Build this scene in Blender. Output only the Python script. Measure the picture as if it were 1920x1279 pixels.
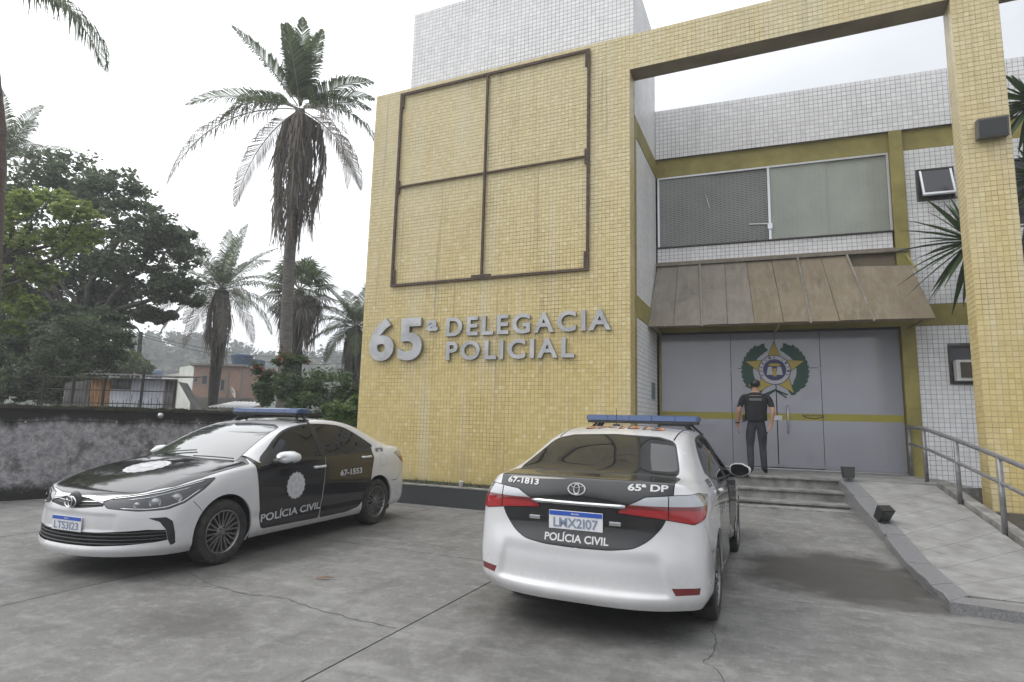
import bpy, bmesh, math, random
from mathutils import Vector, Matrix
from mathutils.bvhtree import BVHTree
random.seed(7)
S = bpy.context.scene
COL = S.collection
for o in list(bpy.data.objects): bpy.data.objects.remove(o, do_unlink=True)
R = math.radians

# ------------------------------------------------------------------ camera
CAM = Vector((0.0, 0.0, 1.47))
F_PX, PITCH, ROLL, YAW = 1109.4, R(7.89), R(1.43), R(24.12)
FW = Vector((-math.sin(YAW)*math.cos(PITCH), math.cos(YAW)*math.cos(PITCH), math.sin(PITCH)))
_r = Vector((math.cos(YAW), math.sin(YAW), 0)); _u = _r.cross(FW)
RT = math.cos(ROLL)*_r + math.sin(ROLL)*_u
UP = -math.sin(ROLL)*_r + math.cos(ROLL)*_u
cd = bpy.data.cameras.new('camera'); cam = bpy.data.objects.new('camera', cd); COL.objects.link(cam)
cd.sensor_width = 36; cd.lens = 36*F_PX/1920; cd.clip_end = 3000; cd.clip_start = 0.05
m = Matrix((RT, UP, -FW)).transposed().to_4x4(); m.translation = CAM; cam.matrix_world = m
S.camera = cam

# ------------------------------------------------------------------ sky and sun (bright overcast, sun veiled to the left, in front of the facade)
SUN_AZ, SUN_EL = R(-110), R(52)          # azimuth measured from +Y towards +X
SDIR = Vector((math.sin(SUN_AZ)*math.cos(SUN_EL), math.cos(SUN_AZ)*math.cos(SUN_EL), math.sin(SUN_EL)))
W = bpy.data.worlds.new('World'); S.world = W; W.use_nodes = True
nt = W.node_tree; nt.nodes.clear(); N = nt.nodes.new; L = nt.links.new
wo = N('ShaderNodeOutputWorld'); bg = N('ShaderNodeBackground'); L(bg.outputs[0], wo.inputs[0])
sky = N('ShaderNodeTexSky'); sky.sky_type = 'NISHITA'; sky.sun_disc = False
sky.sun_elevation = SUN_EL; sky.sun_rotation = SUN_AZ; sky.dust_density = 4.0; sky.air_density = 1.2
tc = N('ShaderNodeTexCoord')
mp = N('ShaderNodeMapping'); mp.inputs['Scale'].default_value = (1.0, 1.0, 2.6); L(tc.outputs['Generated'], mp.inputs[0])
nz = N('ShaderNodeTexNoise'); nz.inputs['Scale'].default_value = 1.9; nz.inputs['Detail'].default_value = 6; nz.inputs['Roughness'].default_value = 0.55
L(mp.outputs[0], nz.inputs['Vector'])
cr = N('ShaderNodeValToRGB'); cr.color_ramp.elements[0].position = 0.30; cr.color_ramp.elements[1].position = 0.72
cr.color_ramp.elements[0].color = (6.6, 6.9, 7.5, 1); cr.color_ramp.elements[1].color = (9.0, 9.2, 9.7, 1)
L(nz.outputs['Fac'], cr.inputs[0])
# veiled-sun glow: clouds are brighter round the sun's direction
dt = N('ShaderNodeVectorMath'); dt.operation = 'DOT_PRODUCT'; dt.inputs[1].default_value = SDIR
L(tc.outputs['Generated'], dt.inputs[0])
gl = N('ShaderNodeMapRange'); gl.inputs['From Min'].default_value = 0.0; gl.inputs['From Max'].default_value = 1.0
gl.inputs['To Min'].default_value = 0.0; gl.inputs['To Max'].default_value = 1.0; gl.interpolation_type = 'SMOOTHSTEP'
L(dt.outputs['Value'], gl.inputs['Value'])
# thin overcast: a little brighter overhead than at the horizon
sx = N('ShaderNodeSeparateXYZ'); L(tc.outputs['Generated'], sx.inputs[0])
ov = N('ShaderNodeMapRange'); ov.inputs['From Min'].default_value = 0.0; ov.inputs['From Max'].default_value = 1.0; ov.inputs['To Min'].default_value = 0.95; ov.inputs['To Max'].default_value = 1.15
L(sx.outputs['Z'], ov.inputs['Value'])
cm = N('ShaderNodeVectorMath'); cm.operation = 'SCALE'; L(cr.outputs[0], cm.inputs[0]); L(ov.outputs[0], cm.inputs['Scale'])
gm = N('ShaderNodeMix'); gm.data_type = 'RGBA'; gm.blend_type = 'ADD'; gm.inputs['B'].default_value = (14, 14, 13.7, 1)
L(gl.outputs[0], gm.inputs['Factor']); L(cm.outputs[0], gm.inputs['A'])
mx = N('ShaderNodeMix'); mx.data_type = 'RGBA'; mx.inputs['Factor'].default_value = 0.94
L(sky.outputs[0], mx.inputs['A']); L(gm.outputs['Result'], mx.inputs['B'])
L(mx.outputs['Result'], bg.inputs[0]); bg.inputs[1].default_value = 0.10
sd = bpy.data.lights.new('sun', 'SUN'); sd.energy = 1.0; sd.angle = R(26); sd.color = (1.0, 0.97, 0.93)
sun = bpy.data.objects.new('sun', sd); COL.objects.link(sun)
sun.rotation_euler = (-SDIR).to_track_quat('-Z', 'Y').to_euler(); sun.location = SDIR*40

V = S.view_settings; V.view_transform = 'Standard'; V.look = 'None'; V.gamma = 1; V.exposure = 0.10; V.use_curve_mapping = False
S.render.engine = 'CYCLES'
S.cycles.max_bounces = 6; S.cycles.transparent_max_bounces = 8; S.cycles.caustics_reflective = False; S.cycles.caustics_refractive = False
S.cycles.use_denoising = True

# ------------------------------------------------------------------ helpers
def at(px, py, depth):
    """world point seen at photograph pixel (px, py) at a given distance along the view axis"""
    return CAM + depth*(FW + ((px-960)/F_PX)*RT - ((py-639.5)/F_PX)*UP)
def at_z(px, py, z):
    d = FW + ((px-960)/F_PX)*RT - ((py-639.5)/F_PX)*UP
    return CAM + d*((z-CAM.z)/d.z)
def tag(o, label=None, cat=None, group=None, kind=None):
    if label: o['label'] = label
    if cat: o['category'] = cat
    if group: o['group'] = group
    if kind: o['kind'] = kind
    return o
def empty(name, loc=(0,0,0), rz=0.0, label=None, cat=None, group=None, kind=None, parent=None):
    o = bpy.data.objects.new(name, None); COL.objects.link(o)
    o.empty_display_size = 0.2
    o.location = loc; o.rotation_euler = (0, 0, rz)
    if parent: o.parent = parent
    return tag(o, label, cat, group, kind)
def mesh_obj(name, verts, faces, mat, parent=None, smooth=False, normals=None, loc=None, rot=None):
    me = bpy.data.meshes.new(name); me.from_pydata([tuple(v) for v in verts], [], faces); me.update()
    if isinstance(mat, (list, tuple)):
        for q in mat: me.materials.append(q)
    elif mat: me.materials.append(mat)
    if smooth: me.polygons.foreach_set('use_smooth', [True]*len(me.polygons))
    if normals: me.normals_split_custom_set_from_vertices(normals)
    o = bpy.data.objects.new(name, me); COL.objects.link(o)
    if parent: o.parent = parent
    if loc is not None: o.location = loc
    if rot is not None: o.rotation_euler = rot
    return o
class MB:
    """collects simple shapes into one mesh"""
    def __init__(s): s.v = []; s.f = []; s.mi = []; s.cm = 0
    def add(s, vs, fs):
        b = len(s.v); s.v += [tuple(q) for q in vs]; s.f += [tuple(b+i for i in q) for q in fs]; s.mi += [s.cm]*len(fs)
    def box(s, x0, x1, y0, y1, z0, z1, M=None, bev=0.0):
        if bev > 0:
            bm = bmesh.new(); bmesh.ops.create_cube(bm, size=1)
            bmesh.ops.scale(bm, vec=(x1-x0, y1-y0, z1-z0), verts=bm.verts)
            bmesh.ops.translate(bm, vec=((x0+x1)/2, (y0+y1)/2, (z0+z1)/2), verts=bm.verts)
            bmesh.ops.bevel(bm, geom=bm.edges[:], offset=bev, segments=2, affect='EDGES', profile=0.5)
            s.bm(bm, M); return
        vs = [(x0,y0,z0),(x1,y0,z0),(x1,y1,z0),(x0,y1,z0),(x0,y0,z1),(x1,y0,z1),(x1,y1,z1),(x0,y1,z1)]
        if M: vs = [M @ Vector(q) for q in vs]
        s.add(vs, [(0,3,2,1),(4,5,6,7),(0,1,5,4),(1,2,6,5),(2,3,7,6),(3,0,4,7)])
    def bm(s, bm, M=None):
        bm.verts.ensure_lookup_table()
        s.add([(M @ q.co) if M else q.co.copy() for q in bm.verts], [[q.index for q in f.verts] for f in bm.faces]); bm.free()
    def tube(s, pts, rad, n=8, caps=True):
        pts = [Vector(p) for p in pts]; rs = rad if isinstance(rad, (list, tuple)) else [rad]*len(pts)
        rings = []; prev = None
        for i, p in enumerate(pts):
            t = (pts[min(i+1, len(pts)-1)] - pts[max(i-1, 0)])
            t = t.normalized() if t.length > 1e-9 else Vector((0,0,1))
            if prev is None:
                a = Vector((0,0,1)) if abs(t.z) < 0.9 else Vector((1,0,0))
                x = t.cross(a).normalized()
            else:
                x = (prev - t*prev.dot(t)).normalized()
            prev = x; y = t.cross(x)
            rings.append([p + rs[i]*(math.cos(2*math.pi*k/n)*x + math.sin(2*math.pi*k/n)*y) for k in range(n)])
        b = len(s.v); s.v += [tuple(q) for r in rings for q in r]
        fs = []
        for i in range(len(rings)-1):
            for k in range(n):
                k2 = (k+1) % n
                fs.append((b+i*n+k, b+i*n+k2, b+(i+1)*n+k2, b+(i+1)*n+k))
        if caps:
            fs.append(tuple(b+k for k in reversed(range(n)))); e = b+(len(rings)-1)*n; fs.append(tuple(e+k for k in range(n)))
        s.f += fs; s.mi += [s.cm]*len(fs)
    def lathe(s, prof, n=24, M=None, closed=False):
        """prof: list of (radius, axial); axis = local Y"""
        rings = [[Vector((r*math.cos(2*math.pi*k/n), a, r*math.sin(2*math.pi*k/n))) for k in range(n)] for r, a in prof]
        vs = [(M @ q) if M else q for r in rings for q in r]
        fs = []
        for i in range(len(prof)-1):
            for k in range(n):
                k2 = (k+1) % n; fs.append((i*n+k, (i+1)*n+k, (i+1)*n+k2, i*n+k2))
        s.add(vs, fs)
    def prism(s, poly, fn0, fn1):
        """poly: 2D points counter-clockwise; fn0/fn1 map them to the two caps (fn1 = front)"""
        n = len(poly); vs = [fn0(*p) for p in poly] + [fn1(*p) for p in poly]
        s.add(vs, [tuple(range(n, 2*n)), tuple(reversed(range(n)))] + [(k, (k+1) % n, n+(k+1) % n, n+k) for k in range(n)])
    def build(s, name, mat, parent=None, smooth=False, loc=None, rot=None, auto=None):
        o = mesh_obj(name, s.v, s.f, mat, parent, smooth, None, loc, rot)
        if isinstance(mat, (list, tuple)): o.data.polygons.foreach_set('material_index', s.mi)
        if auto is not None:
            o.data.set_sharp_from_angle(angle=R(auto))
        return o
def copy_tree(o, parent=None):
    c = o.copy(); COL.objects.link(c); c.parent = parent
    for ch in o.children: copy_tree(ch, c)
    return c
_tc = {}
def text_geo(body, size=1.0, bold=0.0, spacing=1.0):
    """flat triangulated outline of a text: (verts2d, faces, width)"""
    k = (body, size, bold, spacing)
    if k in _tc: return _tc[k]
    cu = bpy.data.curves.new('text', 'FONT'); cu.body = body; cu.size = size; cu.offset = bold*size
    cu.space_character = spacing; cu.resolution_u = 5
    o = bpy.data.objects.new('text', cu); COL.objects.link(o)
    bpy.context.view_layer.update()
    me = bpy.data.meshes.new_from_object(o.evaluated_get(bpy.context.evaluated_depsgraph_get()))
    vs = [(q.co.x, q.co.y) for q in me.vertices]; fs = [tuple(p.vertices) for p in me.polygons]
    bpy.data.objects.remove(o); bpy.data.curves.remove(cu); bpy.data.meshes.remove(me)
    _tc[k] = (vs, fs); return _tc[k]
def text_fit(body, x0, x1, y0, y1, bold=0.0, spacing=1.0):
    vs, fs = text_geo(body, 1.0, bold, spacing)
    ax = min(q[0] for q in vs); bx = max(q[0] for q in vs); ay = min(q[1] for q in vs); by = max(q[1] for q in vs)
    return [(x0+(q[0]-ax)/(bx-ax)*(x1-x0), y0+(q[1]-ay)/(by-ay)*(y1-y0)) for q in vs], fs

# ------------------------------------------------------------------ materials
def mat(name, col, rough=0.6, metal=0.0, spec=0.5, coat=0.0, trans=0.0, emit=None, es=0.0, alpha=None):
    M = bpy.data.materials.new(name); M.use_nodes = True; b = M.node_tree.nodes['Principled BSDF']
    b.inputs['Base Color'].default_value = (*col, 1); b.inputs['Roughness'].default_value = rough
    b.inputs['Metallic'].default_value = metal; b.inputs['Specular IOR Level'].default_value = spec
    b.inputs['Coat Weight'].default_value = coat; b.inputs['Coat Roughness'].default_value = 0.04
    b.inputs['Transmission Weight'].default_value = trans
    if emit: b.inputs['Emission Color'].default_value = (*emit, 1); b.inputs['Emission Strength'].default_value = es
    return M
class NT:
    """small node-graph helper on a material"""
    def __init__(s, M): s.t = M.node_tree; s.b = s.t.nodes['Principled BSDF']
    def n(s, ty, **kw):
        q = s.t.nodes.new('ShaderNode'+ty)
        for k, v in kw.items(): setattr(q, k, v)
        return q
    def l(s, a, b): s.t.links.new(a, b)
    def coord(s, which='Object'): return s.n('TexCoord').outputs[which]
    def pos(s): return s.n('NewGeometry').outputs['Position']
    def noise(s, vec, scale, detail=4, rough=0.55, sc=None):
        if sc:
            m_ = s.n('Mapping'); m_.inputs['Scale'].default_value = sc; s.l(vec, m_.inputs[0]); vec = m_.outputs[0]
        q = s.n('TexNoise'); q.inputs['Scale'].default_value = scale; q.inputs['Detail'].default_value = detail; q.inputs['Roughness'].default_value = rough
        s.l(vec, q.inputs['Vector']); return q.outputs['Fac']
    def ramp(s, fac, p0, p1, c0=(0,0,0), c1=(1,1,1)):
        q = s.n('ValToRGB'); e = q.color_ramp.elements
        e[0].position = p0; e[1].position = p1; e[0].color = (*c0, 1); e[1].color = (*c1, 1)
        s.l(fac, q.inputs[0]); return q.outputs[0]
    def mix(s, fac, a, b, mode='MIX'):
        q = s.n('Mix', data_type='RGBA', blend_type=mode)
        for sock, val in (('Factor', fac), ('A', a), ('B', b)):
            if isinstance(val, (int, float)): q.inputs[sock].default_value = val
            elif isinstance(val, tuple): q.inputs[sock].default_value = (*val, 1)
            else: s.l(val, q.inputs[sock])
        return q.outputs['Result']
    def math(s, op, a, b=None, c=None, clamp=False):
        q = s.n('Math', operation=op); q.use_clamp = clamp
        for i, val in enumerate((a, b, c)):
            if val is None: continue
            if isinstance(val, (int, float)): q.inputs[i].default_value = val
            else: s.l(val, q.inputs[i])
        return q.outputs[0]
    def sep(s, vec):
        q = s.n('SeparateXYZ'); s.l(vec, q.inputs[0]); return q.outputs
    def color(s, c): s.l(c, s.b.inputs['Base Color'])
    def rough(s, c): s.l(c, s.b.inputs['Roughness'])
    def bump(s, h, strength=0.3, dist=0.01):
        q = s.n('Bump'); q.inputs['Strength'].default_value = strength; q.inputs['Distance'].default_value = dist
        s.l(h, q.inputs['Height']); s.l(q.outputs[0], s.b.inputs['Normal'])
def grimy(name, c0, c1, scale=3.0, rough=0.7, bump=0.0, sc=None, spec=0.4, p=(0.35, 0.7), detail=5, metal=0.0):
    M = mat(name, c0, rough, metal, spec); g = NT(M)
    f = g.noise(g.coord(), scale, detail, 0.6, sc); g.color(g.ramp(f, p[0], p[1], c0, c1))
    if bump: g.bump(g.noise(g.coord(), scale*9, 3), bump, 0.01)
    return M

def orient(o, d):
    """make the faces of a flat decal look along d"""
    d = Vector(d); o.data.update()
    if sum(p.normal.dot(d)*p.area for p in o.data.polygons) < 0: o.data.flip_normals()
    return o
def disc2(n, r, wob=0.0, k=0, r0=0.0):
    pts = [((r+wob*math.cos(k*2*math.pi*i/n))*math.cos(2*math.pi*i/n), (r+wob*math.cos(k*2*math.pi*i/n))*math.sin(2*math.pi*i/n)) for i in range(n)]
    if r0 <= 0:
        return [(0, 0)]+pts, [(0, 1+i, 1+(i+1) % n) for i in range(n)]
    inn = [(r0*math.cos(2*math.pi*i/n), r0*math.sin(2*math.pi*i/n)) for i in range(n)]
    return pts+inn, [(i, (i+1) % n, n+(i+1) % n, n+i) for i in range(n)]
def star2(r, q=0.42, rot=math.pi/2):
    pts = [((r if i % 2 == 0 else r*q)*math.cos(rot+math.pi*i/5), (r if i % 2 == 0 else r*q)*math.sin(rot+math.pi*i/5)) for i in range(10)]
    return [(0, 0)]+pts, [(0, 1+i, 1+(i+1) % 10) for i in range(10)]

M_TRIM = mat('black_plastic', (0.02, 0.02, 0.021), 0.45)
M_DECALK = mat('black_lettering', (0.03, 0.03, 0.03), 0.5)
# ------------------------------------------------------------------ yard, steps, ramp
def smooth01(t): t = max(0.0, min(1.0, t)); return t*t*(3-2*t)
def rise(x, y):
    """the yard climbs gently towards the entrance steps"""
    return 0.285*smooth01((y-6.8)/3.6)*smooth01((x+2.6)/1.9)
def concrete_mat(name, dark=False):
    M = mat(name, (0.2, 0.2, 0.19), 0.85, 0, 0.35); g = NT(M); p = g.pos()
    big = g.noise(p, 0.55, 6, 0.62); mid = g.noise(p, 2.6, 7, 0.68); fine = g.noise(p, 42, 4, 0.7)
    sw = g.noise(p, 1.1, 6, 0.62, (0.6, 2.4, 1)); spk = g.noise(p, 160, 2, 0.5)
    c = g.ramp(mid, 0.28, 0.76, (0.100, 0.0985, 0.095), (0.235, 0.232, 0.226))
    c = g.mix(g.math('MULTIPLY', g.ramp(big, 0.40, 0.66), 0.75), c, (0.092, 0.089, 0.085), 'MIX')
    c = g.mix(g.math('MULTIPLY', g.ramp(sw, 0.56, 0.72), 0.55), c, (0.29, 0.286, 0.28))
    c = g.mix(g.math('MULTIPLY', g.ramp(fine, 0.45, 0.75), 0.22), c, (0.30, 0.296, 0.288))
    c = g.mix(g.math('MULTIPLY', g.ramp(spk, 0.56, 0.68), 0.5), c, (0.06, 0.078, 0.074))
    pat = g.noise(p, 7.5, 9, 0.78); c = g.mix(g.math('MULTIPLY', g.ramp(pat, 0.50, 0.60), 0.40), c, (0.265, 0.262, 0.255)); pat2 = g.noise(p, 4.2, 9, 0.76, (1.0, 1.8, 1)); c = g.mix(g.math('MULTIPLY', g.ramp(pat2, 0.53, 0.62), 0.42), c, (0.085, 0.083, 0.079))
    grit = g.noise(p, 300, 2, 0.6); c = g.mix(g.math('MULTIPLY', g.ramp(grit, 0.52, 0.66), 0.35), c, (0.34, 0.335, 0.325))
    run = g.noise(p, 0.9, 7, 0.7, (3.0, 0.55, 1)); c = g.mix(g.math('MULTIPLY', g.ramp(run, 0.55, 0.68), 0.45), c, (0.075, 0.073, 0.070))
    # damp, oily stain beside the ramp; darker, smoother patches under the parked cars
    xyz = g.sep(p)
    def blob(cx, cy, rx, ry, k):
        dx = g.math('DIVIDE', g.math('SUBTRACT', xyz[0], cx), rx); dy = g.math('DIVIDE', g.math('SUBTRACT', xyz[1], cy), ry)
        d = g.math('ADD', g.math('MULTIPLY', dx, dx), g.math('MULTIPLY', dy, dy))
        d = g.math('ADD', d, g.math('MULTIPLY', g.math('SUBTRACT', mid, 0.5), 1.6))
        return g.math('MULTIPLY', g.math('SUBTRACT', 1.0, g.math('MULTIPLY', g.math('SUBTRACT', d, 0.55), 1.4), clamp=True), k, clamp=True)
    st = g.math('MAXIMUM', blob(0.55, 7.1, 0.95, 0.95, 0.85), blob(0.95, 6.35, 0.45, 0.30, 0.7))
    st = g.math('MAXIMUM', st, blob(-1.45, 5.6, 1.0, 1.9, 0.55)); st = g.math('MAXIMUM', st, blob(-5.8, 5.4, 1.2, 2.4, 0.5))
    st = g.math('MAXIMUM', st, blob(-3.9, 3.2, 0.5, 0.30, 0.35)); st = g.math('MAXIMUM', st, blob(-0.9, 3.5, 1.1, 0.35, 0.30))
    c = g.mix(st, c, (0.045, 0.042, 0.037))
    g.color(c); g.bump(g.math('ADD', g.math('MULTIPLY', fine, 0.5), mid), 0.25, 0.006)
    g.rough(g.math('SUBTRACT', 0.9, g.math('MULTIPLY', st, 0.35))); return M
M_CONC = concrete_mat('yard_concrete')
M_EARTH = grimy('dark_earth', (0.035, 0.032, 0.026), (0.07, 0.062, 0.048), 6, 0.95)
M_LAND = grimy('land', (0.06, 0.07, 0.035), (0.12, 0.11, 0.07), 0.05, 0.95)
M_CRACK = mat('crack_dirt', (0.065, 0.063, 0.059), 0.95); M_JOINT = mat('joint_dirt', (0.035, 0.034, 0.031), 0.95)
M_GRANITE = grimy('grey_granite', (0.13, 0.13, 0.135), (0.25, 0.25, 0.258), 60, 0.35, detail=8)
M_GRANITE_DK = grimy('dark_granite', (0.035, 0.037, 0.040), (0.075, 0.077, 0.08), 45, 0.45, detail=8)
M_STEP = grimy('worn_step_concrete', (0.13, 0.128, 0.12), (0.30, 0.295, 0.28), 5, 0.8, 0.2)
M_RAMPTILE = grimy('ramp_paving', (0.19, 0.187, 0.18), (0.30, 0.297, 0.29), 4.0, 0.75, 0.2, detail=8)
# one sheet to the horizon; the yard slabs lie on it
gv, gf = [], []
xs = [-400, -200, -110, -60, -35, -22, -16, -13] + [-12+0.75*k for k in range(28)] + [10, 14, 22, 40, 90, 200, 400]
ys = [-400, -200, -80, -30, -14, -8, -5] + [-4+0.6*k for k in range(31)] + [16, 20, 28, 45, 80, 140, 240, 400]
for y in ys:
    for x in xs: gv.append((x, y, rise(x, y)-0.016))
nx = len(xs)
for j in range(len(ys)-1):
    for i in range(nx-1): gf.append((j*nx+i, j*nx+i+1, (j+1)*nx+i+1, (j+1)*nx+i))
ground = mesh_obj('ground', gv, gf, M_LAND); tag(ground, kind='structure')
yard = empty('yard_pavement', (0, 0, 0), kind='structure')
def patch(name, x0, x1, y0, y1, z, mt, parent, step=0.35, th=0.016, edge=0.0):
    nx_ = max(1, int((x1-x0)/step)); ny_ = max(1, int((y1-y0)/step)); vs, fs = [], []
    for j in range(ny_+1):
        for i in range(nx_+1):
            x = x0+(x1-x0)*i/nx_; y = y0+(y1-y0)*j/ny_; vs.append((x, y, rise(x, y)+z))
    w = nx_+1
    for j in range(ny_):
        for i in range(nx_): fs.append((j*w+i, j*w+i+1, (j+1)*w+i+1, (j+1)*w+i))
    rim = [i for i in range(w)] + [j*w+nx_ for j in range(1, ny_+1)] + [ny_*w+i for i in range(nx_-1, -1, -1)] + [j*w for j in range(ny_-1, 0, -1)]
    b = len(vs); vs += [(vs[i][0], vs[i][1], vs[i][2]-th) for i in rim]; n = len(rim)
    fs += [(rim[(k+1) % n], rim[k], b+k, b+(k+1) % n) for k in range(n)]
    return mesh_obj(name, vs, fs, mt, parent)
bed = patch('joint_bed', -12.6, 9.0, -6, 12.4, -0.006, M_JOINT, yard, 0.6, 0.004)
XL = [-12.6, -11.3, -8.36, -5.43, -2.49, 9.0]; YL = [-6.0, -3.0, -0.05, 5.94, 8.95, 12.4]
for i in range(5):
    for j in range(5):
        g_ = 0.007 if i < 4 else 0.0035
        patch('concrete_slab', XL[i]+0.007, XL[i+1]-0.007, YL[j]+g_, YL[j+1]-g_, 0.0, M_CONC, yard)
def crack(pts, w=0.010, seed=1):
    rnd = random.Random(seed); P_ = []
    for a, b in zip(pts[:-1], pts[1:]):
        n = max(2, int(math.dist(a, b)/0.05))
        for k in range(n):
            t = k/n; P_.append((a[0]+(b[0]-a[0])*t+rnd.uniform(-.012, .012), a[1]+(b[1]-a[1])*t+rnd.uniform(-.012, .012)))
    P_.append(pts[-1]); vs, fs = [], []
    for k, p in enumerate(P_):
        q = P_[min(k+1, len(P_)-1)]; o = P_[max(k-1, 0)]; t = Vector((q[0]-o[0], q[1]-o[1])); t = t.normalized() if t.length else Vector((1, 0))
        ww = w*rnd.uniform(0.35, 1.0); n = Vector((-t.y, t.x))
        for s in (1, -1): vs.append((p[0]+n.x*ww*s*0.5, p[1]+n.y*ww*s*0.5, rise(*p)+0.003))
    fs = [(2*k, 2*k+1, 2*k+3, 2*k+2) for k in range(len(P_)-1)]
    mesh_obj('crack', vs, fs, M_CRACK, yard)
crack([(-5.19, 4.14), (-4.69, 3.94), (-4.42, 3.88), (-4.08, 3.85), (-3.73, 3.92), (-3.43, 3.84), (-3.16, 3.80), (-2.88, 3.77), (-2.53, 3.75)], 0.010, 3)
crack([(-5.4, 3.84), (-4.99, 3.77), (-4.83, 3.78), (-4.58, 3.85), (-4.42, 3.88)], 0.008, 4)
crack([(-0.50, 4.93), (-0.47, 4.71), (-0.43, 4.56), (-0.43, 4.42), (-0.46, 4.23), (-0.47, 4.15), (-0.38, 4.05), (-0.33, 3.91), (-0.36, 3.5)], 0.009, 5)
crack([(-4.86, 6.59), (-4.3, 6.45), (-3.91, 6.37), (-3.3, 6.2), (-2.9, 6.25)], 0.009, 6)
crack([(-7.5, 3.76), (-7.33, 4.07), (-6.9, 4.2)], 0.008, 7)

PHI = R(4.26); FX_, FY_ = -2.29, 12.733                       # facade frame: t to the right, d towards the building, z up
EU = Vector((math.cos(PHI), math.sin(PHI), 0)); EN = Vector((-math.sin(PHI), math.cos(PHI), 0)); FO = Vector((FX_, FY_, 0))
def fp(t, d, z): return FO + EU*t + EN*d + Vector((0, 0, z))
MF = Matrix(((EU.x, EN.x, 0, FO.x), (EU.y, EN.y, 0, FO.y), (0, 0, 1, 0), (0, 0, 0, 1)))
# landing and steps (facade frame): treads 0.30, landing edge 1.93 m out
steps = empty('entrance_steps', fp(1.6, -2.2, 0), kind='structure')
steps.location = (0, 0, 0)
def fbox(name, t0, t1, d0, d1, z0, z1, mt, parent, bev=0.0):
    b = MB(); b.box(t0, t1, d0, d1, z0, z1, MF, bev); return b.build(name, mt, parent)
fbox('landing', -0.02, 4.9, -1.90, -0.02, -0.02, 0.665, M_STEP, steps); fbox('step_tread', 0.0, 3.16, -1.945, -1.55, 0.666, 0.702, M_STEP, steps, 0.006)
fbox('landing_paving', 0.0, 4.52, -1.545, -0.03, 0.666, 0.700, M_RAMPTILE, steps); fbox('landing_paving', 3.17, 4.52, -1.86, -1.55, 0.666, 0.6995, M_RAMPTILE, steps)
for k, (d, z) in enumerate(((-2.25, 0.530), (-2.56, 0.370))):
    fbox('step_riser', 0.0, 3.16, d+0.02, -1.90, -0.02, z-0.037, M_STEP, steps); fbox('step_tread', 0.0, 3.16, d-0.02, d+0.36, z-0.036, z, M_STEP, steps, 0.006)
fbox('step_riser', 0.0, 3.16, -2.83, -2.55, -0.02, 0.305, M_STEP, steps, 0.01)

# ramp: kerb along its left side, paving, right-hand kerb
ramp = empty('ramp', (0, 0, 0), kind='structure')
KO = [(0.86, 11.02, 0.715), (0.98, 10.10, 0.545), (1.13, 8.62, 0.255), (1.19, 7.62, 0.125), (1.235, 6.75, 0.098), (1.262, 6.22, 0.092)]
KI = [(1.10, 11.04, 0.715), (1.215, 10.10, 0.545), (1.36, 8.62, 0.255), (1.42, 7.62, 0.125), (1.45, 6.95, 0.100), (1.475, 6.52, 0.095)]
RE = [(2.17, 11.04, 0.70), (2.27, 10.10, 0.535), (2.46, 8.62, 0.255), (2.52, 7.62, 0.115), (2.58, 6.95, 0.090), (2.68, 6.52, 0.085)]
rnd = random.Random(11)
for k in range(5):                                            # granite cap pieces of the kerb, broken ends
    a, b, c, d = Vector(KO[k]), Vector(KO[k+1]), Vector(KI[k+1]), Vector(KI[k])
    g1 = (b-a).normalized()*0.006; n_ = 4; vs, fs = [], []
    pts = []
    for i in range(n_+1):
        t = i/n_; o = a.lerp(b, t); j_ = rnd.uniform(0, 0.035) if rnd.random() < 0.5 else 0.0
        pts.append((o + g1*(1 if i == 0 else -1 if i == n_ else 0) + Vector((j_, 0, 0)), d.lerp(c, t) + g1*(1 if i == 0 else -1 if i == n_ else 0)))
    for o, i_ in pts: vs += [o, i_, o-Vector((0, 0, 0.035)), i_-Vector((0, 0, 0.035))]
    for i in range(n_):
        q = 4*i; r_ = 4*(i+1); fs += [(q, q+1, r_+1, r_), (q+2, r_+2, r_+3, q+3), (q, r_, r_+2, q+2), (q+1, q+3, r_+3, r_+1)]
    fs += [(0, 2, 3, 1), (4*n_, 4*n_+1, 4*n_+3, 4*n_+2)]
    mesh_obj('kerb_cap', vs, fs, M_GRANITE, ramp)
vs, fs = [], []
for (x, y, z), (xi, yi, zi) in zip(KO, KI): vs += [(x+0.012, y, z-0.036), (xi-0.012, yi, zi-0.036), (x+0.012, y, -0.05), (xi-0.012, yi, -0.05)]
for i in range(5):
    q = 4*i; r_ = q+4; fs += [(q, q+1, r_+1, r_), (q, r_, r_+2, q+2), (q+1, q+3, r_+3, r_+1)]
fs += [(0, 2, 3, 1), (20, 21, 23, 22)]
mesh_obj('kerb_wall', vs, fs, M_GRANITE, ramp)
fk = MB()                                                     # front kerb towards the yard
F0 = [(1.262, 6.22), (1.60, 6.17), (2.1, 6.11), (2.9, 6.02), (3.8, 5.95)]
vs, fs = [], []
for x, y in F0: vs += [(x, y, 0.088), (x+0.03, y+0.235, 0.092), (x, y, -0.05), (x+0.03, y+0.235, -0.05)]
for i in range(4): q = 4*i; r_ = q+4; fs += [(q+1, q, r_, r_+1)[::-1], (q, q+2, r_+2, r_)[::-1], (q+1, r_+1, r_+3, q+3)[::-1]]
fs += [(0, 1, 3, 2), (16, 18, 19, 17)]
mesh_obj('kerb_front', vs, fs, M_GRANITE, ramp)
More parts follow.
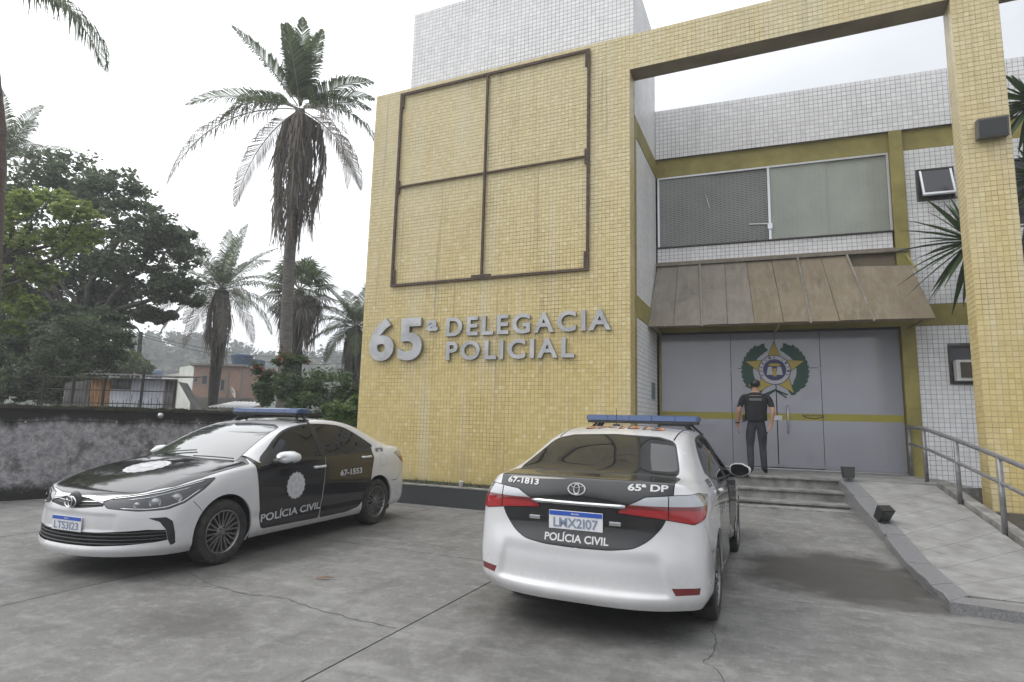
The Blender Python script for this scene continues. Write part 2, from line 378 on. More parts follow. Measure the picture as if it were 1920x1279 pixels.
# ramp paving: square slabs laid diagonally are cut as pieces between kerb and rail
def ramp_pt(u, v):
    t = v*5; i = min(4, int(t)); f = t-i
    a = Vector(KI[i]).lerp(Vector(KI[i+1]), f); b = Vector(RE[i]).lerp(Vector(RE[i+1]), f); return a.lerp(b, u)
vs, fs = [], []
n_ = 30
for j in range(n_+1):
    for i in range(5): q = ramp_pt(i/4*1.0, j/n_); vs.append((q.x, q.y, q.z-0.030))
for j in range(n_):
    for i in range(4): fs.append((j*5+i, (j+1)*5+i, (j+1)*5+i+1, j*5+i+1))
mesh_obj('ramp_bed', vs, fs, M_JOINT, ramp)
# diagonal cells in (u*1.1 m, v*4.6 m)
cs = 0.62; Wd, Ld = 1.12, 4.62
def clip_poly(poly, inside, inter):
    out = []
    for k in range(len(poly)):
        a, b = poly[k], poly[(k+1) % len(poly)]
        if inside(a): out.append(a)
        if inside(a) != inside(b): out.append(inter(a, b))
    return out
def clip_rect(poly, x0, x1, y0, y1):
    L_ = lambda a, b, ax, v: tuple(a[d]+(b[d]-a[d])*((v-a[ax])/(b[ax]-a[ax])) for d in (0, 1))
    for ax, v, s in ((0, x0, 1), (0, x1, -1), (1, y0, 1), (1, y1, -1)):
        if not poly: return poly
        poly = clip_poly(poly, lambda p: (p[ax]-v)*s >= 0, lambda a, b: L_(a, b, ax, v))
    return poly
def ramp_edge(y):
    for i in range(5):
        if y >= KI[i+1][1] or i == 4:
            f = max(0.0, min(1.0, (KI[i][1]-y)/(KI[i][1]-KI[i+1][1]))); a = Vector(KI[i]).lerp(Vector(KI[i+1]), f); b = Vector(RE[i]).lerp(Vector(RE[i+1]), f); return a, b
def ramp_xyz(x, y):
    a, b = ramp_edge(y); t = (x-a.x)/(b.x-a.x); return Vector((x, y, a.z+(b.z-a.z)*t-0.010))
for i in range(-16, 17):
    for j in range(-16, 17):
        h = cs*0.5; cx, cy = 1.8+(i-j)*h, 8.8+(i+j)*h; hh_ = h-0.004
        poly = clip_rect([(cx, cy-hh_), (cx+hh_, cy), (cx, cy+hh_), (cx-hh_, cy)], -9, 9, 6.545, 11.03)
        if len(poly) < 3: continue
        L_ = lambda a, b, q0, q1: (lambda t: (a[0]+(b[0]-a[0])*t, a[1]+(b[1]-a[1])*t))(q0/(q0-q1))
        for k in (0, 1):
            sd = lambda p: (p[0]-ramp_edge(p[1])[0].x-0.006) if k == 0 else (ramp_edge(p[1])[1].x-0.006-p[0])
            poly = clip_poly(poly, lambda p: sd(p) >= 0, lambda a, b: L_(a, b, sd(a), sd(b))) if poly else poly
        if len(poly) < 3: continue
        fine_ = []
        for k in range(len(poly)):
            a, b = poly[k], poly[(k+1) % len(poly)]; fine_ += [(a[0]+(b[0]-a[0])*t/3, a[1]+(b[1]-a[1])*t/3) for t in range(3)]
        top = [ramp_xyz(*p) for p in fine_]; m_ = len(top); ctr = ramp_xyz(sum(p[0] for p in fine_)/m_, sum(p[1] for p in fine_)/m_)
        vs = top + [p-Vector((0, 0, 0.02)) for p in top] + [ctr]
        fs = [(k, 2*m_, (k+1) % m_)[::-1] for k in range(m_)] + [(k, (k+1) % m_, m_+(k+1) % m_, m_+k)[::-1] for k in range(m_)]
        o = mesh_obj('paving_slab', vs, fs, M_RAMPTILE, ramp)
        if sum(p.normal.z*p.area for p in o.data.polygons if abs(p.normal.z) > 0.5) < 0: o.data.flip_normals()
# apron at the foot of the ramp
vs = [(1.475, 6.50, 0.078), (3.9, 6.30, 0.078), (3.9, 6.9, 0.085), (2.75, 6.52, 0.078)]
mesh_obj('apron', [(1.49, 6.44, 0.070), (4.2, 6.16, 0.070), (4.2, 7.2, 0.075), (2.76, 6.535, 0.073), (1.48, 6.525, 0.073)], [(0, 1, 2, 3, 4)], M_RAMPTILE, ramp)
# right-hand kerb and the raised bed beside the pillar
vs, fs = [], []
for x, y, z in RE: vs += [(x+0.02, y, z+0.05), (x+0.17, y, z+0.05), (x+0.02, y, -0.05), (x+0.17, y, -0.05)]
for i in range(5):
    q = 4*i; r_ = q+4; fs += [(q, r_, r_+1, q+1), (q, q+2, r_+2, r_), (q+1, r_+1, r_+3, q+3)]
fs += [(0, 1, 3, 2), (20, 22, 23, 21)]
mesh_obj('ramp_side_kerb', vs, [f[::-1] for f in fs], M_STEP, ramp)
mesh_obj('planting_bed', [(2.30, 13.2, 0.55), (2.33, 11.1, 0.55), (2.44, 10.1, 0.47), (2.61, 8.9, 0.30), (2.69, 7.62, 0.13), (6.5, 7.62, 0.13), (6.5, 10.0, 0.42), (6.5, 13.6, 0.5)], [(0, 1, 2, 3, 4, 5, 6, 7)], M_EARTH, None)['kind'] = 'structure'
# ------------------------------------------------------------------ police station
def tile_mat(name, yellow):
    M = mat(name, (0.6, 0.5, 0.3), 0.30, 0, 0.45); g = NT(M); p = g.pos(); z = g.sep(p)[2]
    rnd_ = g.n('NewGeometry').outputs['Random Per Island']; ro = g.n('ObjectInfo').outputs['Random']
    rr = g.math('FRACT', g.math('ADD', rnd_, ro))
    streak = g.noise(p, 1.0, 5, 0.6, (2.6, 2.6, 0.22)); blot = g.noise(p, 0.8, 5, 0.6)
    if yellow:
        haze_up = g.math('MULTIPLY', g.math('SUBTRACT', z, 2.6), 0.26, clamp=True)  # paler with height: haze and light on the upper wall put into the colour
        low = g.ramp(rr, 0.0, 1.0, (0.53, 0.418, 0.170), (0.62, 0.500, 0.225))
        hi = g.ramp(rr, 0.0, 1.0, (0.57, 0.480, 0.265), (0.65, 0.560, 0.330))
        c = g.mix(haze_up, low, hi)
        c = g.mix(g.math('MULTIPLY', g.ramp(streak, 0.49, 0.70), 0.48), c, (0.62, 0.57, 0.45))     # limescale wash
        c = g.mix(g.math('MULTIPLY', g.ramp(blot, 0.55, 0.75), 0.30), c, (0.36, 0.28, 0.12))
        dk = g.noise(p, 1.0, 6, 0.65, (5.0, 5.0, 0.16)); c = g.mix(g.math('MULTIPLY', g.ramp(dk, 0.58, 0.72), 0.50), c, (0.20, 0.165, 0.10))     # dark rain runs
        bs = g.math('MULTIPLY', g.math('SUBTRACT', 0.75, g.math('ADD', z, g.math('MULTIPLY', blot, 0.45))), 2.2, clamp=True); c = g.mix(g.math('MULTIPLY', bs, 0.55), c, (0.22, 0.21, 0.10))     # algae at the foot
        odd = g.math('GREATER_THAN', rr, 0.985); c = g.mix(g.math('MULTIPLY', odd, 0.45), c, (0.66, 0.60, 0.42))                     # replaced tiles
        g.color(c)
    else:
        c = g.ramp(rr, 0.0, 1.0, (0.74, 0.735, 0.75), (0.84, 0.835, 0.845))
        c = g.mix(g.math('MULTIPLY', g.ramp(streak, 0.50, 0.78), 0.35), c, (0.42, 0.42, 0.42))
        g.color(c)
    g.rough(g.math('ADD', 0.18, g.math('MULTIPLY', blot, 0.35))); return M
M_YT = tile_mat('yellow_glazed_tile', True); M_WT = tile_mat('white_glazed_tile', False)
def grout_mat(name, c0, c1, p0=0.42, p1=0.6):
    M = mat(name, c0, 0.95, 0, 0.2); g = NT(M); g.color(g.ramp(g.noise(g.pos(), 0.9, 6, 0.65), p0, p1, c0, c1)); return M
M_YG = grout_mat('yellow_wall_grout', (0.15, 0.120, 0.065), (0.48, 0.41, 0.24), 0.30, 0.52)
M_WG = grout_mat('white_wall_grout', (0.13, 0.13, 0.133), (0.33, 0.33, 0.33), 0.38, 0.62)
M_OLIVE = grimy('olive_paint', (0.235, 0.20, 0.060), (0.36, 0.31, 0.10), 2.4, 0.6, 0.05)
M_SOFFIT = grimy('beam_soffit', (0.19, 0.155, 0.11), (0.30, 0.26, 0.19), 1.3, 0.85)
M_RENDER = grimy('plain_render', (0.45, 0.44, 0.42), (0.58, 0.57, 0.55), 0.8, 0.9)
M_ALU = mat('aluminium_frame', (0.62, 0.63, 0.65), 0.35, 0.85)
M_FRAMEDK = mat('dark_bronze_frame', (0.06, 0.052, 0.05), 0.5, 0.3)
M_RUST = grimy('rusty_steel', (0.055, 0.042, 0.036), (0.13, 0.085, 0.060), 16, 0.8, 0.2)

station = empty('police_station', (-4.5, 11.0, 0), 0, 'yellow and white tiled police station with portal frame and glass entrance', 'building')
station.location = (0, 0, 0)
TILE_BUDGET = {'y': 300, 'w': 300}
def tile_field(o, eu, ev, W_, H_, pu, pv, kind, holes=(), single=None, name='wall', seed=1, edge=True):
    """wall plane with raised square tiles. o = lower left corner, eu/ev unit axes; tile faces look along eu x ev"""
    o = Vector(o); eu = Vector(eu).normalized(); ev = Vector(ev).normalized(); n = eu.cross(ev).normalized()
    mt, mg = (M_YT, M_YG) if kind == 'y' else (M_WT, M_WG)
    vs = [o, o+eu*W_, o+eu*W_+ev*H_, o+ev*H_]; fs = [(0, 1, 2, 3)]
    if holes:                                           # cut the backing round the openings
        us = sorted({0, W_} | {h[0] for h in holes} | {h[1] for h in holes}); ws = sorted({0, H_} | {h[2] for h in holes} | {h[3] for h in holes})
        us = [u for u in us if 0 <= u <= W_]; ws = [w for w in ws if 0 <= w <= H_]; vs, fs = [], []
        for a, b in zip(us[:-1], us[1:]):
            for c, d in zip(ws[:-1], ws[1:]):
                if any(h[0] <= (a+b)/2 <= h[1] and h[2] <= (c+d)/2 <= h[3] for h in holes): continue
                k = len(vs); vs += [o+eu*a+ev*c, o+eu*b+ev*c, o+eu*b+ev*d, o+eu*a+ev*d]; fs.append((k, k+1, k+2, k+3))
    wall = mesh_obj(name, vs, fs, mg, station)
    nu = max(1, round(W_/pu)); nv = max(1, round(H_/pv)); pu = W_/nu; pv = H_/nv; gp = 0.0030; gq = 0.0020 if kind == 'y' else 0.0030
    rnd = random.Random(seed); V_, F_ = [], []; singles = []
    for j in range(nv):
        for i in range(nu):
            u0, u1, v0, v1 = i*pu+gq, (i+1)*pu-gq, j*pv+gp, (j+1)*pv-gp
            bad = False
            for h in holes:
                if u1 > h[0] and u0 < h[1] and v1 > h[2] and v0 < h[3]:
                    # trim against the opening or drop
                    cu, cv = (u0+u1)/2, (v0+v1)/2
                    if h[0] < cu < h[1] and h[2] < cv < h[3]: bad = True
                    elif cv > h[3]: v0 = max(v0, h[3]+gp)
                    elif cv < h[2]: v1 = min(v1, h[2]-gp)
                    elif cu > h[1]: u0 = max(u0, h[1]+gp)
                    else: u1 = min(u1, h[0]-gp)
            if bad or u1-u0 < 0.01 or v1-v0 < 0.01: continue
            if single and TILE_BUDGET[kind] > 0 and single(u0, v0):
                TILE_BUDGET[kind] -= 1; singles.append((u0, u1, v0, v1)); continue
            t = 0.0045; b_ = 0.0022; k = len(V_)
            V_ += [o+eu*u0+ev*v0, o+eu*u1+ev*v0, o+eu*u1+ev*v1, o+eu*u0+ev*v1]
            tl = rnd.uniform(-.0009, .0009); tm = rnd.uniform(-.0009, .0009)
            for (uu, vv, s1, s2) in ((u0+b_, v0+b_, -1, -1), (u1-b_, v0+b_, 1, -1), (u1-b_, v1-b_, 1, 1), (u0+b_, v1-b_, -1, 1)):
                V_.append(o+eu*uu+ev*vv+n*(t+tl*s1+tm*s2))
            F_ += [(k+4, k+5, k+6, k+7), (k, k+1, k+5, k+4), (k+1, k+2, k+6, k+5), (k+2, k+3, k+7, k+6), (k+3, k, k+4, k+7)]
    if F_: mesh_obj('tiles', V_, F_, mt, wall)['kind'] = 'stuff'
    if singles:
        key = ('tile', kind, round(pu, 5), round(pv, 5))
        if key not in TMESH:
            a, b = pu/2-gq, pv/2-gp; t = 0.0045; b_ = 0.0022
            me = bpy.data.meshes.new('tile'); me.from_pydata([(-a, -b, 0), (a, -b, 0), (a, b, 0), (-a, b, 0), (-a+b_, -b+b_, t), (a-b_, -b+b_, t), (a-b_, b-b_, t), (-a+b_, b-b_, t)], [], [(4, 5, 6, 7), (0, 1, 5, 4), (1, 2, 6, 5), (2, 3, 7, 6), (3, 0, 4, 7)]); me.materials.append(mt); TMESH[key] = me
        for u0, u1, v0, v1 in singles:
            q = bpy.data.objects.new('tile', TMESH[key]); COL.objects.link(q); q.parent = wall
            mw = Matrix((eu, ev, n)).transposed().to_4x4() @ Matrix.Rotation(rnd.uniform(-.008, .008), 4, 'X') @ Matrix.Rotation(rnd.uniform(-.008, .008), 4, 'Y')
            mw.translation = o+eu*(u0+u1)/2+ev*(v0+v1)/2; q.matrix_local = mw
    return wall
TMESH = {}
X_, Y_, Z_ = Vector((1, 0, 0)), Vector((0, 1, 0)), Vector((0, 0, 1))
Y0 = 10.165; TH = 0.40; PY = 0.0745; PW = 0.0865
TX0, TX1, TT, BT, PX0, PX1 = -8.07, -2.29, 8.745, 8.04, 2.625, 3.205
# yellow tower front, beam, pillar
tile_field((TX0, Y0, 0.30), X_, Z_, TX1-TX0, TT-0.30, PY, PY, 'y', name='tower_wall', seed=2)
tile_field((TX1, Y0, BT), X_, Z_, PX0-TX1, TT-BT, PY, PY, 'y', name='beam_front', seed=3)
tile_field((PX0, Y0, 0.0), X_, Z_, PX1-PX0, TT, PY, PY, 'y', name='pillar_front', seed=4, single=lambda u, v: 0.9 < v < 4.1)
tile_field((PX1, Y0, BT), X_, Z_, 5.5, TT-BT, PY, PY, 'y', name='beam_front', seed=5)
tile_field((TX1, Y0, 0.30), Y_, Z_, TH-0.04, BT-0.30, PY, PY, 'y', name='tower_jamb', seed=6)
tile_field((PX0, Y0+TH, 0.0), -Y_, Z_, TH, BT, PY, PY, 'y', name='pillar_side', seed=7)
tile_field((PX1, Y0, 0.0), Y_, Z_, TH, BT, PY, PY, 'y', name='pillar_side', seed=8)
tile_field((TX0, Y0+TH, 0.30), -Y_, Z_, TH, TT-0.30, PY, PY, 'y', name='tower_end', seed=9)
def slab(name, verts, mt, parent=station): return mesh_obj(name, verts, [tuple(range(len(verts)))], mt, parent)
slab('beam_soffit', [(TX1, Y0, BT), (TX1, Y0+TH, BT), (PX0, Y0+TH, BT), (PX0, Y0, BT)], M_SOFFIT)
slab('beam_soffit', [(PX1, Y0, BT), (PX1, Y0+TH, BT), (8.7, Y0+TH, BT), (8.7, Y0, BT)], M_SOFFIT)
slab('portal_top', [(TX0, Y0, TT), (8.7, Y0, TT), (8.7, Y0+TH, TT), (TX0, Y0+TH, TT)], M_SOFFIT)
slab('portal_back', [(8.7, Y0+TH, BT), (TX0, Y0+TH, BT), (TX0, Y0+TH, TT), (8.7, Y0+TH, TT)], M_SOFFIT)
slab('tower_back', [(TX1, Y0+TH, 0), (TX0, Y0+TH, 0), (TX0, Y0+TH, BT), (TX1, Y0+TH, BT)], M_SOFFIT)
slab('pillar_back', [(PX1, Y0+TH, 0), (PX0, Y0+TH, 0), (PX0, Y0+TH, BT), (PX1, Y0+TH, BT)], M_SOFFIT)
# white block behind the tower
WX0, WY = -7.46, Y0+TH+0.03
tile_field((WX0, WY, 7.6), X_, Z_, TX1-0.012-WX0, 3.3, PW, PW, 'w', name='upper_block_wall', seed=10)
tile_field((TX1-0.010, WY, 7.35), Y_, Z_, FY_-WY+0.02, 3.02, PW, PW, 'w', name='side_wall_upper', seed=11)
slab('upper_block_back', [(WX0, WY, 0.3), (WX0, WY, 10.9), (WX0, 14.5, 10.9), (WX0, 14.5, 0.3)], M_RENDER)
slab('upper_block_roof', [(WX0, WY, 10.89), (TX1-0.012, WY, 10.36), (TX1-0.012, FY_, 10.36), (WX0, 14.5, 10.89)], M_RENDER)
# side wall of the entrance court
SW0 = Y0+TH
tile_field((TX1-0.010, SW0+0.09, 3.87), Y_, Z_, FY_-SW0-0.09, 3.085, PW, PW, 'w', name='side_wall_middle', seed=12)
tile_field((TX1-0.010, SW0+0.09, 0.62), Y_, Z_, FY_-SW0-0.09, 2.845, PW, PW, 'w', name='side_wall_lower', seed=13)
def wbox(name, x0, x1, y0, y1, z0, z1, mt, parent=station, bev=0.0):
    b = MB(); b.box(x0, x1, y0, y1, z0, z1, None, bev); return b.build(name, mt, parent)
wbox('olive_pilaster', TX1-0.20, TX1+0.012, SW0-0.03, SW0+0.09, 0.0, 7.34, M_OLIVE)
wbox('olive_side_beam', TX1-0.30, TX1+0.006, SW0+0.092, FY_+0.05, 6.958, 7.345, M_OLIVE)
wbox('olive_side_beam', TX1-0.30, TX1+0.006, SW0+0.092, FY_+0.05, 3.468, 3.868, M_OLIVE)
# recessed main facade (facade frame)
FW_ = 8.4
def ffield(t0, t1, z0, z1, d, **k): return tile_field(fp(t0, d, z0), EU, Z_, t1-t0, z1-z0, PW, PW, 'w', **k)
ffield(0.0, FW_, 7.372, 8.522, -0.02, name='parapet_wall', seed=14, single=lambda u, v: 2.4 < u < 5.6 and v > 0.45)
slab('parapet_top', [fp(0, -0.02, 8.522), fp(FW_, -0.02, 8.522), fp(FW_, 0.25, 8.522), fp(0, 0.25, 8.522)], M_RENDER)
slab('parapet_underside', [fp(0, -0.02, 7.371), fp(0, 0.08, 7.371), fp(FW_, 0.08, 7.371), fp(FW_, -0.02, 7.371)], M_WG)
fbox('olive_beam', 0.0, FW_, 0.04, 0.30, 6.955, 7.369, M_OLIVE, station); fbox('olive_beam', 0.0, FW_, 0.01, 0.30, 3.468, 3.868, M_OLIVE, station)
fbox('olive_column', 4.50, 4.725, -0.035, 0.30, 3.87, 7.366, M_OLIVE, station); fbox('olive_column', 4.50, 4.725, -0.035, 0.30, 0.66, 3.466, M_OLIVE, station)
ffield(0.02, 4.47, 5.005, 5.325, 0.02, name='sill_wall', seed=15)
fbox('sill_ledge', 0.0, 4.49, -0.03, 0.12, 5.327, 5.348, M_FRAMEDK, station); fbox('sill_ledge', 0.0, 4.49, -0.03, 0.2, 4.955, 5.000, M_SOFFIT, station)
fbox('wall_behind_awning', 0.0, 4.49, 0.05, 0.3, 3.87, 4.95, M_SOFFIT, station)
HW = (4.935-4.74, 5.535-4.74, 5.885-3.875, 6.525-3.875)
ffield(4.74, FW_, 3.875, 6.95, 0.02, name='right_wall_upper', seed=16, holes=[HW, (6.2-4.74, 7.4-4.74, 5.3-3.875, 6.55-3.875)])
HA = (5.225-4.74, 6.40-4.74, 2.385-0.30, 3.085-0.30)
ffield(4.74, FW_, 0.30, 3.465, 0.02, name='right_wall_lower', seed=17, holes=[HA])
slab('right_return', [fp(FW_, 0.0, 0), fp(FW_, 5, 0), fp(FW_, 5, 8.5), fp(FW_, 0, 8.5)], M_RENDER)
# long upper window: frame, mullion, four panes
def pane_mat(name, col, col2):
    M = mat(name, col, 0.10, 0, 0.5); g = NT(M); p = g.pos(); x = g.sep(p)
    # fine diagonal expanded-metal screen just behind the glass
    def lines(sx, sz, per):
        v = g.math('ADD', g.math('MULTIPLY', x[0], sx), g.math('MULTIPLY', x[2], sz)); f = g.math('FRACT', g.math('DIVIDE', v, per)); return g.math('GREATER_THAN', f, 0.72)
    mesh_ = g.math('MAXIMUM', lines(0.30, 1.0, 0.052), lines(-0.30, 1.0, 0.052))
    c = g.ramp(g.noise(p, 1.2, 5, 0.6), 0.3, 0.75, col, col2)
    c = g.mix(g.math('MULTIPLY', mesh_, 0.40), c, (0.40, 0.41, 0.39))
    sm = g.ramp(g.noise(p, 3.0, 6, 0.7), 0.68, 0.76); c = g.mix(g.math('MULTIPLY', sm, 0.5), c, (0.5, 0.5, 0.5))
    g.color(c); return M
M_PANE_D = pane_mat('screened_glass_dark', (0.065, 0.074, 0.067), (0.14, 0.155, 0.14)); M_PANE_L = pane_mat('screened_glass_blind', (0.25, 0.275, 0.235), (0.36, 0.385, 0.33))
win = empty('window', (0, 0, 0), parent=station)
for t0, t1, M_ in ((0.075, 1.17, M_PANE_D), (1.15, 2.275, M_PANE_D), (2.325, 3.38, M_PANE_L), (3.36, 4.445, M_PANE_L)):
    fbox('pane', t0, t1, 0.055 if t0 in (0.075, 2.325) else 0.070, 0.068 if t0 in (0.075, 2.325) else 0.09, 5.36, 6.915, M_, win)
fbox('window_frame', 0.03, 4.49, 0.03, 0.10, 6.917, 6.953, M_ALU, win); fbox('window_frame', 0.03, 0.073, 0.03, 0.10, 5.352, 6.915, M_ALU, win)
fbox('window_frame', 4.447, 4.49, 0.03, 0.10, 5.352, 6.915, M_ALU, win); fbox('window_mullion', 2.277, 2.323, 0.02, 0.10, 5.352, 6.915, M_ALU, win)
fbox('window_latch', 2.255, 2.345, 0.0, 0.02, 5.58, 5.70, M_ALU, win)
mb = MB(); mb.tube([fp(1.05, 0.04, 6.45), fp(1.12, 0.04, 6.15)], 0.012, 6); mb.build('stay_bar', M_ALU, win); mb = MB(); mb.tube([fp(1.9, 0.03, 5.72), fp(2.27, 0.03, 5.70)], 0.010, 6); mb.build('stay_bar', M_ALU, win)
# small top-hung window, propped open
M_DKGLASS = mat('dark_window_glass', (0.035, 0.036, 0.042), 0.06, 0, 0.5)
w2 = empty('window', (0, 0, 0), parent=station)
for q in ((4.935, 5.535, 6.49, 6.525), (4.935, 5.535, 5.885, 5.915), (4.935, 4.965, 5.916, 6.489), (5.505, 5.535, 5.916, 6.489)): fbox('window_frame', q[0], q[1], 0.0, 0.09, q[2], q[3], M_FRAMEDK, w2)
fbox('reveal', 4.966, 5.504, 0.10, 0.16, 5.916, 6.489, M_FRAMEDK, w2)
def tilt(o, z, d, a):                                          # swing a facade-frame mesh about a horizontal hinge
    Mx = MF @ Matrix.Translation((0, d, z)) @ Matrix.Rotation(a, 4, 'X') @ Matrix.Translation((0, -d, -z)) @ MF.inverted()
    o.data.transform(Mx)
sash = fbox('sash', 4.975, 5.495, 0.0, 0.03, 5.93, 6.48, M_DKGLASS, w2); tilt(sash, 6.48, 0.0, R(-17))
for q in ((4.970, 5.500, 5.925, 5.965), (4.970, 5.005, 5.966, 6.483), (5.465, 5.500, 5.966, 6.483)):
    f_ = fbox('sash_frame', q[0], q[1], -0.012, 0.036, q[2], q[3], M_ALU, w2); tilt(f_, 6.48, 0.0, R(-17))
w3 = empty('window', (0, 0, 0), parent=station)
fbox('pane', 6.23, 7.37, 0.04, 0.06, 5.33, 6.52, M_DKGLASS, w3); fbox('window_frame', 6.2, 7.4, 0.0, 0.09, 6.52, 6.55, M_FRAMEDK, w3); fbox('window_frame', 6.2, 6.23, 0.0, 0.09, 5.3, 6.519, M_FRAMEDK, w3); fbox('window_frame', 7.37, 7.4, 0.0, 0.09, 5.3, 6.519, M_FRAMEDK, w3)
# window with the air conditioner
w4 = empty('window', (0, 0, 0), parent=station)
fbox('window_frame', 5.225, 6.40, -0.02, 0.08, 3.045, 3.085, M_FRAMEDK, w4); fbox('window_frame', 5.225, 6.40, -0.02, 0.08, 2.385, 2.415, M_FRAMEDK, w4); fbox('window_frame', 5.225, 5.265, -0.02, 0.08, 2.416, 3.044, M_FRAMEDK, w4); fbox('window_frame', 6.36, 6.40, -0.02, 0.08, 2.416, 3.044, M_FRAMEDK, w4)
fbox('pane', 5.266, 6.359, 0.03, 0.05, 2.416, 3.044, M_DKGLASS, w4)
ac = empty('air_conditioner', (0, 0, 0), label='white boxy air conditioner set in the lower window behind the yellow pillar', cat='air conditioner')
M_ACW = grimy('aged_white_plastic', (0.55, 0.545, 0.53), (0.66, 0.655, 0.64), 6, 0.5); M_ACG = mat('brown_grille', (0.10, 0.085, 0.07), 0.7)
fbox('casing', 5.285, 5.97, -0.16, 0.028, 2.420, 2.80, M_ACW, ac, 0.012)
fbox('grille_panel', 5.345, 5.91, -0.172, -0.161, 2.475, 2.755, M_ACG, ac)
for k in range(9): fbox('louvre', 5.345, 5.91, -0.180, -0.1725, 2.485+k*0.030, 2.492+k*0.030, M_ACG, ac)
# glazed entrance
M_FILM = mat('frosted_glass_film', (0.46, 0.465, 0.53), 0.16, 0, 0.5, 0.9); g_ = NT(M_FILM)
g_.color(g_.ramp(g_.noise(g_.pos(), 0.7, 4), 0.3, 0.8, (0.27, 0.275, 0.31), (0.33, 0.335, 0.38)))
M_BAND = grimy('olive_film_band', (0.30, 0.26, 0.045), (0.34, 0.30, 0.06), 2, 0.35)
ent = empty('glazed_entrance', (0, 0, 0), parent=station)
fbox('inner_wall', -0.35, FW_, 0.32, 0.40, 0.0, 8.5, mat('inner_wall', (0.05, 0.05, 0.05), 0.9), station)
fbox('head_frame', 0.03, 4.49, 0.06, 0.14, 3.425, 3.466, M_FRAMEDK, ent); fbox('threshold', 0.03, 4.49, 0.02, 0.14, 0.702, 0.722, M_ALU, ent)
fbox('side_frame', 0.03, 0.07, 0.06, 0.14, 0.724, 3.424, M_OLIVE, ent)
panes = [('fixed_pane', 0.074, 1.465, 0.726, 3.42, 0.090), ('transom_pane', 1.475, 2.305, 2.702, 3.42, 0.090), ('transom_pane', 2.313, 3.118, 2.702, 3.42, 0.090), ('fixed_pane', 3.128, 4.485, 0.726, 3.42, 0.090), ('door_leaf', 1.475, 2.300, 0.738, 2.690, 0.090), ('door_leaf', 2.318, 3.118, 0.738, 2.690, 0.090)]
pobj = []
for nme, t0, t1, z0, z1, d in panes:
    o = fbox(nme, t0, t1, d, d+0.010, z0, z1, M_FILM, ent); pobj.append(o)
    if z0 < 1.6:
        b = MB(); b.add([fp(t0+0.002, d-0.0015, 1.660), fp(t1-0.002, d-0.0015, 1.660), fp(t1-0.002, d-0.0015, 1.795), fp(t0+0.002, d-0.0015, 1.795)], [(0, 1, 2, 3)]); b.build('film_band', M_BAND, o)
fbox('hall_behind', 0.05, 4.49, 0.16, 0.2, 0.7, 3.46, mat('dim_hall', (0.03, 0.03, 0.032), 0.9), ent)
M_FIT = mat('dull_fitting', (0.26, 0.265, 0.29), 0.4, 0.5)
for t, z in ((1.44, 2.665), (3.075, 2.665), (1.44, 0.745), (3.04, 0.745), (2.25, 0.745), (2.345, 0.745)):
    fbox('patch_fitting', t, t+0.16 if t < 2 else t+0.15 if t > 3 else t+0.10, 0.084, 0.1045, z, z+0.045, M_FIT, ent)
fbox('lock', 2.24, 2.40, 0.075, 0.108, 1.66, 1.75, M_ACW, ent)
mb = MB(); mb.tube([fp(2.50, 0.085, 1.95), fp(2.50, 0.035, 1.95), fp(2.50, 0.035, 1.42), fp(2.50, 0.085, 1.42)], 0.012, 8); mb.build('pull_handle', M_ALU, ent, True)
fbox('paper_notice', 1.62, 1.98, 0.0855, 0.0885, 2.07, 2.30, mat('pale_paper', (0.36, 0.365, 0.40), 0.6), ent); fbox('paper_notice', 2.78, 3.08, 0.0855, 0.0885, 2.07, 2.32, mat('paper', (0.35, 0.355, 0.39), 0.6), ent)
mb = MB(); mb.tube([fp(2.78+0.36*k/10, 0.086, 1.745-0.045*math.sin(math.pi*k/10)) for k in range(11)], 0.008, 5); mb.build('film_scrawl', M_DECALK, ent)
vs2, fs2 = text_fit('POLÍCIA CIVIL', 0, 0.40, 0, 0.04, 0.02); mesh_obj('lettering', [fp(2.76+a, 0.0865, 1.745+b) for a, b in vs2], fs2, M_DECALK, ent)
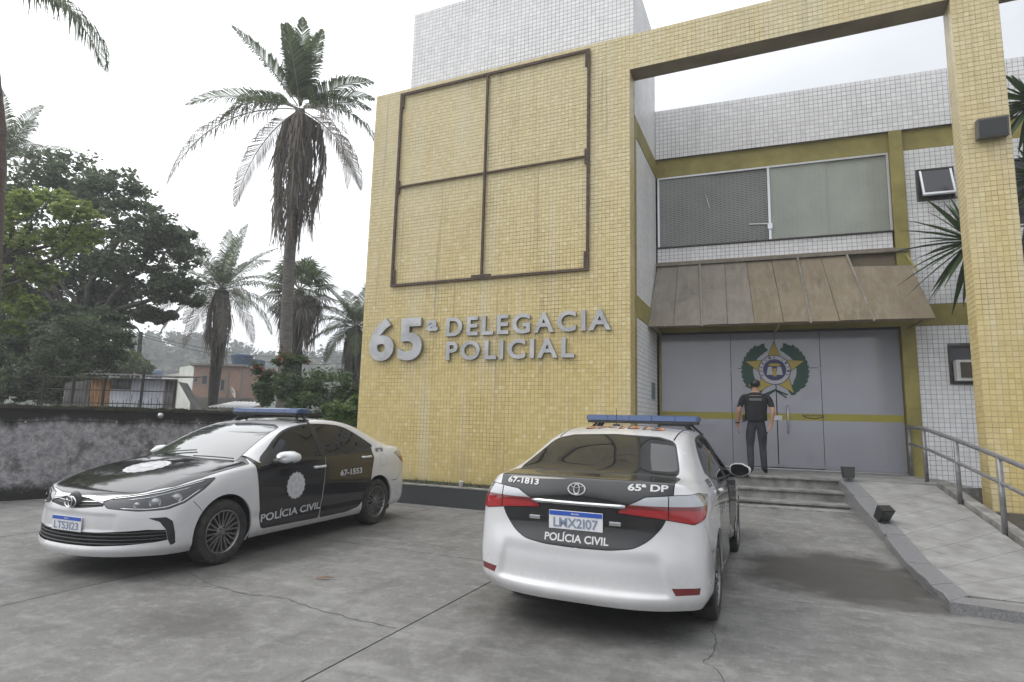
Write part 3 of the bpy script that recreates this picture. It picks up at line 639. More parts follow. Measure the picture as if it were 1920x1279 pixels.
# painted crest on the glass: wreath, star, disc
crest = empty('crest', (0, 0, 0), parent=station); CT, CZ, CD = 2.292, 2.66, 0.0850
M_GREEN = mat('crest_green', (0.012, 0.055, 0.038), 0.5); M_GOLD = mat('crest_gold', (0.40, 0.30, 0.05), 0.45); M_NAVY = mat('crest_navy', (0.035, 0.032, 0.12), 0.5); M_CWHITE = mat('crest_white', (0.46, 0.46, 0.49), 0.5)
def flat(name, pts, faces, mt, d): return orient(mesh_obj(name, [fp(CT+a, CD-d, CZ+b) for a, b in pts], faces, mt, crest), -EN)
for s in (-1, 1):
    branch = empty('wreath_branch', (0, 0, 0), parent=None); bpy.data.objects.remove(branch)
    for k in range(14):
        a = R(-128+k*13.0) if True else 0; r0 = 0.50
        ang = math.pi/2 - s*(R(150)-k*R(9.3)); cx, cz = r0*math.cos(ang), r0*math.sin(ang)-0.02
        tx, tz = s*math.sin(ang)*1.0, -s*math.cos(ang)*1.0
        tx, tz = -tx, -tz
        if tz < 0 and k > 4 and False: tx, tz = -tx, -tz
        for side_ in (-1, 1):
            da = side_*0.62; lx, lz = tx*math.cos(da)-tz*math.sin(da), tx*math.sin(da)+tz*math.cos(da); ln = 0.20 if 1 < k < 12 else 0.14; w = 0.052
            nx_, nz_ = -lz, lx
            pts = [(cx, cz), (cx+lx*ln*0.35+nx_*w, cz+lz*ln*0.35+nz_*w), (cx+lx*ln*0.7+nx_*w*0.8, cz+lz*ln*0.7+nz_*w*0.8), (cx+lx*ln, cz+lz*ln), (cx+lx*ln*0.7-nx_*w*0.8, cz+lz*ln*0.7-nz_*w*0.8), (cx+lx*ln*0.35-nx_*w, cz+lz*ln*0.35-nz_*w)]
            flat('wreath_leaf', pts, [tuple(range(6))], M_GREEN, 0.0004*(k % 3)+0.0002*side_)
    st = [(-s*0.02+s*0.26*k/6, -0.42-0.10*math.sin(k/6*2.2)) for k in range(7)]
    mb = MB(); mb.tube([fp(CT+a, CD-0.002, CZ+b) for a, b in ((-s*0.22, -0.50), (0.0, -0.40), (s*0.20, -0.56))], [0.016, 0.018, 0.014], 6); mb.build('wreath_stem', M_GREEN, crest)
v, f = star2(0.565, 0.43); flat('crest_star_edge', [(a*1.045, b*1.045) for a, b in v], f, M_GREEN, 0.0020); flat('crest_star', v, f, M_GOLD, 0.0032)
v, f = disc2(40, 0.295); flat('crest_ring', v, f, M_CWHITE, 0.0044); v, f = disc2(40, 0.300, 0, 0, 0.285); flat('crest_ring_edge', v, f, M_NAVY, 0.0050)
v, f = disc2(40, 0.215); flat('crest_disc', v, f, M_NAVY, 0.0056)
flat('crest_figure', [(-0.15, -0.10), (-0.03, -0.10), (-0.05, 0.06), (-0.12, 0.06)], [(0, 1, 2, 3)], M_CWHITE, 0.0068); flat('crest_figure', [(0.03, -0.10), (0.15, -0.10), (0.12, 0.06), (0.05, 0.06)], [(0, 1, 2, 3)], M_CWHITE, 0.0068)
flat('crest_lamp', [(-0.035, -0.13), (0.035, -0.13), (0.03, 0.03), (-0.03, 0.03)], [(0, 1, 2, 3)], M_GOLD, 0.0074); flat('crest_scales', [(-0.12, 0.10), (-0.08, 0.075), (0.08, 0.075), (0.12, 0.10), (0.07, 0.13), (-0.07, 0.13)], [tuple(range(6))], M_GOLD, 0.0074)
arc = 'POLÍCIA CIVIL'
for k, ch in enumerate(arc):
    if ch == ' ': continue
    v, f = text_fit(ch, -0.020, 0.020, 0, 0.044, 0.02); a = R(205)-R(230)*k/(len(arc)-1); c_, s_ = math.cos(a-math.pi/2), math.sin(a-math.pi/2)
    flat('crest_letter', [(p*c_-(q+0.232)*s_, p*s_+(q+0.232)*c_) for p, q in v], f, M_NAVY, 0.0068)
# panel on the side wall by the entrance
wbox('wall_plaque', TX1-0.004, TX1+0.012, 12.08, 12.40, 2.02, 2.36, mat('plaque_green', (0.16, 0.20, 0.19), 0.5), station)

# low granite planter wall in front of the tower
planter = empty('planter_wall', (0, 0, 0), label='low dark granite planter wall along the foot of the yellow tower', cat='planter')
nseg = 6; px0, px1 = -8.6, -2.30
for k in range(nseg):
    a = px0+(px1-px0)*k/nseg; b = px0+(px1-px0)*(k+1)/nseg
    wbox('granite_panel', a+0.002, b-0.002, 9.20, 9.24, -0.02, 0.325, M_GRANITE_DK, planter)
    wbox('coping', a+0.001, b-0.001, 9.19, 9.36, 0.326, 0.345, M_STEP, planter)
wbox('core', px0, px1, 9.241, 9.34, -0.02, 0.324, M_STEP, planter)
soil = MB(); soil.add([(px0, 9.34, 0.30), (px1, 9.34, 0.30), (px1, Y0, 0.31), (px0, Y0, 0.31)], [(0, 1, 2, 3)]); soil.build('soil', M_EARTH, planter)
# rusty sign frame, empty
sf = empty('sign_frame', (0, 0, 0), label='empty rusty steel sign frame fixed high on the yellow tower', cat='sign frame')
SX0, SX1, SZ0, SZ1, SXM, SZM = -7.345, -3.07, 4.285, 8.605, -5.225, 6.452
yf = Y0-0.045
def bar(name, x0, x1, z0, z1, mt=M_RUST, y0=yf-0.02, y1=yf+0.02): wbox(name, x0, x1, y0, y1, z0, z1, mt, sf)
bar('top_rail', SX0-0.03, SX1+0.03, SZ1-0.03, SZ1+0.018); bar('bottom_rail', SX0-0.03, SX1+0.03, SZ0-0.03, SZ0+0.02)
bar('side_rail', SX0-0.03, SX0+0.02, SZ0+0.021, SZ1-0.031); bar('side_rail', SX1-0.02, SX1+0.03, SZ0+0.021, SZ1-0.031)
bar('centre_post', SXM-0.022, SXM+0.022, SZ0+0.021, SZ1-0.031, M_RUST, yf-0.022, yf+0.018); bar('cross_bar', SX0+0.021, SXM-0.023, SZM-0.016, SZM+0.016); bar('cross_bar', SXM+0.023, SX1-0.021, SZM-0.016, SZM+0.016)
for x in (SX0+0.045, SX1-0.045):
    for z in (SZ0+0.18, SZ1-0.18, SZM): bar('gusset', x-0.02, x+0.02, z-0.15, z+0.15, M_RUST, yf-0.014, yf+0.014)
bar('foot_plate', SXM-0.22, SXM+0.22, SZ0+0.021, SZ0+0.065, M_RUST, yf-0.026, yf-0.0225)
for x in (SX0, SX1, SXM):
    for z in (SZ0+0.4, SZM+0.1, SZ1-0.4): wbox('bracket', x-0.012, x+0.012, yf+0.021, Y0+0.003, z-0.02, z+0.02, M_RUST, sf)
# brushed-steel letters
M_STEEL = mat('brushed_steel', (0.50, 0.505, 0.515), 0.36, 0.7); g_ = NT(M_STEEL)
g_.color(g_.ramp(g_.noise(g_.pos(), 3.0, 5, 0.6), 0.35, 0.75, (0.29, 0.295, 0.30), (0.47, 0.475, 0.485))); g_.rough(g_.math('ADD', 0.25, g_.math('MULTIPLY', g_.noise(g_.pos(), 60, 2, 0.5, (1, 1, 12)), 0.25)))
sign = empty('station_sign', (0, 0, 0), label='raised brushed steel letters 65ª DELEGACIA POLICIAL on yellow tower', cat='sign')
def solid_text(chars, x0, x1, z0, z1, depth=0.055, bold=0.026):
    """each character an extruded part; advance taken from the font"""
    whole, _ = text_geo(chars, 1.0, bold, 1.10); W0 = min(p[0] for p in whole); W1 = max(p[0] for p in whole)
    H0 = min(p[1] for p in text_geo('E', 1.0, bold)[0]); H1 = max(p[1] for p in text_geo('E', 1.0, bold)[0])
    sx = (x1-x0)/(W1-W0); sz = (z1-z0)/(H1-H0); adv = 0.0
    for k, ch in enumerate(chars):
        pre = chars[:k]
        v, f = text_geo(ch, 1.0, bold)
        # position of this character inside the word
        vv, _ = text_geo(chars[:k+1], 1.0, bold, 1.10); right = max(p[0] for p in vv); dx = right-max(p[0] for p in v)
        mid_ = (min(p[0] for p in v)+max(p[0] for p in v))/2; nar = 0.90 if len(chars) > 3 else 0.97
        front = [(x0+(mid_+(p[0]-mid_)*nar+dx-W0)*sx, z0+(p[1]-H0)*sz) for p in v]
        n = len(v); yb, yf_ = Y0-0.010, Y0-0.010-depth
        vs = [(a, yf_, b) for a, b in front] + [(a, yb, b) for a, b in front]; fs = []
        cnt = {}
        for fc in f:
            for i in range(len(fc)): e = (fc[i], fc[(i+1) % len(fc)]); cnt[e] = 1
        ar = sum((front[fc[0]][0]*(front[fc[1]][1]-front[fc[2]][1])+front[fc[1]][0]*(front[fc[2]][1]-front[fc[0]][1])+front[fc[2]][0]*(front[fc[0]][1]-front[fc[1]][1])) for fc in f)
        for fc in f: fs.append(tuple(fc) if ar > 0 else tuple(reversed(fc)))
        for (a, b) in cnt:
            if (b, a) not in cnt: fs.append((a, a+n, b+n, b) if ar > 0 else (b, b+n, a+n, a))
        mesh_obj('letter', vs, fs, M_STEEL, sign)
solid_text('65', -7.82, -6.50, 2.69, 3.555, 0.08, 0.032); solid_text('DELEGACIA', -5.995, -2.60, 3.145, 3.52); solid_text('POLICIAL', -5.965, -3.28, 2.667, 3.035)
v, f = text_fit('a', -6.43, -6.17, 3.265, 3.50, 0.045)
n = len(v); vs = [(p, Y0-0.06, q) for p, q in v]+[(p, Y0-0.010, q) for p, q in v]; cnt = {(fc[i], fc[(i+1) % len(fc)]): 1 for fc in f for i in range(len(fc))}
mesh_obj('letter', vs, list(f)+[(a, a+n, b+n, b) for (a, b) in cnt if (b, a) not in cnt], M_STEEL, sign)
# flood lamp on the pillar
fl = empty('floodlight', (0, 0, 0), label='boxy floodlight mounted high on the yellow pillar front', cat='floodlight')
M_FLB = mat('floodlight_body', (0.10, 0.095, 0.09), 0.5); M_FLG = mat('floodlight_lens', (0.035, 0.036, 0.038), 0.12)
def rbox(name, x0, x1, y0, y1, z0, z1, mt, parent, piv, ang, bev=0.0):
    b = MB(); b.box(x0, x1, y0, y1, z0, z1, Matrix.Translation(piv) @ Matrix.Rotation(ang, 4, 'X') @ Matrix.Translation(-Vector(piv)), bev); return b.build(name, mt, parent)
pv = Vector((2.96, Y0-0.06, 5.85))
rbox('lamp_body', 2.775, 3.145, Y0-0.17, Y0-0.04, 5.695, 5.985, M_FLB, fl, pv, R(8), 0.012); rbox('lamp_glass', 2.80, 3.12, Y0-0.178, Y0-0.1705, 5.72, 5.955, M_FLG, fl, pv, R(8))
wbox('bracket', 2.93, 2.99, Y0-0.05, Y0+0.003, 5.79, 5.90, M_FLB, fl)
# sloping entrance awning of worn corrugated sheets
aw = empty('awning', (0, 0, 0), label='weathered brown sloping sheet awning over the glass entrance', cat='awning')
def awn_mat(name, c0, c1):
    M = mat(name, c0, 0.75, 0, 0.3); g = NT(M); p = g.pos()
    c = g.ramp(g.noise(p, 2.2, 6, 0.65, (1.0, 1.0, 0.6)), 0.3, 0.75, c0, c1)
    c = g.mix(g.math('MULTIPLY', g.ramp(g.noise(p, 5, 8, 0.7, (2.2, 0.7, 0.45)), 0.50, 0.66), 0.7), c, (0.29, 0.262, 0.21)); c = g.mix(g.math('MULTIPLY', g.ramp(g.noise(p, 3, 8, 0.75), 0.56, 0.70), 0.6), c, (0.12, 0.105, 0.085)); g.color(c); g.bump(g.noise(p, 14, 4), 0.25, 0.01); return M
M_AWN1 = awn_mat('awning_sheet_grey', (0.175, 0.155, 0.128), (0.285, 0.260, 0.222)); M_AWN2 = awn_mat('awning_sheet_brown', (0.185, 0.148, 0.100), (0.285, 0.235, 0.165))
TOPZ, BOTZ, BD = 4.925, 3.44, -0.994
cuts = [(-0.07, 0.02), (0.72, 0.66), (0.80, 0.66), (1.75, 1.70), (2.62, 2.55), (2.72, 2.55), (3.82, 3.50), (4.785, 4.75)]
tb = [(-0.074, 0.02), (0.42, 0.45), (0.93, 0.88), (1.42, 1.40), (1.90, 1.82), (2.40, 2.30), (2.83, 2.78), (3.32, 3.20), (3.84, 3.65), (4.785, 4.62)]
for k in range(9):
    b0, t0 = tb[k]; b1, t1 = tb[k+1]; off = 0.010 if k % 2 else 0.0; top_d, top_z = (-0.02, TOPZ-0.005*k)
    if k == 8: tz = 4.60; top = [(t0, top_d+(BD-top_d)*0.21, TOPZ+(BOTZ-TOPZ)*0.21), (4.66, top_d+(BD-top_d)*0.24, TOPZ+(BOTZ-TOPZ)*0.24)]
    else: top = [(t0, top_d, top_z), (t1, top_d, top_z)]
    for r_ in range(2):
        f0, f1 = (0.0, 0.47) if r_ == 0 else (0.455, 1.0)
        o4 = []
        for (tt, dd, zz), bb, f_ in ((top[0], b0, f0), (top[1], b1, f0), (top[1], b1, f1), (top[0], b0, f1)):
            o4.append(fp(tt+(bb-tt)*f_+(0.004 if bb == b0 else -0.004), dd+(BD-dd)*f_-off-0.006*r_, zz+(BOTZ-zz)*f_+random.uniform(-.008, .008)))
        nn = (o4[1]-o4[0]).cross(o4[3]-o4[0]).normalized()
        if nn.y > 0: nn = -nn
        vs = [q+nn*0.008 for q in o4]+[q-nn*0.004 for q in o4]
        o = mesh_obj('sheet', vs, [(0, 3, 2, 1), (4, 5, 6, 7), (0, 1, 5, 4), (1, 2, 6, 5), (2, 3, 7, 6), (3, 0, 4, 7)], M_AWN1 if k < 4 else M_AWN2, aw)
        if sum(p.normal.dot(p.center-sum(o4, Vector())/4)*p.area for p in o.data.polygons) < 0: o.data.flip_normals()
for t_, b_ in ((0.90, 0.95), (2.78, 2.85), (3.65, 3.86)):
    mb = MB(); mb.tube([fp(t_, -0.06, TOPZ+0.0), fp(b_, BD-0.03, BOTZ-0.03)], 0.022, 6); mb.build('batten', grimy('pale_batten', (0.22, 0.20, 0.165), (0.32, 0.295, 0.25), 5, 0.8) if t_ < 1 else bpy.data.materials['pale_batten'], aw)
mb = MB(); mb.box(-0.05, 4.70, -0.09, 0.02, TOPZ-0.02, TOPZ+0.035, MF); mb.build('ridge_flashing', M_AWN1, aw)
mb = MB(); mb.box(-0.04, 4.74, BD+0.03, BD+0.06, BOTZ-0.020, BOTZ+0.012, MF); mb.build('front_rail', M_AWN2, aw)
for t_ in (0.05, 2.3, 4.62):
    mb = MB(); mb.box(t_, t_+0.04, BD+0.065, 0.0, BOTZ-0.04, BOTZ+0.005, MF); mb.build('support_arm', M_OLIVE, aw)
mb = MB(); mb.tube([fp(4.66, -0.02, 4.86), fp(4.74, -0.35, 4.42)], 0.02, 6); mb.build('stay', M_OLIVE, aw)
# handrail of the ramp
M_RAIL = grimy('galvanised_tube', (0.19, 0.19, 0.195), (0.30, 0.30, 0.305), 10, 0.5, metal=0.5)
hr = empty('handrail', (0, 0, 0), label='grey tubular handrail running down the right side of the ramp', cat='handrail')
PT = [(2.20, 12.98, 0.70, 1.575), (2.165, 11.57, 0.70, 1.538), (2.255, 10.10, 0.545, 1.383), (2.42, 8.98, 0.315, 1.205), (2.53, 7.75, 0.14, 1.03), (2.60, 6.75, 0.09, 0.98)]
for x, y, z0, z1 in PT:
    b = MB(); b.tube([(x, y, z0-0.02), (x, y, z1)], 0.030, 10); b.build('post', M_RAIL, hr, True)
b = MB(); b.tube([(x, y, z1+0.01) for x, y, z0, z1 in PT], 0.030, 10); b.build('top_rail', M_RAIL, hr, True)
b = MB(); b.tube([(x, y, z1-0.30+0.02*k*0) for k, (x, y, z0, z1) in enumerate(PT)], 0.023, 10); b.build('mid_rail', M_RAIL, hr, True)
# two black ground floodlights on the ramp kerb
def ground_flood(loc, rz, tiltx, label):
    o = empty('ground_floodlight', loc, rz, label, 'floodlight', 'black floodlights on the ramp kerb')
    b = MB(); b.box(-0.055, 0.055, -0.05, 0.05, 0.0, 0.012); b.tube([(0, 0, 0.012), (0, 0, 0.05)], 0.012, 6); b.build('base', M_FLG, o)
    h = MB(); Mx = Matrix.Translation((0, 0, 0.105)) @ Matrix.Rotation(tiltx, 4, 'X')
    vs = [(-0.075, -0.05, -0.085), (0.075, -0.05, -0.085), (0.075, 0.05, -0.085), (-0.075, 0.05, -0.085), (-0.092, -0.055, 0.095), (0.092, -0.055, 0.095), (0.092, 0.055, 0.095), (-0.092, 0.055, 0.095)]
    h.add([Mx @ Vector(q) for q in vs], [(0, 3, 2, 1), (4, 5, 6, 7), (0, 1, 5, 4), (1, 2, 6, 5), (2, 3, 7, 6), (3, 0, 4, 7)]); h.build('lamp_head', M_TRIM, o)
    g2 = MB(); g2.add([Mx @ Vector(q) for q in ((-0.07, -0.0565, -0.07), (0.07, -0.0565, -0.07), (0.083, -0.059, 0.08), (-0.083, -0.059, 0.08))], [(0, 1, 2, 3)]); g2.build('lamp_glass', M_FLG, o)
    return o
ground_flood((1.00, 10.90, 0.715), R(8), R(-4), 'small black floodlight standing at the top of the ramp kerb'); ground_flood((1.20, 9.03, 0.335), R(35), R(32), 'black floodlight tipped over halfway down the ramp kerb')
# ------------------------------------------------------------------ police sedans
def paint_mat():
    M = mat('white_car_paint', (0.80, 0.80, 0.81), 0.28, 0, 0.5, 1.0); g = NT(M)
    z = g.sep(g.coord())[2]
    low = g.math('SUBTRACT', 1.0, g.math('MULTIPLY', z, 1.9), clamp=True)      # road dirt on the lower body
    d = g.math('MAXIMUM', g.math('MULTIPLY', g.ramp(g.noise(g.coord(), 7, 6, 0.65), 0.36, 0.70), low, clamp=True), g.math('MULTIPLY', g.ramp(g.noise(g.coord(), 3.5, 8, 0.75), 0.58, 0.74), 0.35))
    f = g.ramp(g.noise(g.coord(), 2.2, 3), 0.35, 0.8, (0.55, 0.55, 0.565), (0.61, 0.61, 0.615))
    g.color(g.mix(g.math('MULTIPLY', d, 0.55), f, (0.42, 0.39, 0.34)))
    g.rough(g.math('ADD', g.math('MULTIPLY', d, 0.4), 0.24)); return M
def vinyl_mat():
    M = mat('black_vinyl', (0.016, 0.016, 0.018), 0.26, 0, 0.5, 0.5); g = NT(M)
    z = g.sep(g.coord())[2]
    dust = g.math('MULTIPLY', g.ramp(g.noise(g.coord(), 5, 6, 0.6), 0.35, 0.8), 0.5)
    g.color(g.mix(g.math('MULTIPLY', dust, 0.55), (0.008, 0.008, 0.010), (0.05, 0.049, 0.047)))
    g.rough(g.math('ADD', g.math('MULTIPLY', dust, 0.22), 0.07)); return M
M_PAINT = paint_mat(); M_VINYL = vinyl_mat()
M_GLASS = mat('tinted_car_glass', (0.012, 0.013, 0.014), 0.02, 0, 0.42)
M_WSGLASS = mat('windscreen_glass', (0.045, 0.050, 0.050), 0.02, 0, 1.0, 1.0)
M_SEAM = mat('panel_gap', (0.012, 0.012, 0.012), 0.9)
M_CHROME = mat('chrome', (0.60, 0.61, 0.62), 0.12, 1.0)
M_TYRE = grimy('tyre_rubber', (0.018, 0.018, 0.018), (0.055, 0.052, 0.048), 14, 0.85)
M_RIM = grimy('grey_alloy', (0.17, 0.17, 0.175), (0.28, 0.275, 0.27), 9, 0.35, metal=0.75)
M_RIMDARK = mat('wheel_dark', (0.012, 0.012, 0.012), 0.8)
M_LAMPRED = mat('red_lamp_lens', (0.30, 0.010, 0.014), 0.10, 0, 0.6, 0.8)
M_LAMPDK = mat('dark_red_lamp_lens', (0.14, 0.006, 0.008), 0.10, 0, 0.6, 0.8)
M_LAMPCLR = mat('silver_lamp_lens', (0.42, 0.43, 0.45), 0.14, 0.7, 0.6, 0.9)
M_LAMPBLK = mat('lamp_housing', (0.045, 0.047, 0.05), 0.12, 0.3, 0.5, 1.0)
M_BLUE = mat('blue_light_bar_lens', (0.032, 0.066, 0.165), 0.28, 0, 0.5, 0.3)
M_DECAL = mat('white_lettering', (0.58, 0.58, 0.59), 0.4)
M_DECALG = mat('silver_lettering', (0.46, 0.47, 0.49), 0.4)
M_DECALO = mat('orange_lettering', (0.60, 0.25, 0.10), 0.5)
M_PLATE = mat('plate_white', (0.66, 0.67, 0.69), 0.4); M_PLBLUE = mat('plate_blue', (0.03, 0.09, 0.42), 0.4)
M_PLTXT = mat('plate_grey_blue', (0.20, 0.24, 0.34), 0.5)
M_MIRROR = mat('mirror_glass', (0.35, 0.36, 0.38), 0.05, 1.0)

def car_cage():
    XS = [2.02, 1.76, 1.50, 1.20, 0.98, 0.60, 0.15, -0.30, -0.75, -1.15, -1.50, -1.82, -2.06]
    XC = [2.20, 1.94, 1.64, 1.32, 1.10, 0.74, 0.28, -0.30, -0.75, -1.16, -1.52, -1.86, -2.235]
    ZC = [0.735, 0.845, 0.925, 0.985, 1.015, 1.208, 1.412, 1.482, 1.474, 1.410, 1.257, 1.118, 1.088]
    XR = [2.10, 1.84, 1.56, 1.27, 1.06, 0.71, 0.24, -0.30, -0.75, -1.15, -1.50, -1.82, -2.14]
    YR = [0.56, 0.63, 0.66, 0.68, 0.690, 0.672, 0.630, 0.610, 0.597, 0.592, 0.61, 0.635, 0.60]
    ZR = [0.745, 0.845, 0.915, 0.965, 0.990, 1.195, 1.398, 1.448, 1.436, 1.366, 1.215, 1.098, 1.078]
    YE = [0.735, 0.80, 0.835, 0.852, 0.855, 0.855, 0.857, 0.857, 0.855, 0.845, 0.83, 0.80, 0.735]
    ZE = [0.735, 0.815, 0.870, 0.912, 0.938, 0.948, 0.960, 0.972, 0.985, 1.000, 1.025, 1.045, 1.045]
    U = []
    for i in range(13):
        c = Vector((XC[i], 0, ZC[i])); r = Vector((XR[i], YR[i], ZR[i])); e = Vector((XS[i], YE[i], ZE[i]))
        row = []
        for t in (0.0, 0.36, 0.72):
            row.append(Vector((c.x+(r.x-c.x)*t*t, r.y*t, c.z+(r.z-c.z)*t**2.2)))
        row.append(r)
        for t in (0.36, 0.76):
            bul = 0.012*math.sin(math.pi*t)
            row.append(r.lerp(e, t) + Vector((0, bul, bul)))
        row.append(e); U.append(row)
    # lower body rows below the edge: (dz below edge, half-width)
    fr = [0, 0.20, 0.40, 0.58, 0.76, 0.90]
    cols = []                                     # columns round the half perimeter: front centre -> side -> rear centre
    FX = [(2.275, 0.680), (2.300, 0.585), (2.305, 0.490), (2.298, 0.385), (2.298, 0.300), (2.335, 0.255), (2.305, 0.195)]
    FC = [(2.015, 0.790, 0.665), (2.010, 0.822, 0.580), (2.00, 0.840, 0.490), (1.995, 0.850, 0.385), (1.985, 0.846, 0.310), (1.990, 0.848, 0.260), (1.970, 0.800, 0.200)]
    for j in range(6):
        t = fr[j]; top = U[0][j]; col = [top]
        for (xc, zc), (xk, yk, zk) in zip(FX, FC):
            col.append(Vector((xc-(xc-xk)*t**2.6, yk*t if t < 0.8 else yk*(0.8+(t-0.8)*0.75), zc+(zk-zc)*t)))
        cols.append(col)
    yw = [0.0, 0.012, 0.019, 0.020, 0.012, -0.005, -0.035]
    base_y = [0.835, 0.862, 0.872, 0.872, 0.870, 0.868, 0.868, 0.868, 0.868, 0.870, 0.872, 0.865, 0.848]
    for i in range(13):
        e = U[i][6]; col = [e]
        zs = [e.z-0.075, e.z-0.20, 0.55 if e.z > 0.85 else 0.49, 0.400, 0.315, 0.250, 0.192]
        if i == 0: col += [Vector(q) for q in FC]
        elif i == 12:
            col += [Vector(q) for q in ((-2.085, 0.815, 0.955), (-2.09, 0.848, 0.845), (-2.085, 0.862, 0.70), (-2.095, 0.868, 0.53), (-2.085, 0.862, 0.385), (-2.075, 0.858, 0.31), (-2.03, 0.82, 0.238))]
        else:
            for k, z in enumerate(zs):
                y = base_y[i] + (0.004, 0.012, 0.014, 0.010, 0.004, -0.002, -0.045)[k]
                if i == 11: z = z+0.03*(k > 3)
                col.append(Vector((XS[i], y, z)))
        cols.append(col)
    RX = [(-2.275, 1.005), (-2.265, 0.885), (-2.265, 0.70), (-2.335, 0.545), (-2.308, 0.370), (-2.345, 0.300), (-2.300, 0.245)]
    RC = [(-2.085, 0.815, 0.955), (-2.09, 0.848, 0.845), (-2.085, 0.862, 0.70), (-2.095, 0.868, 0.53), (-2.085, 0.862, 0.385), (-2.075, 0.858, 0.31), (-2.03, 0.82, 0.238)]
    for j in reversed(range(6)):
        t = fr[j]; top = U[12][j]; col = [top]
        for (xc, zc), (xk, yk, zk) in zip(RX, RC):
            col.append(Vector((xc-(xc-xk)*t**3.0, yk*t if t < 0.8 else yk*(0.8+(t-0.8)*0.75), zc+(zk-zc)*t)))
        cols.append(col)
    return U, cols

def car_shell(levels=3):
    U, cols = car_cage()
    bm = bmesh.new(); key = {}
    def vert(p):
        k = (round(p.x, 5), round(p.y, 5), round(p.z, 5))
        if k not in key: key[k] = bm.verts.new(p)
        return key[k]
    def quad(a, b, c, d):
        vs = []
        for q in (a, b, c, d):
            w = vert(q)
            if w not in vs: vs.append(w)
        if len(vs) > 2:
            try: bm.faces.new(vs)
            except ValueError: pass
    def both(a, b, c, d):
        quad(a, b, c, d)
        f = lambda q: Vector((q.x, -q.y, q.z))
        quad(f(d), f(c), f(b), f(a))
    for i in range(12):
        for j in range(6): both(U[i][j], U[i+1][j], U[i+1][j+1], U[i][j+1])
    for i in range(len(cols)-1):
        for k in range(len(cols[0])-1): both(cols[i][k], cols[i+1][k], cols[i+1][k+1], cols[i][k+1])
    bm.normal_update()
    bmesh.ops.recalc_face_normals(bm, faces=bm.faces[:])
    cl = bm.edges.layers.float.new('crease_edge')
    def crease(a, b, v):
        for s in (1, -1):
            va = key.get((round(a.x, 5), round(a.y*s, 5), round(a.z, 5))); vb = key.get((round(b.x, 5), round(b.y*s, 5), round(b.z, 5)))
            if va and vb:
                e = bm.edges.get((va, vb))
                if e: e[cl] = v
    for i in range(12): crease(U[i][6], U[i+1][6], 0.35 if i < 4 else 0.25)
    for i in range(12):
        if i >= 4: crease(U[i][3], U[i+1][3], 0.25)
    for j in range(6):
        crease(U[12][j], U[12][j+1], 0.55); crease(U[0][j], U[0][j+1], 0.4)
    for j in range(6):
        crease(U[4][j], U[4][j+1], 0.55); crease(U[11][j], U[11][j+1], 0.35)
    me = bpy.data.meshes.new('shell'); bm.to_mesh(me); bm.free()
    o = bpy.data.objects.new('shell', me); COL.objects.link(o)
    md = o.modifiers.new('s', 'SUBSURF'); md.levels = levels; md.render_levels = levels
    bpy.context.view_layer.update()
    m2 = bpy.data.meshes.new_from_object(o.evaluated_get(bpy.context.evaluated_depsgraph_get()))
    bpy.data.objects.remove(o)
    if sum(p.normal.z*p.area for p in m2.polygons if p.center.z > 0.9) < 0: m2.flip_normals()
    # pressed-in middle of the rear bumper between the corner pods, and a crease along the flanks
    sm = lambda t: max(0.0, min(1.0, t))**2*(3-2*max(0.0, min(1.0, t)))
    for v in m2.vertices:
        x, y, z = v.co
        if x < -2.02:
            k = sm((0.66-0.22*(z-0.30)-abs(y))/0.055)*sm((z-0.325)/0.03)*sm((0.635-z)/0.10); v.co.x += 0.022*k
        if abs(y) > 0.8 and abs(x) < 2.0:
            v.co.y -= math.copysign(0.010*sm(1-abs(z-0.40)/0.09)*sm((1.15-abs(x))/0.25), y)
        if x > 1.95:
            k = sm((0.52-abs(y))/0.06)*sm((z-0.405)/0.02)*sm((0.575-z)/0.03); v.co.x -= 0.010*k
    m2.update()
    bvh = BVHTree.FromPolygons([v.co.copy() for v in m2.vertices], [tuple(p.vertices) for p in m2.polygons])
    vn = [v.normal.copy() for v in m2.vertices]
    polys = []
    for p in m2.polygons:
        if p.center.y < -1e-5: continue
        polys.append([(m2.vertices[i].co.copy(), vn[i].copy()) for i in p.vertices])
    bpy.data.meshes.remove(m2)
    return polys, bvh

def ear_clip(pts):
    pts = list(pts); n = len(pts)
    area = sum(pts[i][0]*pts[(i+1) % n][1]-pts[(i+1) % n][0]*pts[i][1] for i in range(n))
    if area < 0: pts.reverse()
    cr = lambda o, a, b: (a[0]-o[0])*(b[1]-o[1])-(a[1]-o[1])*(b[0]-o[0])
    if all(cr(pts[i-1], pts[i], pts[(i+1) % n]) >= -1e-9 for i in range(n)): return [pts]
    out = []
    guard = 0
    while len(pts) > 3 and guard < 4000:
        guard += 1; n = len(pts); done = False
        for i in range(n):
            a, b, c = pts[i-1], pts[i], pts[(i+1) % n]
            if cr(a, b, c) <= 1e-12: continue
            if any(cr(a, b, q) > 1e-12 and cr(b, c, q) > 1e-12 and cr(c, a, q) > 1e-12 for q in pts if q not in (a, b, c)): continue
            out.append([a, b, c]); pts.pop(i); done = True; break
        if not done: pts.pop(0)
    out.append(pts)
    return out
def smooth_outline(pts, per=4):
    n = len(pts); out = []
    for i in range(n):
        p0, p1, p2, p3 = pts[i-1], pts[i], pts[(i+1) % n], pts[(i+2) % n]
        for k in range(per):
            t = k/per
            out.append(tuple(0.5*((2*p1[d])+(-p0[d]+p2[d])*t+(2*p0[d]-5*p1[d]+4*p2[d]-p3[d])*t*t+(-p0[d]+3*p1[d]-3*p2[d]+p3[d])*t**3) for d in (0, 1)))
    return out
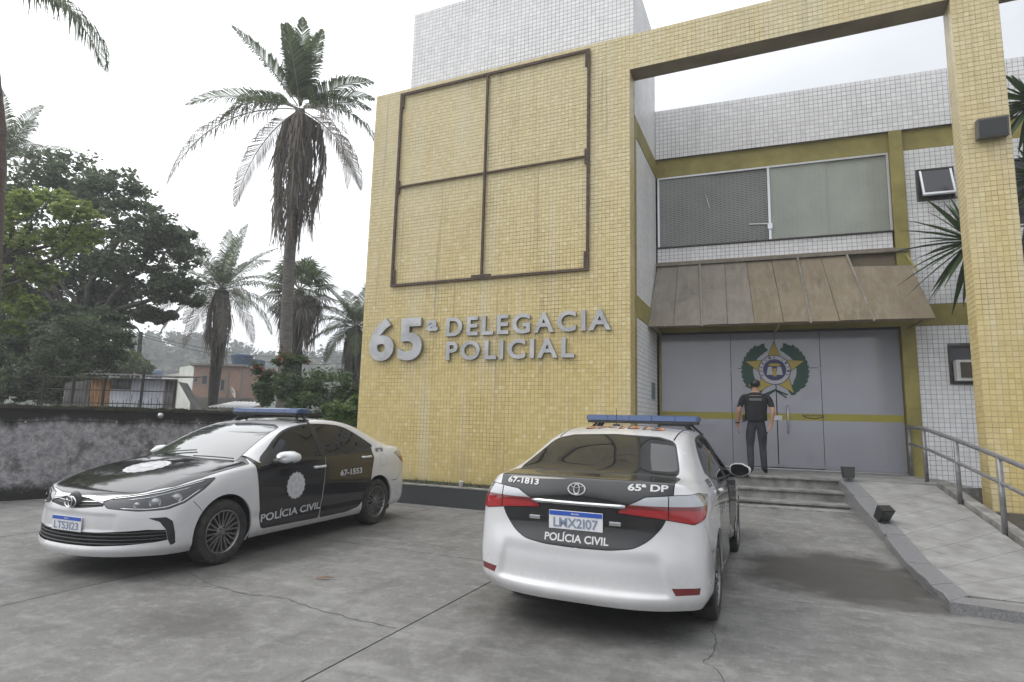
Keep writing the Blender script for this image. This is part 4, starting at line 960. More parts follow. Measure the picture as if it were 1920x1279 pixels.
def round_outline(pts, r=0.03, seg=3):
    """polygon with rounded corners"""
    n = len(pts); out = []
    for i in range(n):
        p = Vector(pts[i][:2]); a = Vector(pts[i-1][:2]); b = Vector(pts[(i+1) % n][:2])
        rr = pts[i][2] if len(pts[i]) > 2 else r
        da, db = a-p, b-p; k = min(rr, da.length*0.45, db.length*0.45)
        if k < 1e-5: out.append(tuple(p)); continue
        A_, B_ = p+da.normalized()*k, p+db.normalized()*k
        for s in range(seg+1):
            t = s/seg; q = A_*(1-t)**2 + p*2*t*(1-t) + B_*t*t; out.append(tuple(q))
    return out
def grow(pts, d):
    n = len(pts); area = sum(pts[i][0]*pts[(i+1) % n][1]-pts[(i+1) % n][0]*pts[i][1] for i in range(n))
    s = 1 if area > 0 else -1; out = []
    for i in range(n):
        a, p, b = Vector(pts[i-1]), Vector(pts[i]), Vector(pts[(i+1) % n])
        e1, e2 = (p-a), (b-p)
        if e1.length < 1e-9 or e2.length < 1e-9: out.append(tuple(p)); continue
        n1 = Vector((e1.y, -e1.x)).normalized(); n2 = Vector((e2.y, -e2.x)).normalized()
        m_ = (n1+n2); m_ = m_.normalized() if m_.length > 1e-6 else n1
        out.append(tuple(p + m_*(s*d/max(0.5, m_.dot(n1)))))
    return out
PA = {'side': (Vector((1,0,0)), Vector((0,0,1))), 'front': (Vector((0,1,0)), Vector((0,0,1))), 'top': (Vector((1,0,0)), Vector((0,1,0)))}
def ax_oblique(deg):          # horizontal axis turned so that 0 = front view, 90 = side view
    a = R(deg); return (Vector((-math.sin(a), math.cos(a), 0)), Vector((0,0,1)))
def cut(polys, outline, axes, pred=None):
    A_, B_ = axes; pieces = ear_clip(outline)
    bx0 = min(p[0] for p in outline); bx1 = max(p[0] for p in outline); by0 = min(p[1] for p in outline); by1 = max(p[1] for p in outline)
    ins, outs = [], []
    for poly in polys:
        c = sum((v[0] for v in poly), Vector())/len(poly); nn = sum((v[1] for v in poly), Vector())
        uv = [(v[0].dot(A_), v[0].dot(B_)) for v in poly]
        if (pred and not pred(c, nn)) or max(q[0] for q in uv) < bx0 or min(q[0] for q in uv) > bx1 or max(q[1] for q in uv) < by0 or min(q[1] for q in uv) > by1:
            outs.append(poly); continue
        rem = [poly]
        for K in pieces:
            nxt = []
            for q in rem:
                cur = q; okp = True
                for i in range(len(K)):
                    a = K[i]; b = K[(i+1) % len(K)]; ex, ey = b[0]-a[0], b[1]-a[1]
                    ds = [ex*(v[0].dot(B_)-a[1])-ey*(v[0].dot(A_)-a[0]) for v in cur]
                    if max(ds) <= 1e-9: okp = False; break
                    if min(ds) >= -1e-9: continue
                    I, O = [], []
                    for k in range(len(cur)):
                        v, w = cur[k], cur[(k+1) % len(cur)]; d0, d1 = ds[k], ds[(k+1) % len(cur)]
                        (I if d0 >= 0 else O).append(v)
                        if (d0 >= 0) != (d1 >= 0):
                            t = d0/(d0-d1); x = (v[0].lerp(w[0], t), v[1].lerp(w[1], t)); I.append(x); O.append(x)
                    if len(O) >= 3: nxt.append(O)
                    cur = I
                    if len(cur) < 3: okp = False; break
                if okp: ins.append(cur)
                elif cur is not None and len(cur) >= 3: nxt.append(cur)
            rem = nxt
        outs += rem
    return ins, outs
def polys_mesh(name, polys, mt, parent, off=0.0, mirror='both', smooth=True):
    """mirror: 'both' = this half and its mirror image in one mesh, 'L' / 'R' = one side"""
    vs, ns, fs, key = [], [], [], {}
    def idx(p, n):
        k = (round(p.x, 4), round(p.y, 4), round(p.z, 4))
        if k not in key: key[k] = len(vs); vs.append(p); ns.append(n.copy())
        return key[k]
    for s in ((1, -1) if mirror == 'both' else (1,) if mirror == 'L' else (-1,)):
        for poly in polys:
            ids = []
            for p, n in poly:
                n = n.normalized(); q = p + n*off
                q = Vector((q.x, q.y*s, q.z)); nn = Vector((n.x, n.y*s, n.z))
                i = idx(q, nn)
                if i not in ids: ids.append(i)
            if len(ids) >= 3: fs.append(ids if s == 1 else ids[::-1])
    return mesh_obj(name, vs, fs, mt, parent, smooth, [tuple(n) for n in ns])

SHELL, SHELL_BVH = car_shell()
def build_car_panels():
    P = {}; rest = SHELL; seam = []
    side_up = lambda c, n: n.y > 0.15*n.length
    def panel(name, outline, axes, pred, gap=0.004, trim=None):
        nonlocal rest, seam
        ins, rest = cut(rest, grow(outline, gap), axes, pred)
        a, ring = cut(ins, outline, axes, pred)
        P[name] = a
        if trim: P.setdefault(trim, []).extend(ring)
        else: seam += ring
    circ = lambda cx, cz, r, n=36: [(cx+r*math.cos(2*math.pi*k/n), cz+r*math.sin(2*math.pi*k/n)) for k in range(n)]
    for cx in (1.35, -1.35):
        _, rest = cut(rest, circ(cx, 0.325, 0.362), PA['side'], lambda c, n: c.y > 0.5)
    # side glass with its black surround
    dlo = smooth_outline([(0.86, 0.985), (0.70, 1.100), (0.55, 1.205), (0.39, 1.290), (0.20, 1.345), (-0.08, 1.378), (-0.42, 1.378), (-0.74, 1.346), (-1.00, 1.248), (-1.22, 1.128), (-1.245, 1.095), (-1.05, 1.055), (-0.60, 1.025), (0.10, 0.998), (0.70, 0.975)], 3)
    ins, rest = cut(rest, grow(dlo, 0.018), PA['side'], lambda c, n: n.y > 0.2*n.length and c.y > 0.5)
    gin, ring = cut(ins, dlo, PA['side'])
    f_, gin = cut(gin, [(-0.12, 0.9), (1.2, 0.9), (1.2, 1.5), (-0.03, 1.5)], PA['side']); fs_, f_ = cut(f_, [(0.63, 0.9), (1.2, 0.9), (1.2, 1.5), (0.63, 1.5)], PA['side']); P['front_glass'] = f_; ring += fs_
    b_, gin = cut(gin, [(-0.22, 0.9), (-0.12, 0.9), (-0.03, 1.5), (-0.12, 1.5)], PA['side']); ring += b_
    P['rear_glass'] = gin; P['window_trim'] = ring
    # windscreen and rear screen seen from the front / the back
    ws = round_outline([(-0.02, 1.012), (0.40, 1.006), (0.650, 0.998), (0.545, 1.338, .03), (0.40, 1.370), (-0.02, 1.385)], 0.015)
    panel('windscreen', ws, PA['front'], lambda c, n: c.x > 0.0 and n.z > 0.2*n.length and c.z > 0.95, 0.012, 'screen_seal')
    rs = round_outline([(-0.02, 1.118), (0.42, 1.116), (0.640, 1.105, .04), (0.530, 1.338, .05), (0.38, 1.372), (-0.02, 1.388)], 0.02)
    panel('rear_screen', rs, PA['front'], lambda c, n: c.x < -0.9 and n.z > 0.2*n.length and c.z > 1.0, 0.010, 'screen_seal')
    # bonnet (seen from above)
    hood = round_outline([(1.075, -0.02), (1.045, 0.40), (0.985, 0.70), (1.02, 0.805, .02), (1.30, 0.805), (1.62, 0.795), (1.86, 0.750), (2.09, 0.600, .08), (2.195, 0.30, .06), (2.235, -0.02)], 0.03)
    panel('bonnet', hood, PA['top'], lambda c, n: n.z > 0.35*n.length and c.z < 1.03 and c.x > 0.9)
    cowl = [(1.0, -0.02), (0.93, 0.70), (0.985, 0.70), (1.045, 0.40), (1.075, -0.02)]
    ins, rest = cut(rest, grow([(1.12, -0.02), (1.08, 0.42), (1.0, 0.72), (0.94, 0.70), (0.98, -0.02)], 0.0), PA['top'], lambda c, n: n.z > 0.3*n.length and c.z < 1.04); P['cowl'] = ins
    # head lamps, wrapping the corner (seen obliquely)
    ob = ax_oblique(48)
    def obp(x, y, z): q = Vector((x, y, z)); return (q.dot(ob[0]), q.dot(ob[1]))
    hl = [obp(2.205, 0.30, 0.665), obp(2.20, 0.36, 0.620), obp(2.10, 0.62, 0.600), obp(1.95, 0.80, 0.612), obp(1.82, 0.845, 0.655), obp(1.62, 0.86, 0.765), obp(1.50, 0.86, 0.855), obp(1.60, 0.85, 0.848), obp(1.85, 0.775, 0.790), obp(2.06, 0.62, 0.738), obp(2.17, 0.40, 0.705)]
    panel('head_lamp', round_outline(hl, 0.015), ob, lambda c, n: c.x > 1.3 and c.y > 0.2 and c.z < 0.95, 0.007, 'lamp_seal')
    fb = [obp(2.10, 0.745, 0.535), obp(1.99, 0.835, 0.540), obp(1.93, 0.85, 0.50), obp(1.90, 0.855, 0.40), obp(1.885, 0.855, 0.30), obp(1.93, 0.85, 0.285), obp(1.962, 0.848, 0.34), obp(1.985, 0.842, 0.43), obp(2.03, 0.81, 0.50)]
    panel('fog_bezel', round_outline(fb, 0.012), ob, lambda c, n: c.x > 1.5 and c.y > 0.2 and c.z < 0.65, 0.0005, 'lamp_seal')
    front = lambda c, n: c.x > 1.8 and n.x > 0.15*n.length
    gr = round_outline([(-0.02, 0.602), (0.13, 0.607), (0.36, 0.632), (0.345, 0.655), (0.16, 0.690), (-0.02, 0.700)], 0.01)
    panel('grille', gr, PA['front'], front, 0.0005, 'lamp_seal')
    ch = round_outline([(-0.02, 0.702), (0.16, 0.692), (0.35, 0.670), (0.43, 0.676), (0.30, 0.698), (0.15, 0.714), (-0.02, 0.722)], 0.006)
    panel('chrome_bar', ch, PA['front'], front, 0.0005, 'lamp_seal')
    lg = [obp(2.31, -0.02, 0.286), obp(2.29, 0.35, 0.289), obp(2.20, 0.62, 0.302), obp(2.06, 0.79, 0.322), obp(1.965, 0.848, 0.338), obp(1.988, 0.842, 0.428), obp(2.10, 0.75, 0.435), obp(2.22, 0.58, 0.420), obp(2.28, 0.35, 0.406), obp(2.30, -0.02, 0.400)]
    panel('lower_grille', lg, ob, lambda c, n: c.x > 1.7 and c.z < 0.6, 0.0005, 'lamp_seal')
    # tail lamps
    ro = ax_oblique(-48)
    def rop(x, y, z): q = Vector((x, y, z)); return (q.dot(ro[0]), q.dot(ro[1]))
    rear = lambda c, n: c.x < -1.6 and c.z < 1.08 and n.z < 0.8*n.length
    tl_all = [rop(-2.30, 0.335, 0.868), rop(-2.24, 0.60, 0.846), rop(-2.12, 0.79, 0.812), rop(-2.00, 0.86, 0.850), rop(-1.80, 0.86, 0.985), rop(-1.95, 0.82, 1.003), rop(-2.15, 0.70, 0.998), rop(-2.26, 0.52, 0.980), rop(-2.29, 0.36, 0.905)]
    ins, rest = cut(rest, round_outline(grow(tl_all, 0.005), 0.012), ro, rear)
    tl, ring = cut(ins, round_outline(tl_all, 0.012), ro); seam += ring
    # upper clear band / red band / dark line
    big = lambda z0, z1: [(-3, z0), (3, z0), (3, z1), (-3, z1)]
    P['tail_clear'], tl = cut(tl, big(0.925, 1.2), PA['front'])
    P['tail_dark'], tl = cut(tl, big(0.898, 0.925), PA['front'])
    P['tail_red'] = tl
    # boot lid: top and rear face
    rf = lambda c, n: c.x < -1.8
    lidtop = round_outline([(-1.80, -0.02), (-1.835, 0.60), (-1.86, 0.665, .03), (-2.10, 0.655), (-2.40, 0.645), (-2.40, -0.02)], 0.02)
    lidrear = round_outline([(-0.02, 0.612), (0.24, 0.618), (0.40, 0.640), (0.50, 0.695, .06), (0.585, 0.79), (0.615, 0.855), (0.655, 1.03), (0.66, 1.2), (-0.02, 1.2)], 0.04)
    ins, rest = cut(rest, grow(lidtop, 0.005), PA['top'], lambda c, n: c.x < -1.7 and n.z > 0.35*n.length and c.z > 1.0)
    a, ring = cut(ins, lidtop, PA['top']); P['boot_lid'] = a; seam += [q for q in ring if sum((v[0].x for v in q))/len(q) > -2.2]
    ins, rest = cut(rest, grow(lidrear, 0.005), PA['front'], lambda c, n: c.x < -2.0 and n.z <= 0.8*n.length and c.z > 0.55)
    a, ring = cut(ins, lidrear, PA['front']); P['boot_lid'] += a; seam += ring
    # doors
    fd = round_outline([(0.86, 0.272, .06), (-0.10, 0.262, .03), (-0.135, 0.60), (-0.175, 0.985), (-0.16, 1.03), (0.62, 0.985), (0.90, 0.965), (0.985, 1.06), (0.965, 0.92), (0.915, 0.60)], 0.02)
    rd = round_outline([(-0.115, 0.262, .03), (-0.66, 0.262, .06), (-0.90, 0.300), (-1.015, 0.375), (-1.105, 0.49), (-1.165, 0.66), (-1.185, 0.80), (-1.225, 0.95), (-1.215, 1.02), (-1.24, 1.082), (-1.05, 1.06), (-0.60, 1.03), (-0.19, 1.02), (-0.15, 0.60)], 0.02)
    sd_ = lambda c, n: c.y > 0.6 and n.y > 0.1*n.length
    panel('front_door', fd, PA['side'], sd_); panel('rear_door', rd, PA['side'], sd_)
    ff = round_outline([(-1.375, 0.815), (-1.535, 0.815), (-1.545, 0.965), (-1.385, 0.970)], 0.03)
    panel('fuel_flap', ff, PA['side'], sd_, 0.003)
    # bumper joints
    def seamline(pts, axes, pred, w=0.0028):
        nonlocal rest, seam
        o_ = [(p[0], p[1]+w) for p in pts] + [(p[0], p[1]-w) for p in reversed(pts)]
        ins, rest = cut(rest, o_, axes, pred); seam += ins
    seamline([(1.61, 0.50), (1.66, 0.58), (1.74, 0.66)], PA['side'], sd_, 0.004)
    seamline([(-1.70, 0.585), (-1.84, 0.590), (-1.93, 0.68), (-2.02, 0.80)], PA['side'], sd_, 0.004)
    # roof side grooves
    def groove(pts):
        nonlocal rest, seam
        o_ = [(p[0], p[1]+0.006) for p in pts] + [(p[0], p[1]-0.006) for p in reversed(pts)]
        ins, rest = cut(rest, o_, PA['top'], lambda c, n: c.z > 1.25 and n.z > 0.3*n.length); seam += ins
    groove([(0.14, 0.545), (-0.3, 0.535), (-0.75, 0.525), (-1.17, 0.515)])
    # reflectors in the rear bumper
    rr = [rop(-2.23, 0.665, 0.398), rop(-2.10, 0.822, 0.398), rop(-2.11, 0.822, 0.355), rop(-2.22, 0.69, 0.352)]
    panel('reflector', rr, ro, lambda c, n: c.x < -1.8 and c.y > 0.5, 0.0005, 'lamp_seal')
    P['seam'] = seam; P['body'] = rest
    return P
CARP = build_car_panels()

def hit(p, d):
    r = SHELL_BVH.ray_cast(Vector(p), Vector(d))
    return (r[0], r[1]) if r[0] is not None else (Vector(p), -Vector(d))
def decal(name, geo, fmap, d, mt, parent, off=0.004):
    """fmap: 2D point -> start point outside the body; projected along d onto the shell"""
    vs2, fs = geo; vs = []; d = Vector(d)
    for q in vs2:
        p = Vector(fmap(*q)); h, n = hit(p, d); n = n if n.dot(d) < 0 else -n; vs.append(h + n*off)
    return mesh_obj(name, vs, fs, mt, parent)
def wheel_meshes():
    t = MB(); t.lathe([(0.214, -0.095), (0.235, -0.103), (0.272, -0.106), (0.300, -0.098), (0.314, -0.075), (0.316, 0.0), (0.314, 0.075), (0.300, 0.098), (0.272, 0.106), (0.235, 0.103), (0.214, 0.095), (0.208, 0.088)], 40)
    for gx in (-0.045, -0.015, 0.015, 0.045): pass
    r = MB(); r.lathe([(0.208, 0.088), (0.214, 0.097), (0.206, 0.100), (0.198, 0.090), (0.193, 0.060), (0.190, -0.09)], 40)
    d = MB(); d.lathe([(0.192, 0.020), (0.10, 0.024), (0.001, 0.03)], 24)
    s = MB()
    for k in range(10):
        a = 2*math.pi*k/10
        for sgn in (-1, 1):
            a0 = a+sgn*0.05; a1 = a+sgn*0.15
            def pt(rad, ang, w, y): c, n_ = math.cos(ang), math.sin(ang); return Vector((rad*c-w*n_, y, rad*n_+w*c))
            i0, i1, o0, o1 = pt(0.045, a0, -0.007, 0.082), pt(0.045, a0, 0.007, 0.082), pt(0.200, a1, -0.008, 0.090), pt(0.200, a1, 0.008, 0.090)
            b = [Vector((q.x, q.y-0.030, q.z)) for q in (i0, i1, o0, o1)]
            s.add([i0, i1, o1, o0, b[0], b[1], b[3], b[2]], [(0,1,2,3),(0,4,5,1),(3,2,6,7),(0,3,7,4),(1,5,6,2)])
    s.lathe([(0.062, 0.055), (0.062, 0.080), (0.052, 0.086), (0.030, 0.088), (0.028, 0.094), (0.001, 0.095)], 20)
    h = MB()
    for k in range(5):
        a = 2*math.pi*k/5+0.3; M_ = Matrix.Translation((0.045*math.cos(a), 0, 0.045*math.sin(a))); h.lathe([(0.008, 0.080), (0.008, 0.093), (0.001, 0.094)], 8, M_)
    return t, r, d, s, h
def make_wheel(parent, x, y, side, rot):
    t, r, d, s, h = WHEEL
    w = empty('wheel', (x, y, 0.316), 0, parent=parent)
    w.rotation_euler = (0, rot, 0 if side > 0 else math.pi)
    def part(name, mb, mt, sm, au):
        if name not in WMESH: o = mb.build(name, mt, w, sm, auto=au); WMESH[name] = o.data
        else:
            o = bpy.data.objects.new(name, WMESH[name]); COL.objects.link(o); o.parent = w
    part('tyre', t, M_TYRE, True, 40); part('rim', r, M_RIM, True, 40); part('brake_shield', d, M_RIMDARK, True, 40); part('spokes', s, M_RIM, False, None); part('wheel_nut', h, M_RIMDARK, False, None)
WHEEL = wheel_meshes(); WMESH = {}

def plate(parent, loc, rot, txt):
    p = empty('number_plate', loc, 0, parent=parent); p.rotation_euler = rot
    b = MB(); b.box(-0.20, 0.20, -0.006, 0.0, -0.065, 0.065, bev=0.003); b.build('plate_panel', M_PLATE, p)
    f = MB(); f.add([(-0.196, -0.0085, 0.030), (0.196, -0.0085, 0.030), (0.196, -0.0085, 0.061), (-0.196, -0.0085, 0.061)], [(0,1,2,3)]); f.build('plate_band', M_PLBLUE, p)
    vs, fs = text_fit(txt, -0.165, 0.165, -0.052, 0.016, 0.02); mesh_obj('lettering', [(q[0], -0.0085, q[1]) for q in vs], fs, M_PLTXT, p)
    vs, fs = text_fit('BRASIL', -0.030, 0.030, 0.040, 0.050, 0.02); mesh_obj('lettering', [(q[0], -0.0105, q[1]) for q in vs], fs, M_PLATE, p)
    return p
def light_bar(parent, x, half=0.60, cy=0.0):
    lb = empty('light_bar', (x, cy, 0), parent=parent)
    zb = 1.520; w5 = 2*half/5
    for k in range(5):
        a = -half+k*w5; b = a+w5-0.0005
        m_ = MB(); x0, x1 = -0.125, 0.125
        n = 3
        prof = [(x0, zb+0.008), (x0+0.012, zb+0.052), (x0+0.045, zb+0.066), (x1-0.045, zb+0.066), (x1-0.012, zb+0.052), (x1, zb+0.008)]
        if k == 0: ks = [(a+0.03, 0.55), (a+0.008, 0.9), (a+0.022, 1.0), (b-0.002, 1.0)]
        elif k == 4: ks = [(a+0.002, 1.0), (b-0.022, 1.0), (b-0.008, 0.9), (b-0.03+0.03, 0.55)]
        else: ks = [(a+0.002, 1.0), (b-0.002, 1.0)]
        if k == 0: ks = [(a, 0.60), (a+0.010, 0.86), (a+0.03, 1.0), (b-0.002, 1.0)]
        rings = [[(px*s_, y_, zb+0.008+(pz-zb-0.008)*s_) for px, pz in prof] for y_, s_ in ks]
        vs = [q for r_ in rings for q in r_]; np_ = len(prof); fs = []
        for i in range(len(rings)-1):
            for j in range(np_-1): fs.append((i*np_+j, (i+1)*np_+j, (i+1)*np_+j+1, i*np_+j+1))
            fs.append((i*np_+np_-1, (i+1)*np_+np_-1, (i+1)*np_, i*np_))
        fs += [tuple(range(np_)), tuple(reversed(range((len(rings)-1)*np_, len(rings)*np_)))]
        m_.add(vs, fs); m_.build('lens', M_BLUE, lb, True, auto=35)
    t = MB(); t.box(-0.12, 0.12, -half+0.02, half-0.02, zb-0.022, zb+0.006, bev=0.006); t.box(-0.09, 0.09, -0.50, -0.18, zb-0.04, zb-0.021); t.build('base_tray', M_TRIM, lb)
    for s in (-1, 1):
        f = MB(); zr = 1.425
        f.tube([(0.05, s*0.44, zb-0.02), (0.07, s*0.50, zr+0.01)], [0.014, 0.018], 8); f.tube([(-0.06, s*0.44, zb-0.02), (-0.08, s*0.50, zr+0.01)], [0.014, 0.018], 8)
        f.box(-0.10, 0.10, s*0.50-0.03, s*0.50+0.03, zr, zr+0.02); f.build('foot', M_TRIM, lb)
        g_ = MB(); g_.tube([(0.0, s*0.50, zb-0.02), (0.0, s*0.585, 1.425), (0.0, s*0.62, 1.395)], 0.012, 6); g_.build('strap', M_TRIM, lb)
    return lb
def mirror(parent, s):
    """door mirror: housing with its glass, in car coordinates"""
    prof = [(0.0, 0.94, 0.94), (0.012, 1.0, 1.0), (0.05, 0.97, 0.97), (0.09, 0.84, 0.86), (0.12, 0.60, 0.64), (0.140, 0.28, 0.32), (0.146, 0.02, 0.02)]
    n = 18; vs, fs = [], []
    cy, cz, hw, hh = s*1.000, 1.025, 0.118, 0.072
    for dx, kw, kh in prof:
        for k in range(n):
            a = 2*math.pi*k/n; c, q = math.cos(a), math.sin(a)
            ex = 0.75; yy = math.copysign(abs(c)**ex, c); zz = math.copysign(abs(q)**ex, q)
            vs.append((0.60+dx*1.15 - 0.03*yy, cy+hw*kw*yy*s*(1 if yy*1 > 0 else 1), cz+hh*kh*zz*(0.82 if yy > 0.3 else 1.0)))
    for i in range(len(prof)-1):
        for k in range(n): fs.append((i*n+k, i*n+(k+1) % n, (i+1)*n+(k+1) % n, (i+1)*n+k))
    fs.append(tuple(reversed(range(n))))
    if s < 0: fs = [f[::-1] for f in fs]
    h = mesh_obj('mirror_housing', vs, fs, M_PAINT, parent, True); h.data.set_sharp_from_angle(angle=R(50))
    if True:
        gv = [(0.595-0.03*math.cos(2*math.pi*k/n)*1.0, cy+0.86*hw*math.copysign(abs(math.cos(2*math.pi*k/n))**0.75, math.cos(2*math.pi*k/n))*s, cz+0.84*hh*(0.82 if math.cos(2*math.pi*k/n) > 0.3 else 1.0)*math.copysign(abs(math.sin(2*math.pi*k/n))**0.75, math.sin(2*math.pi*k/n))) for k in range(n)]
        mesh_obj('mirror_glass', gv, [tuple(range(n)) if s < 0 else tuple(reversed(range(n)))], M_MIRROR, h)
    b = MB(); b.tube([(0.70, s*0.84, 0.965), (0.68, s*0.90, 0.972), (0.67, s*1.08, 0.968)], [0.045, 0.03, 0.018], 8); b.build('mirror_arm', M_TRIM, h, True)
    return h
def handle(parent, x, z, s):
    h, n = hit((x, s*2, z), (0, -s, 0)); y = h.y
    hh, _ = hit((x, s*2, z), (0, -s, 0))
    m_ = MB(); pts = []
    for t, o, r in ((-0.115, 0.010, 0.012), (-0.095, 0.020, 0.019), (-0.04, 0.026, 0.017), (0.03, 0.026, 0.014), (0.075, 0.024, 0.018), (0.105, 0.012, 0.014)):
        pts.append(((x+t, y+s*o, z+0.02*(-t)), r))
    m_.tube([p for p, _ in pts], [r for _, r in pts], 10); return m_.build('door_handle', M_PAINT, parent, True)
def oval_emblem(parent, loc, rot, sc=1.0, m_=M_CHROME):
    """three interlocked ovals"""
    e = MB()
    def ring(rx, rz, w, cz=0.0):
        n = 28; vs, fs = [], []
        for k in range(n):
            a = 2*math.pi*k/n; c, q = math.cos(a), math.sin(a)
            for f_, y in ((1.0, 0.0), (1.0-w/rx*0.5, -0.008), (1.0-w/rx, 0.0)):
                vs.append((rx*c*f_*sc, y, (cz+rz*q*f_)*sc))
        for k in range(n):
            b = k*3; c2 = ((k+1) % n)*3
            fs += [(b, b+1, c2+1, c2), (b+1, b+2, c2+2, c2+1)]
        e.add(vs, fs)
    ring(0.068, 0.045, 0.011); ring(0.024, 0.043, 0.008); ring(0.048, 0.017, 0.009, 0.026)
    o = e.build('emblem', m_, parent, True, loc, rot); return o
def rosette(parent, f, d, r, mt, ms, off=0.004):
    """police badge decal: scalloped disc, ring and star"""
    a = orient(decal('badge', disc2(48, r, r*0.05, 16), f, d, mt, parent, off), -Vector(d))
    orient(decal('badge_ring', disc2(40, r*0.84, 0, 0, r*0.74), f, d, ms, a, off+0.002), -Vector(d))
    orient(decal('badge_star', star2(r*0.70), f, d, ms, a, off+0.002), -Vector(d))
    orient(decal('badge_centre', disc2(24, r*0.26), f, d, mt, a, off+0.004), -Vector(d))
    return a

def make_car(loc, yaw, label, front_plate, rear_plate, unit, open_door=None, bar=(0.60, 0.0)):
    c = empty('police_car', loc, yaw, label, 'car', 'police cars parked in the yard')
    P = CARP
    body = polys_mesh('body', P['body'], M_PAINT, c)
    polys_mesh('panel_gap', P['seam'], M_SEAM, body, -0.005)
    polys_mesh('screen_seal', P['screen_seal'], M_TRIM, body, -0.001)
    polys_mesh('lamp_seal', P['lamp_seal'], M_TRIM, body, -0.003)
    polys_mesh('window_trim', P['window_trim'], M_TRIM, body, 0.001)
    # dark cabin inside the shell
    inner = [q for q in SHELL if (sum((v[0].z for v in q))/len(q)) > 0.70 or (abs(sum((v[0].x for v in q))/len(q)) < 0.90)]
    polys_mesh('cabin_lining', inner, M_SEAM, body, -0.045)
    ub = MB(); ub.box(-0.92, 0.92, -0.80, 0.80, 0.19, 0.23); ub.box(-2.10, 2.05, -0.45, 0.45, 0.215, 0.30); ub.box(-2.10, -1.75, -0.65, 0.65, 0.27, 0.40); ub.box(1.72, 1.95, -0.65, 0.65, 0.25, 0.36); ub.build('underbody', M_SEAM, body)
    polys_mesh('windscreen', P['windscreen'], M_WSGLASS, c, -0.002); polys_mesh('rear_screen', P['rear_screen'], M_GLASS, c, -0.002)
    hood = polys_mesh('bonnet', P['bonnet'], M_VINYL, c, 0.001); cow = polys_mesh('cowl', P['cowl'], M_TRIM, c, -0.012)
    lid = polys_mesh('boot_lid', P['boot_lid'], M_VINYL, c, 0.001)
    polys_mesh('grille', P['grille'], M_TRIM, c, -0.010); polys_mesh('chrome_bar', P['chrome_bar'], M_CHROME, c, 0.004)
    lgr = polys_mesh('lower_grille', P['lower_grille'], M_SEAM, c, -0.020)
    for z in (0.305, 0.335, 0.365, 0.395):                                   # slats of the lower grille
        pts = []
        for k in range(25):
            a_ = R(-68)+R(136)*k/24; d_ = Vector((-math.cos(a_), -math.sin(a_), 0)); o_ = Vector((1.35, 0, z+0.028*(a_/R(68))**2))
            h, n = hit(o_-d_*3, d_); pts.append(h-n*0.009)
        s_ = MB(); s_.tube(pts, 0.0075, 6); s_.build('grille_slat', M_TRIM, lgr, True)
    for z in (0.632, 0.660):
        pts = []
        for k in range(13):
            y = -0.35+0.7*k/12; h, n = hit((3, y, z+0.03*(y/0.35)**2), (-1, 0, 0)); pts.append((h.x-0.002, y, z+0.012*(y/0.35)**2))
        s_ = MB(); s_.tube(pts, 0.006, 6); s_.build('grille_slat', M_CHROME if z > 0.65 else M_TRIM, c, True)
    oval_emblem(c, (hit((3, 0, 0.655), (-1, 0, 0))[0].x+0.034, 0, 0.655), (0.0, 0, math.pi/2), 1.2)
    eb = MB(); eb.lathe([(0.001, -0.012), (0.070, -0.010), (0.090, 0.004), (0.094, 0.02)], 28); eb.build('emblem_base', M_TRIM, c, True, (hit((3, 0, 0.655), (-1, 0, 0))[0].x+0.006, 0, 0.655), (0.0, 0, math.pi/2))
    for s, mm in ((1, 'L'), (-1, 'R')):
        hl = polys_mesh('head_lamp', P['head_lamp'], M_LAMPBLK, c, -0.002, mm)
        def along(pp, off, r_, mt_):
            q_ = [Vector(a) for a in pp]; out = []
            for i in range(len(q_)-1):
                for t in range(6): out.append(q_[i].lerp(q_[i+1], t/6))
            out.append(q_[-1]); d_ = Vector((-0.67, -s*0.74, 0)).normalized(); pts = []
            for a in out: h, n = hit(Vector((a.x, s*a.y, a.z))-d_*1.0, d_); pts.append(h+n*off)
            cs = MB(); cs.tube(pts, r_, 6); cs.build('lamp_strip', mt_, hl, True)
        # projector bowls and the chrome strip under the lens
        for (x, y, z, r_) in ((2.09, 0.585, 0.655, 0.030), (2.00, 0.70, 0.675, 0.050), (1.875, 0.80, 0.705, 0.048)):
            d_ = Vector((-0.62, -s*0.78, 0)).normalized() if x < 1.95 else Vector((-0.72, -s*0.69, 0)).normalized()
            p = Vector((x, s*y, z)) - d_*1.0; h, n = hit(p, d_)
            mbb = MB(); M_ = Matrix.Translation(h+d_*(-0.006)) @ d_.to_track_quat('Y', 'Z').to_matrix().to_4x4()
            mbb.lathe([(r_, 0.0), (r_*0.9, 0.002), (r_*0.62, 0.0045), (r_*0.55, 0.002), (0.001, -0.004)], 20, M_); mbb.build('reflector_bowl', M_LAMPCLR, hl, True)
        along(((2.185, 0.37, 0.694), (2.10, 0.57, 0.722), (1.95, 0.72, 0.757), (1.75, 0.80, 0.806), (1.60, 0.84, 0.838)), 0.002, 0.005, M_CHROME)
        along(((2.17, 0.48, 0.618), (2.06, 0.68, 0.612), (1.95, 0.79, 0.628), (1.83, 0.845, 0.670), (1.66, 0.86, 0.765)), 0.001, 0.004, M_CHROME)
        along(((2.13, 0.52, 0.690), (2.03, 0.66, 0.715), (1.88, 0.78, 0.755), (1.74, 0.82, 0.785)), 0.0, 0.004, M_LAMPCLR)
        polys_mesh('fog_lamp_bezel', P['fog_bezel'], M_TRIM, c, -0.006, mm)
        t = polys_mesh('tail_lamp', P['tail_red'], M_LAMPRED, c, 0.004, mm)
        polys_mesh('clear_lens', P['tail_clear'], M_LAMPCLR, t, 0.004, mm); polys_mesh('dark_lens', P['tail_dark'], M_LAMPDK, t, 0.003, mm)
        polys_mesh('bumper_reflector', P['reflector'], M_LAMPDK, c, 0.001, mm)
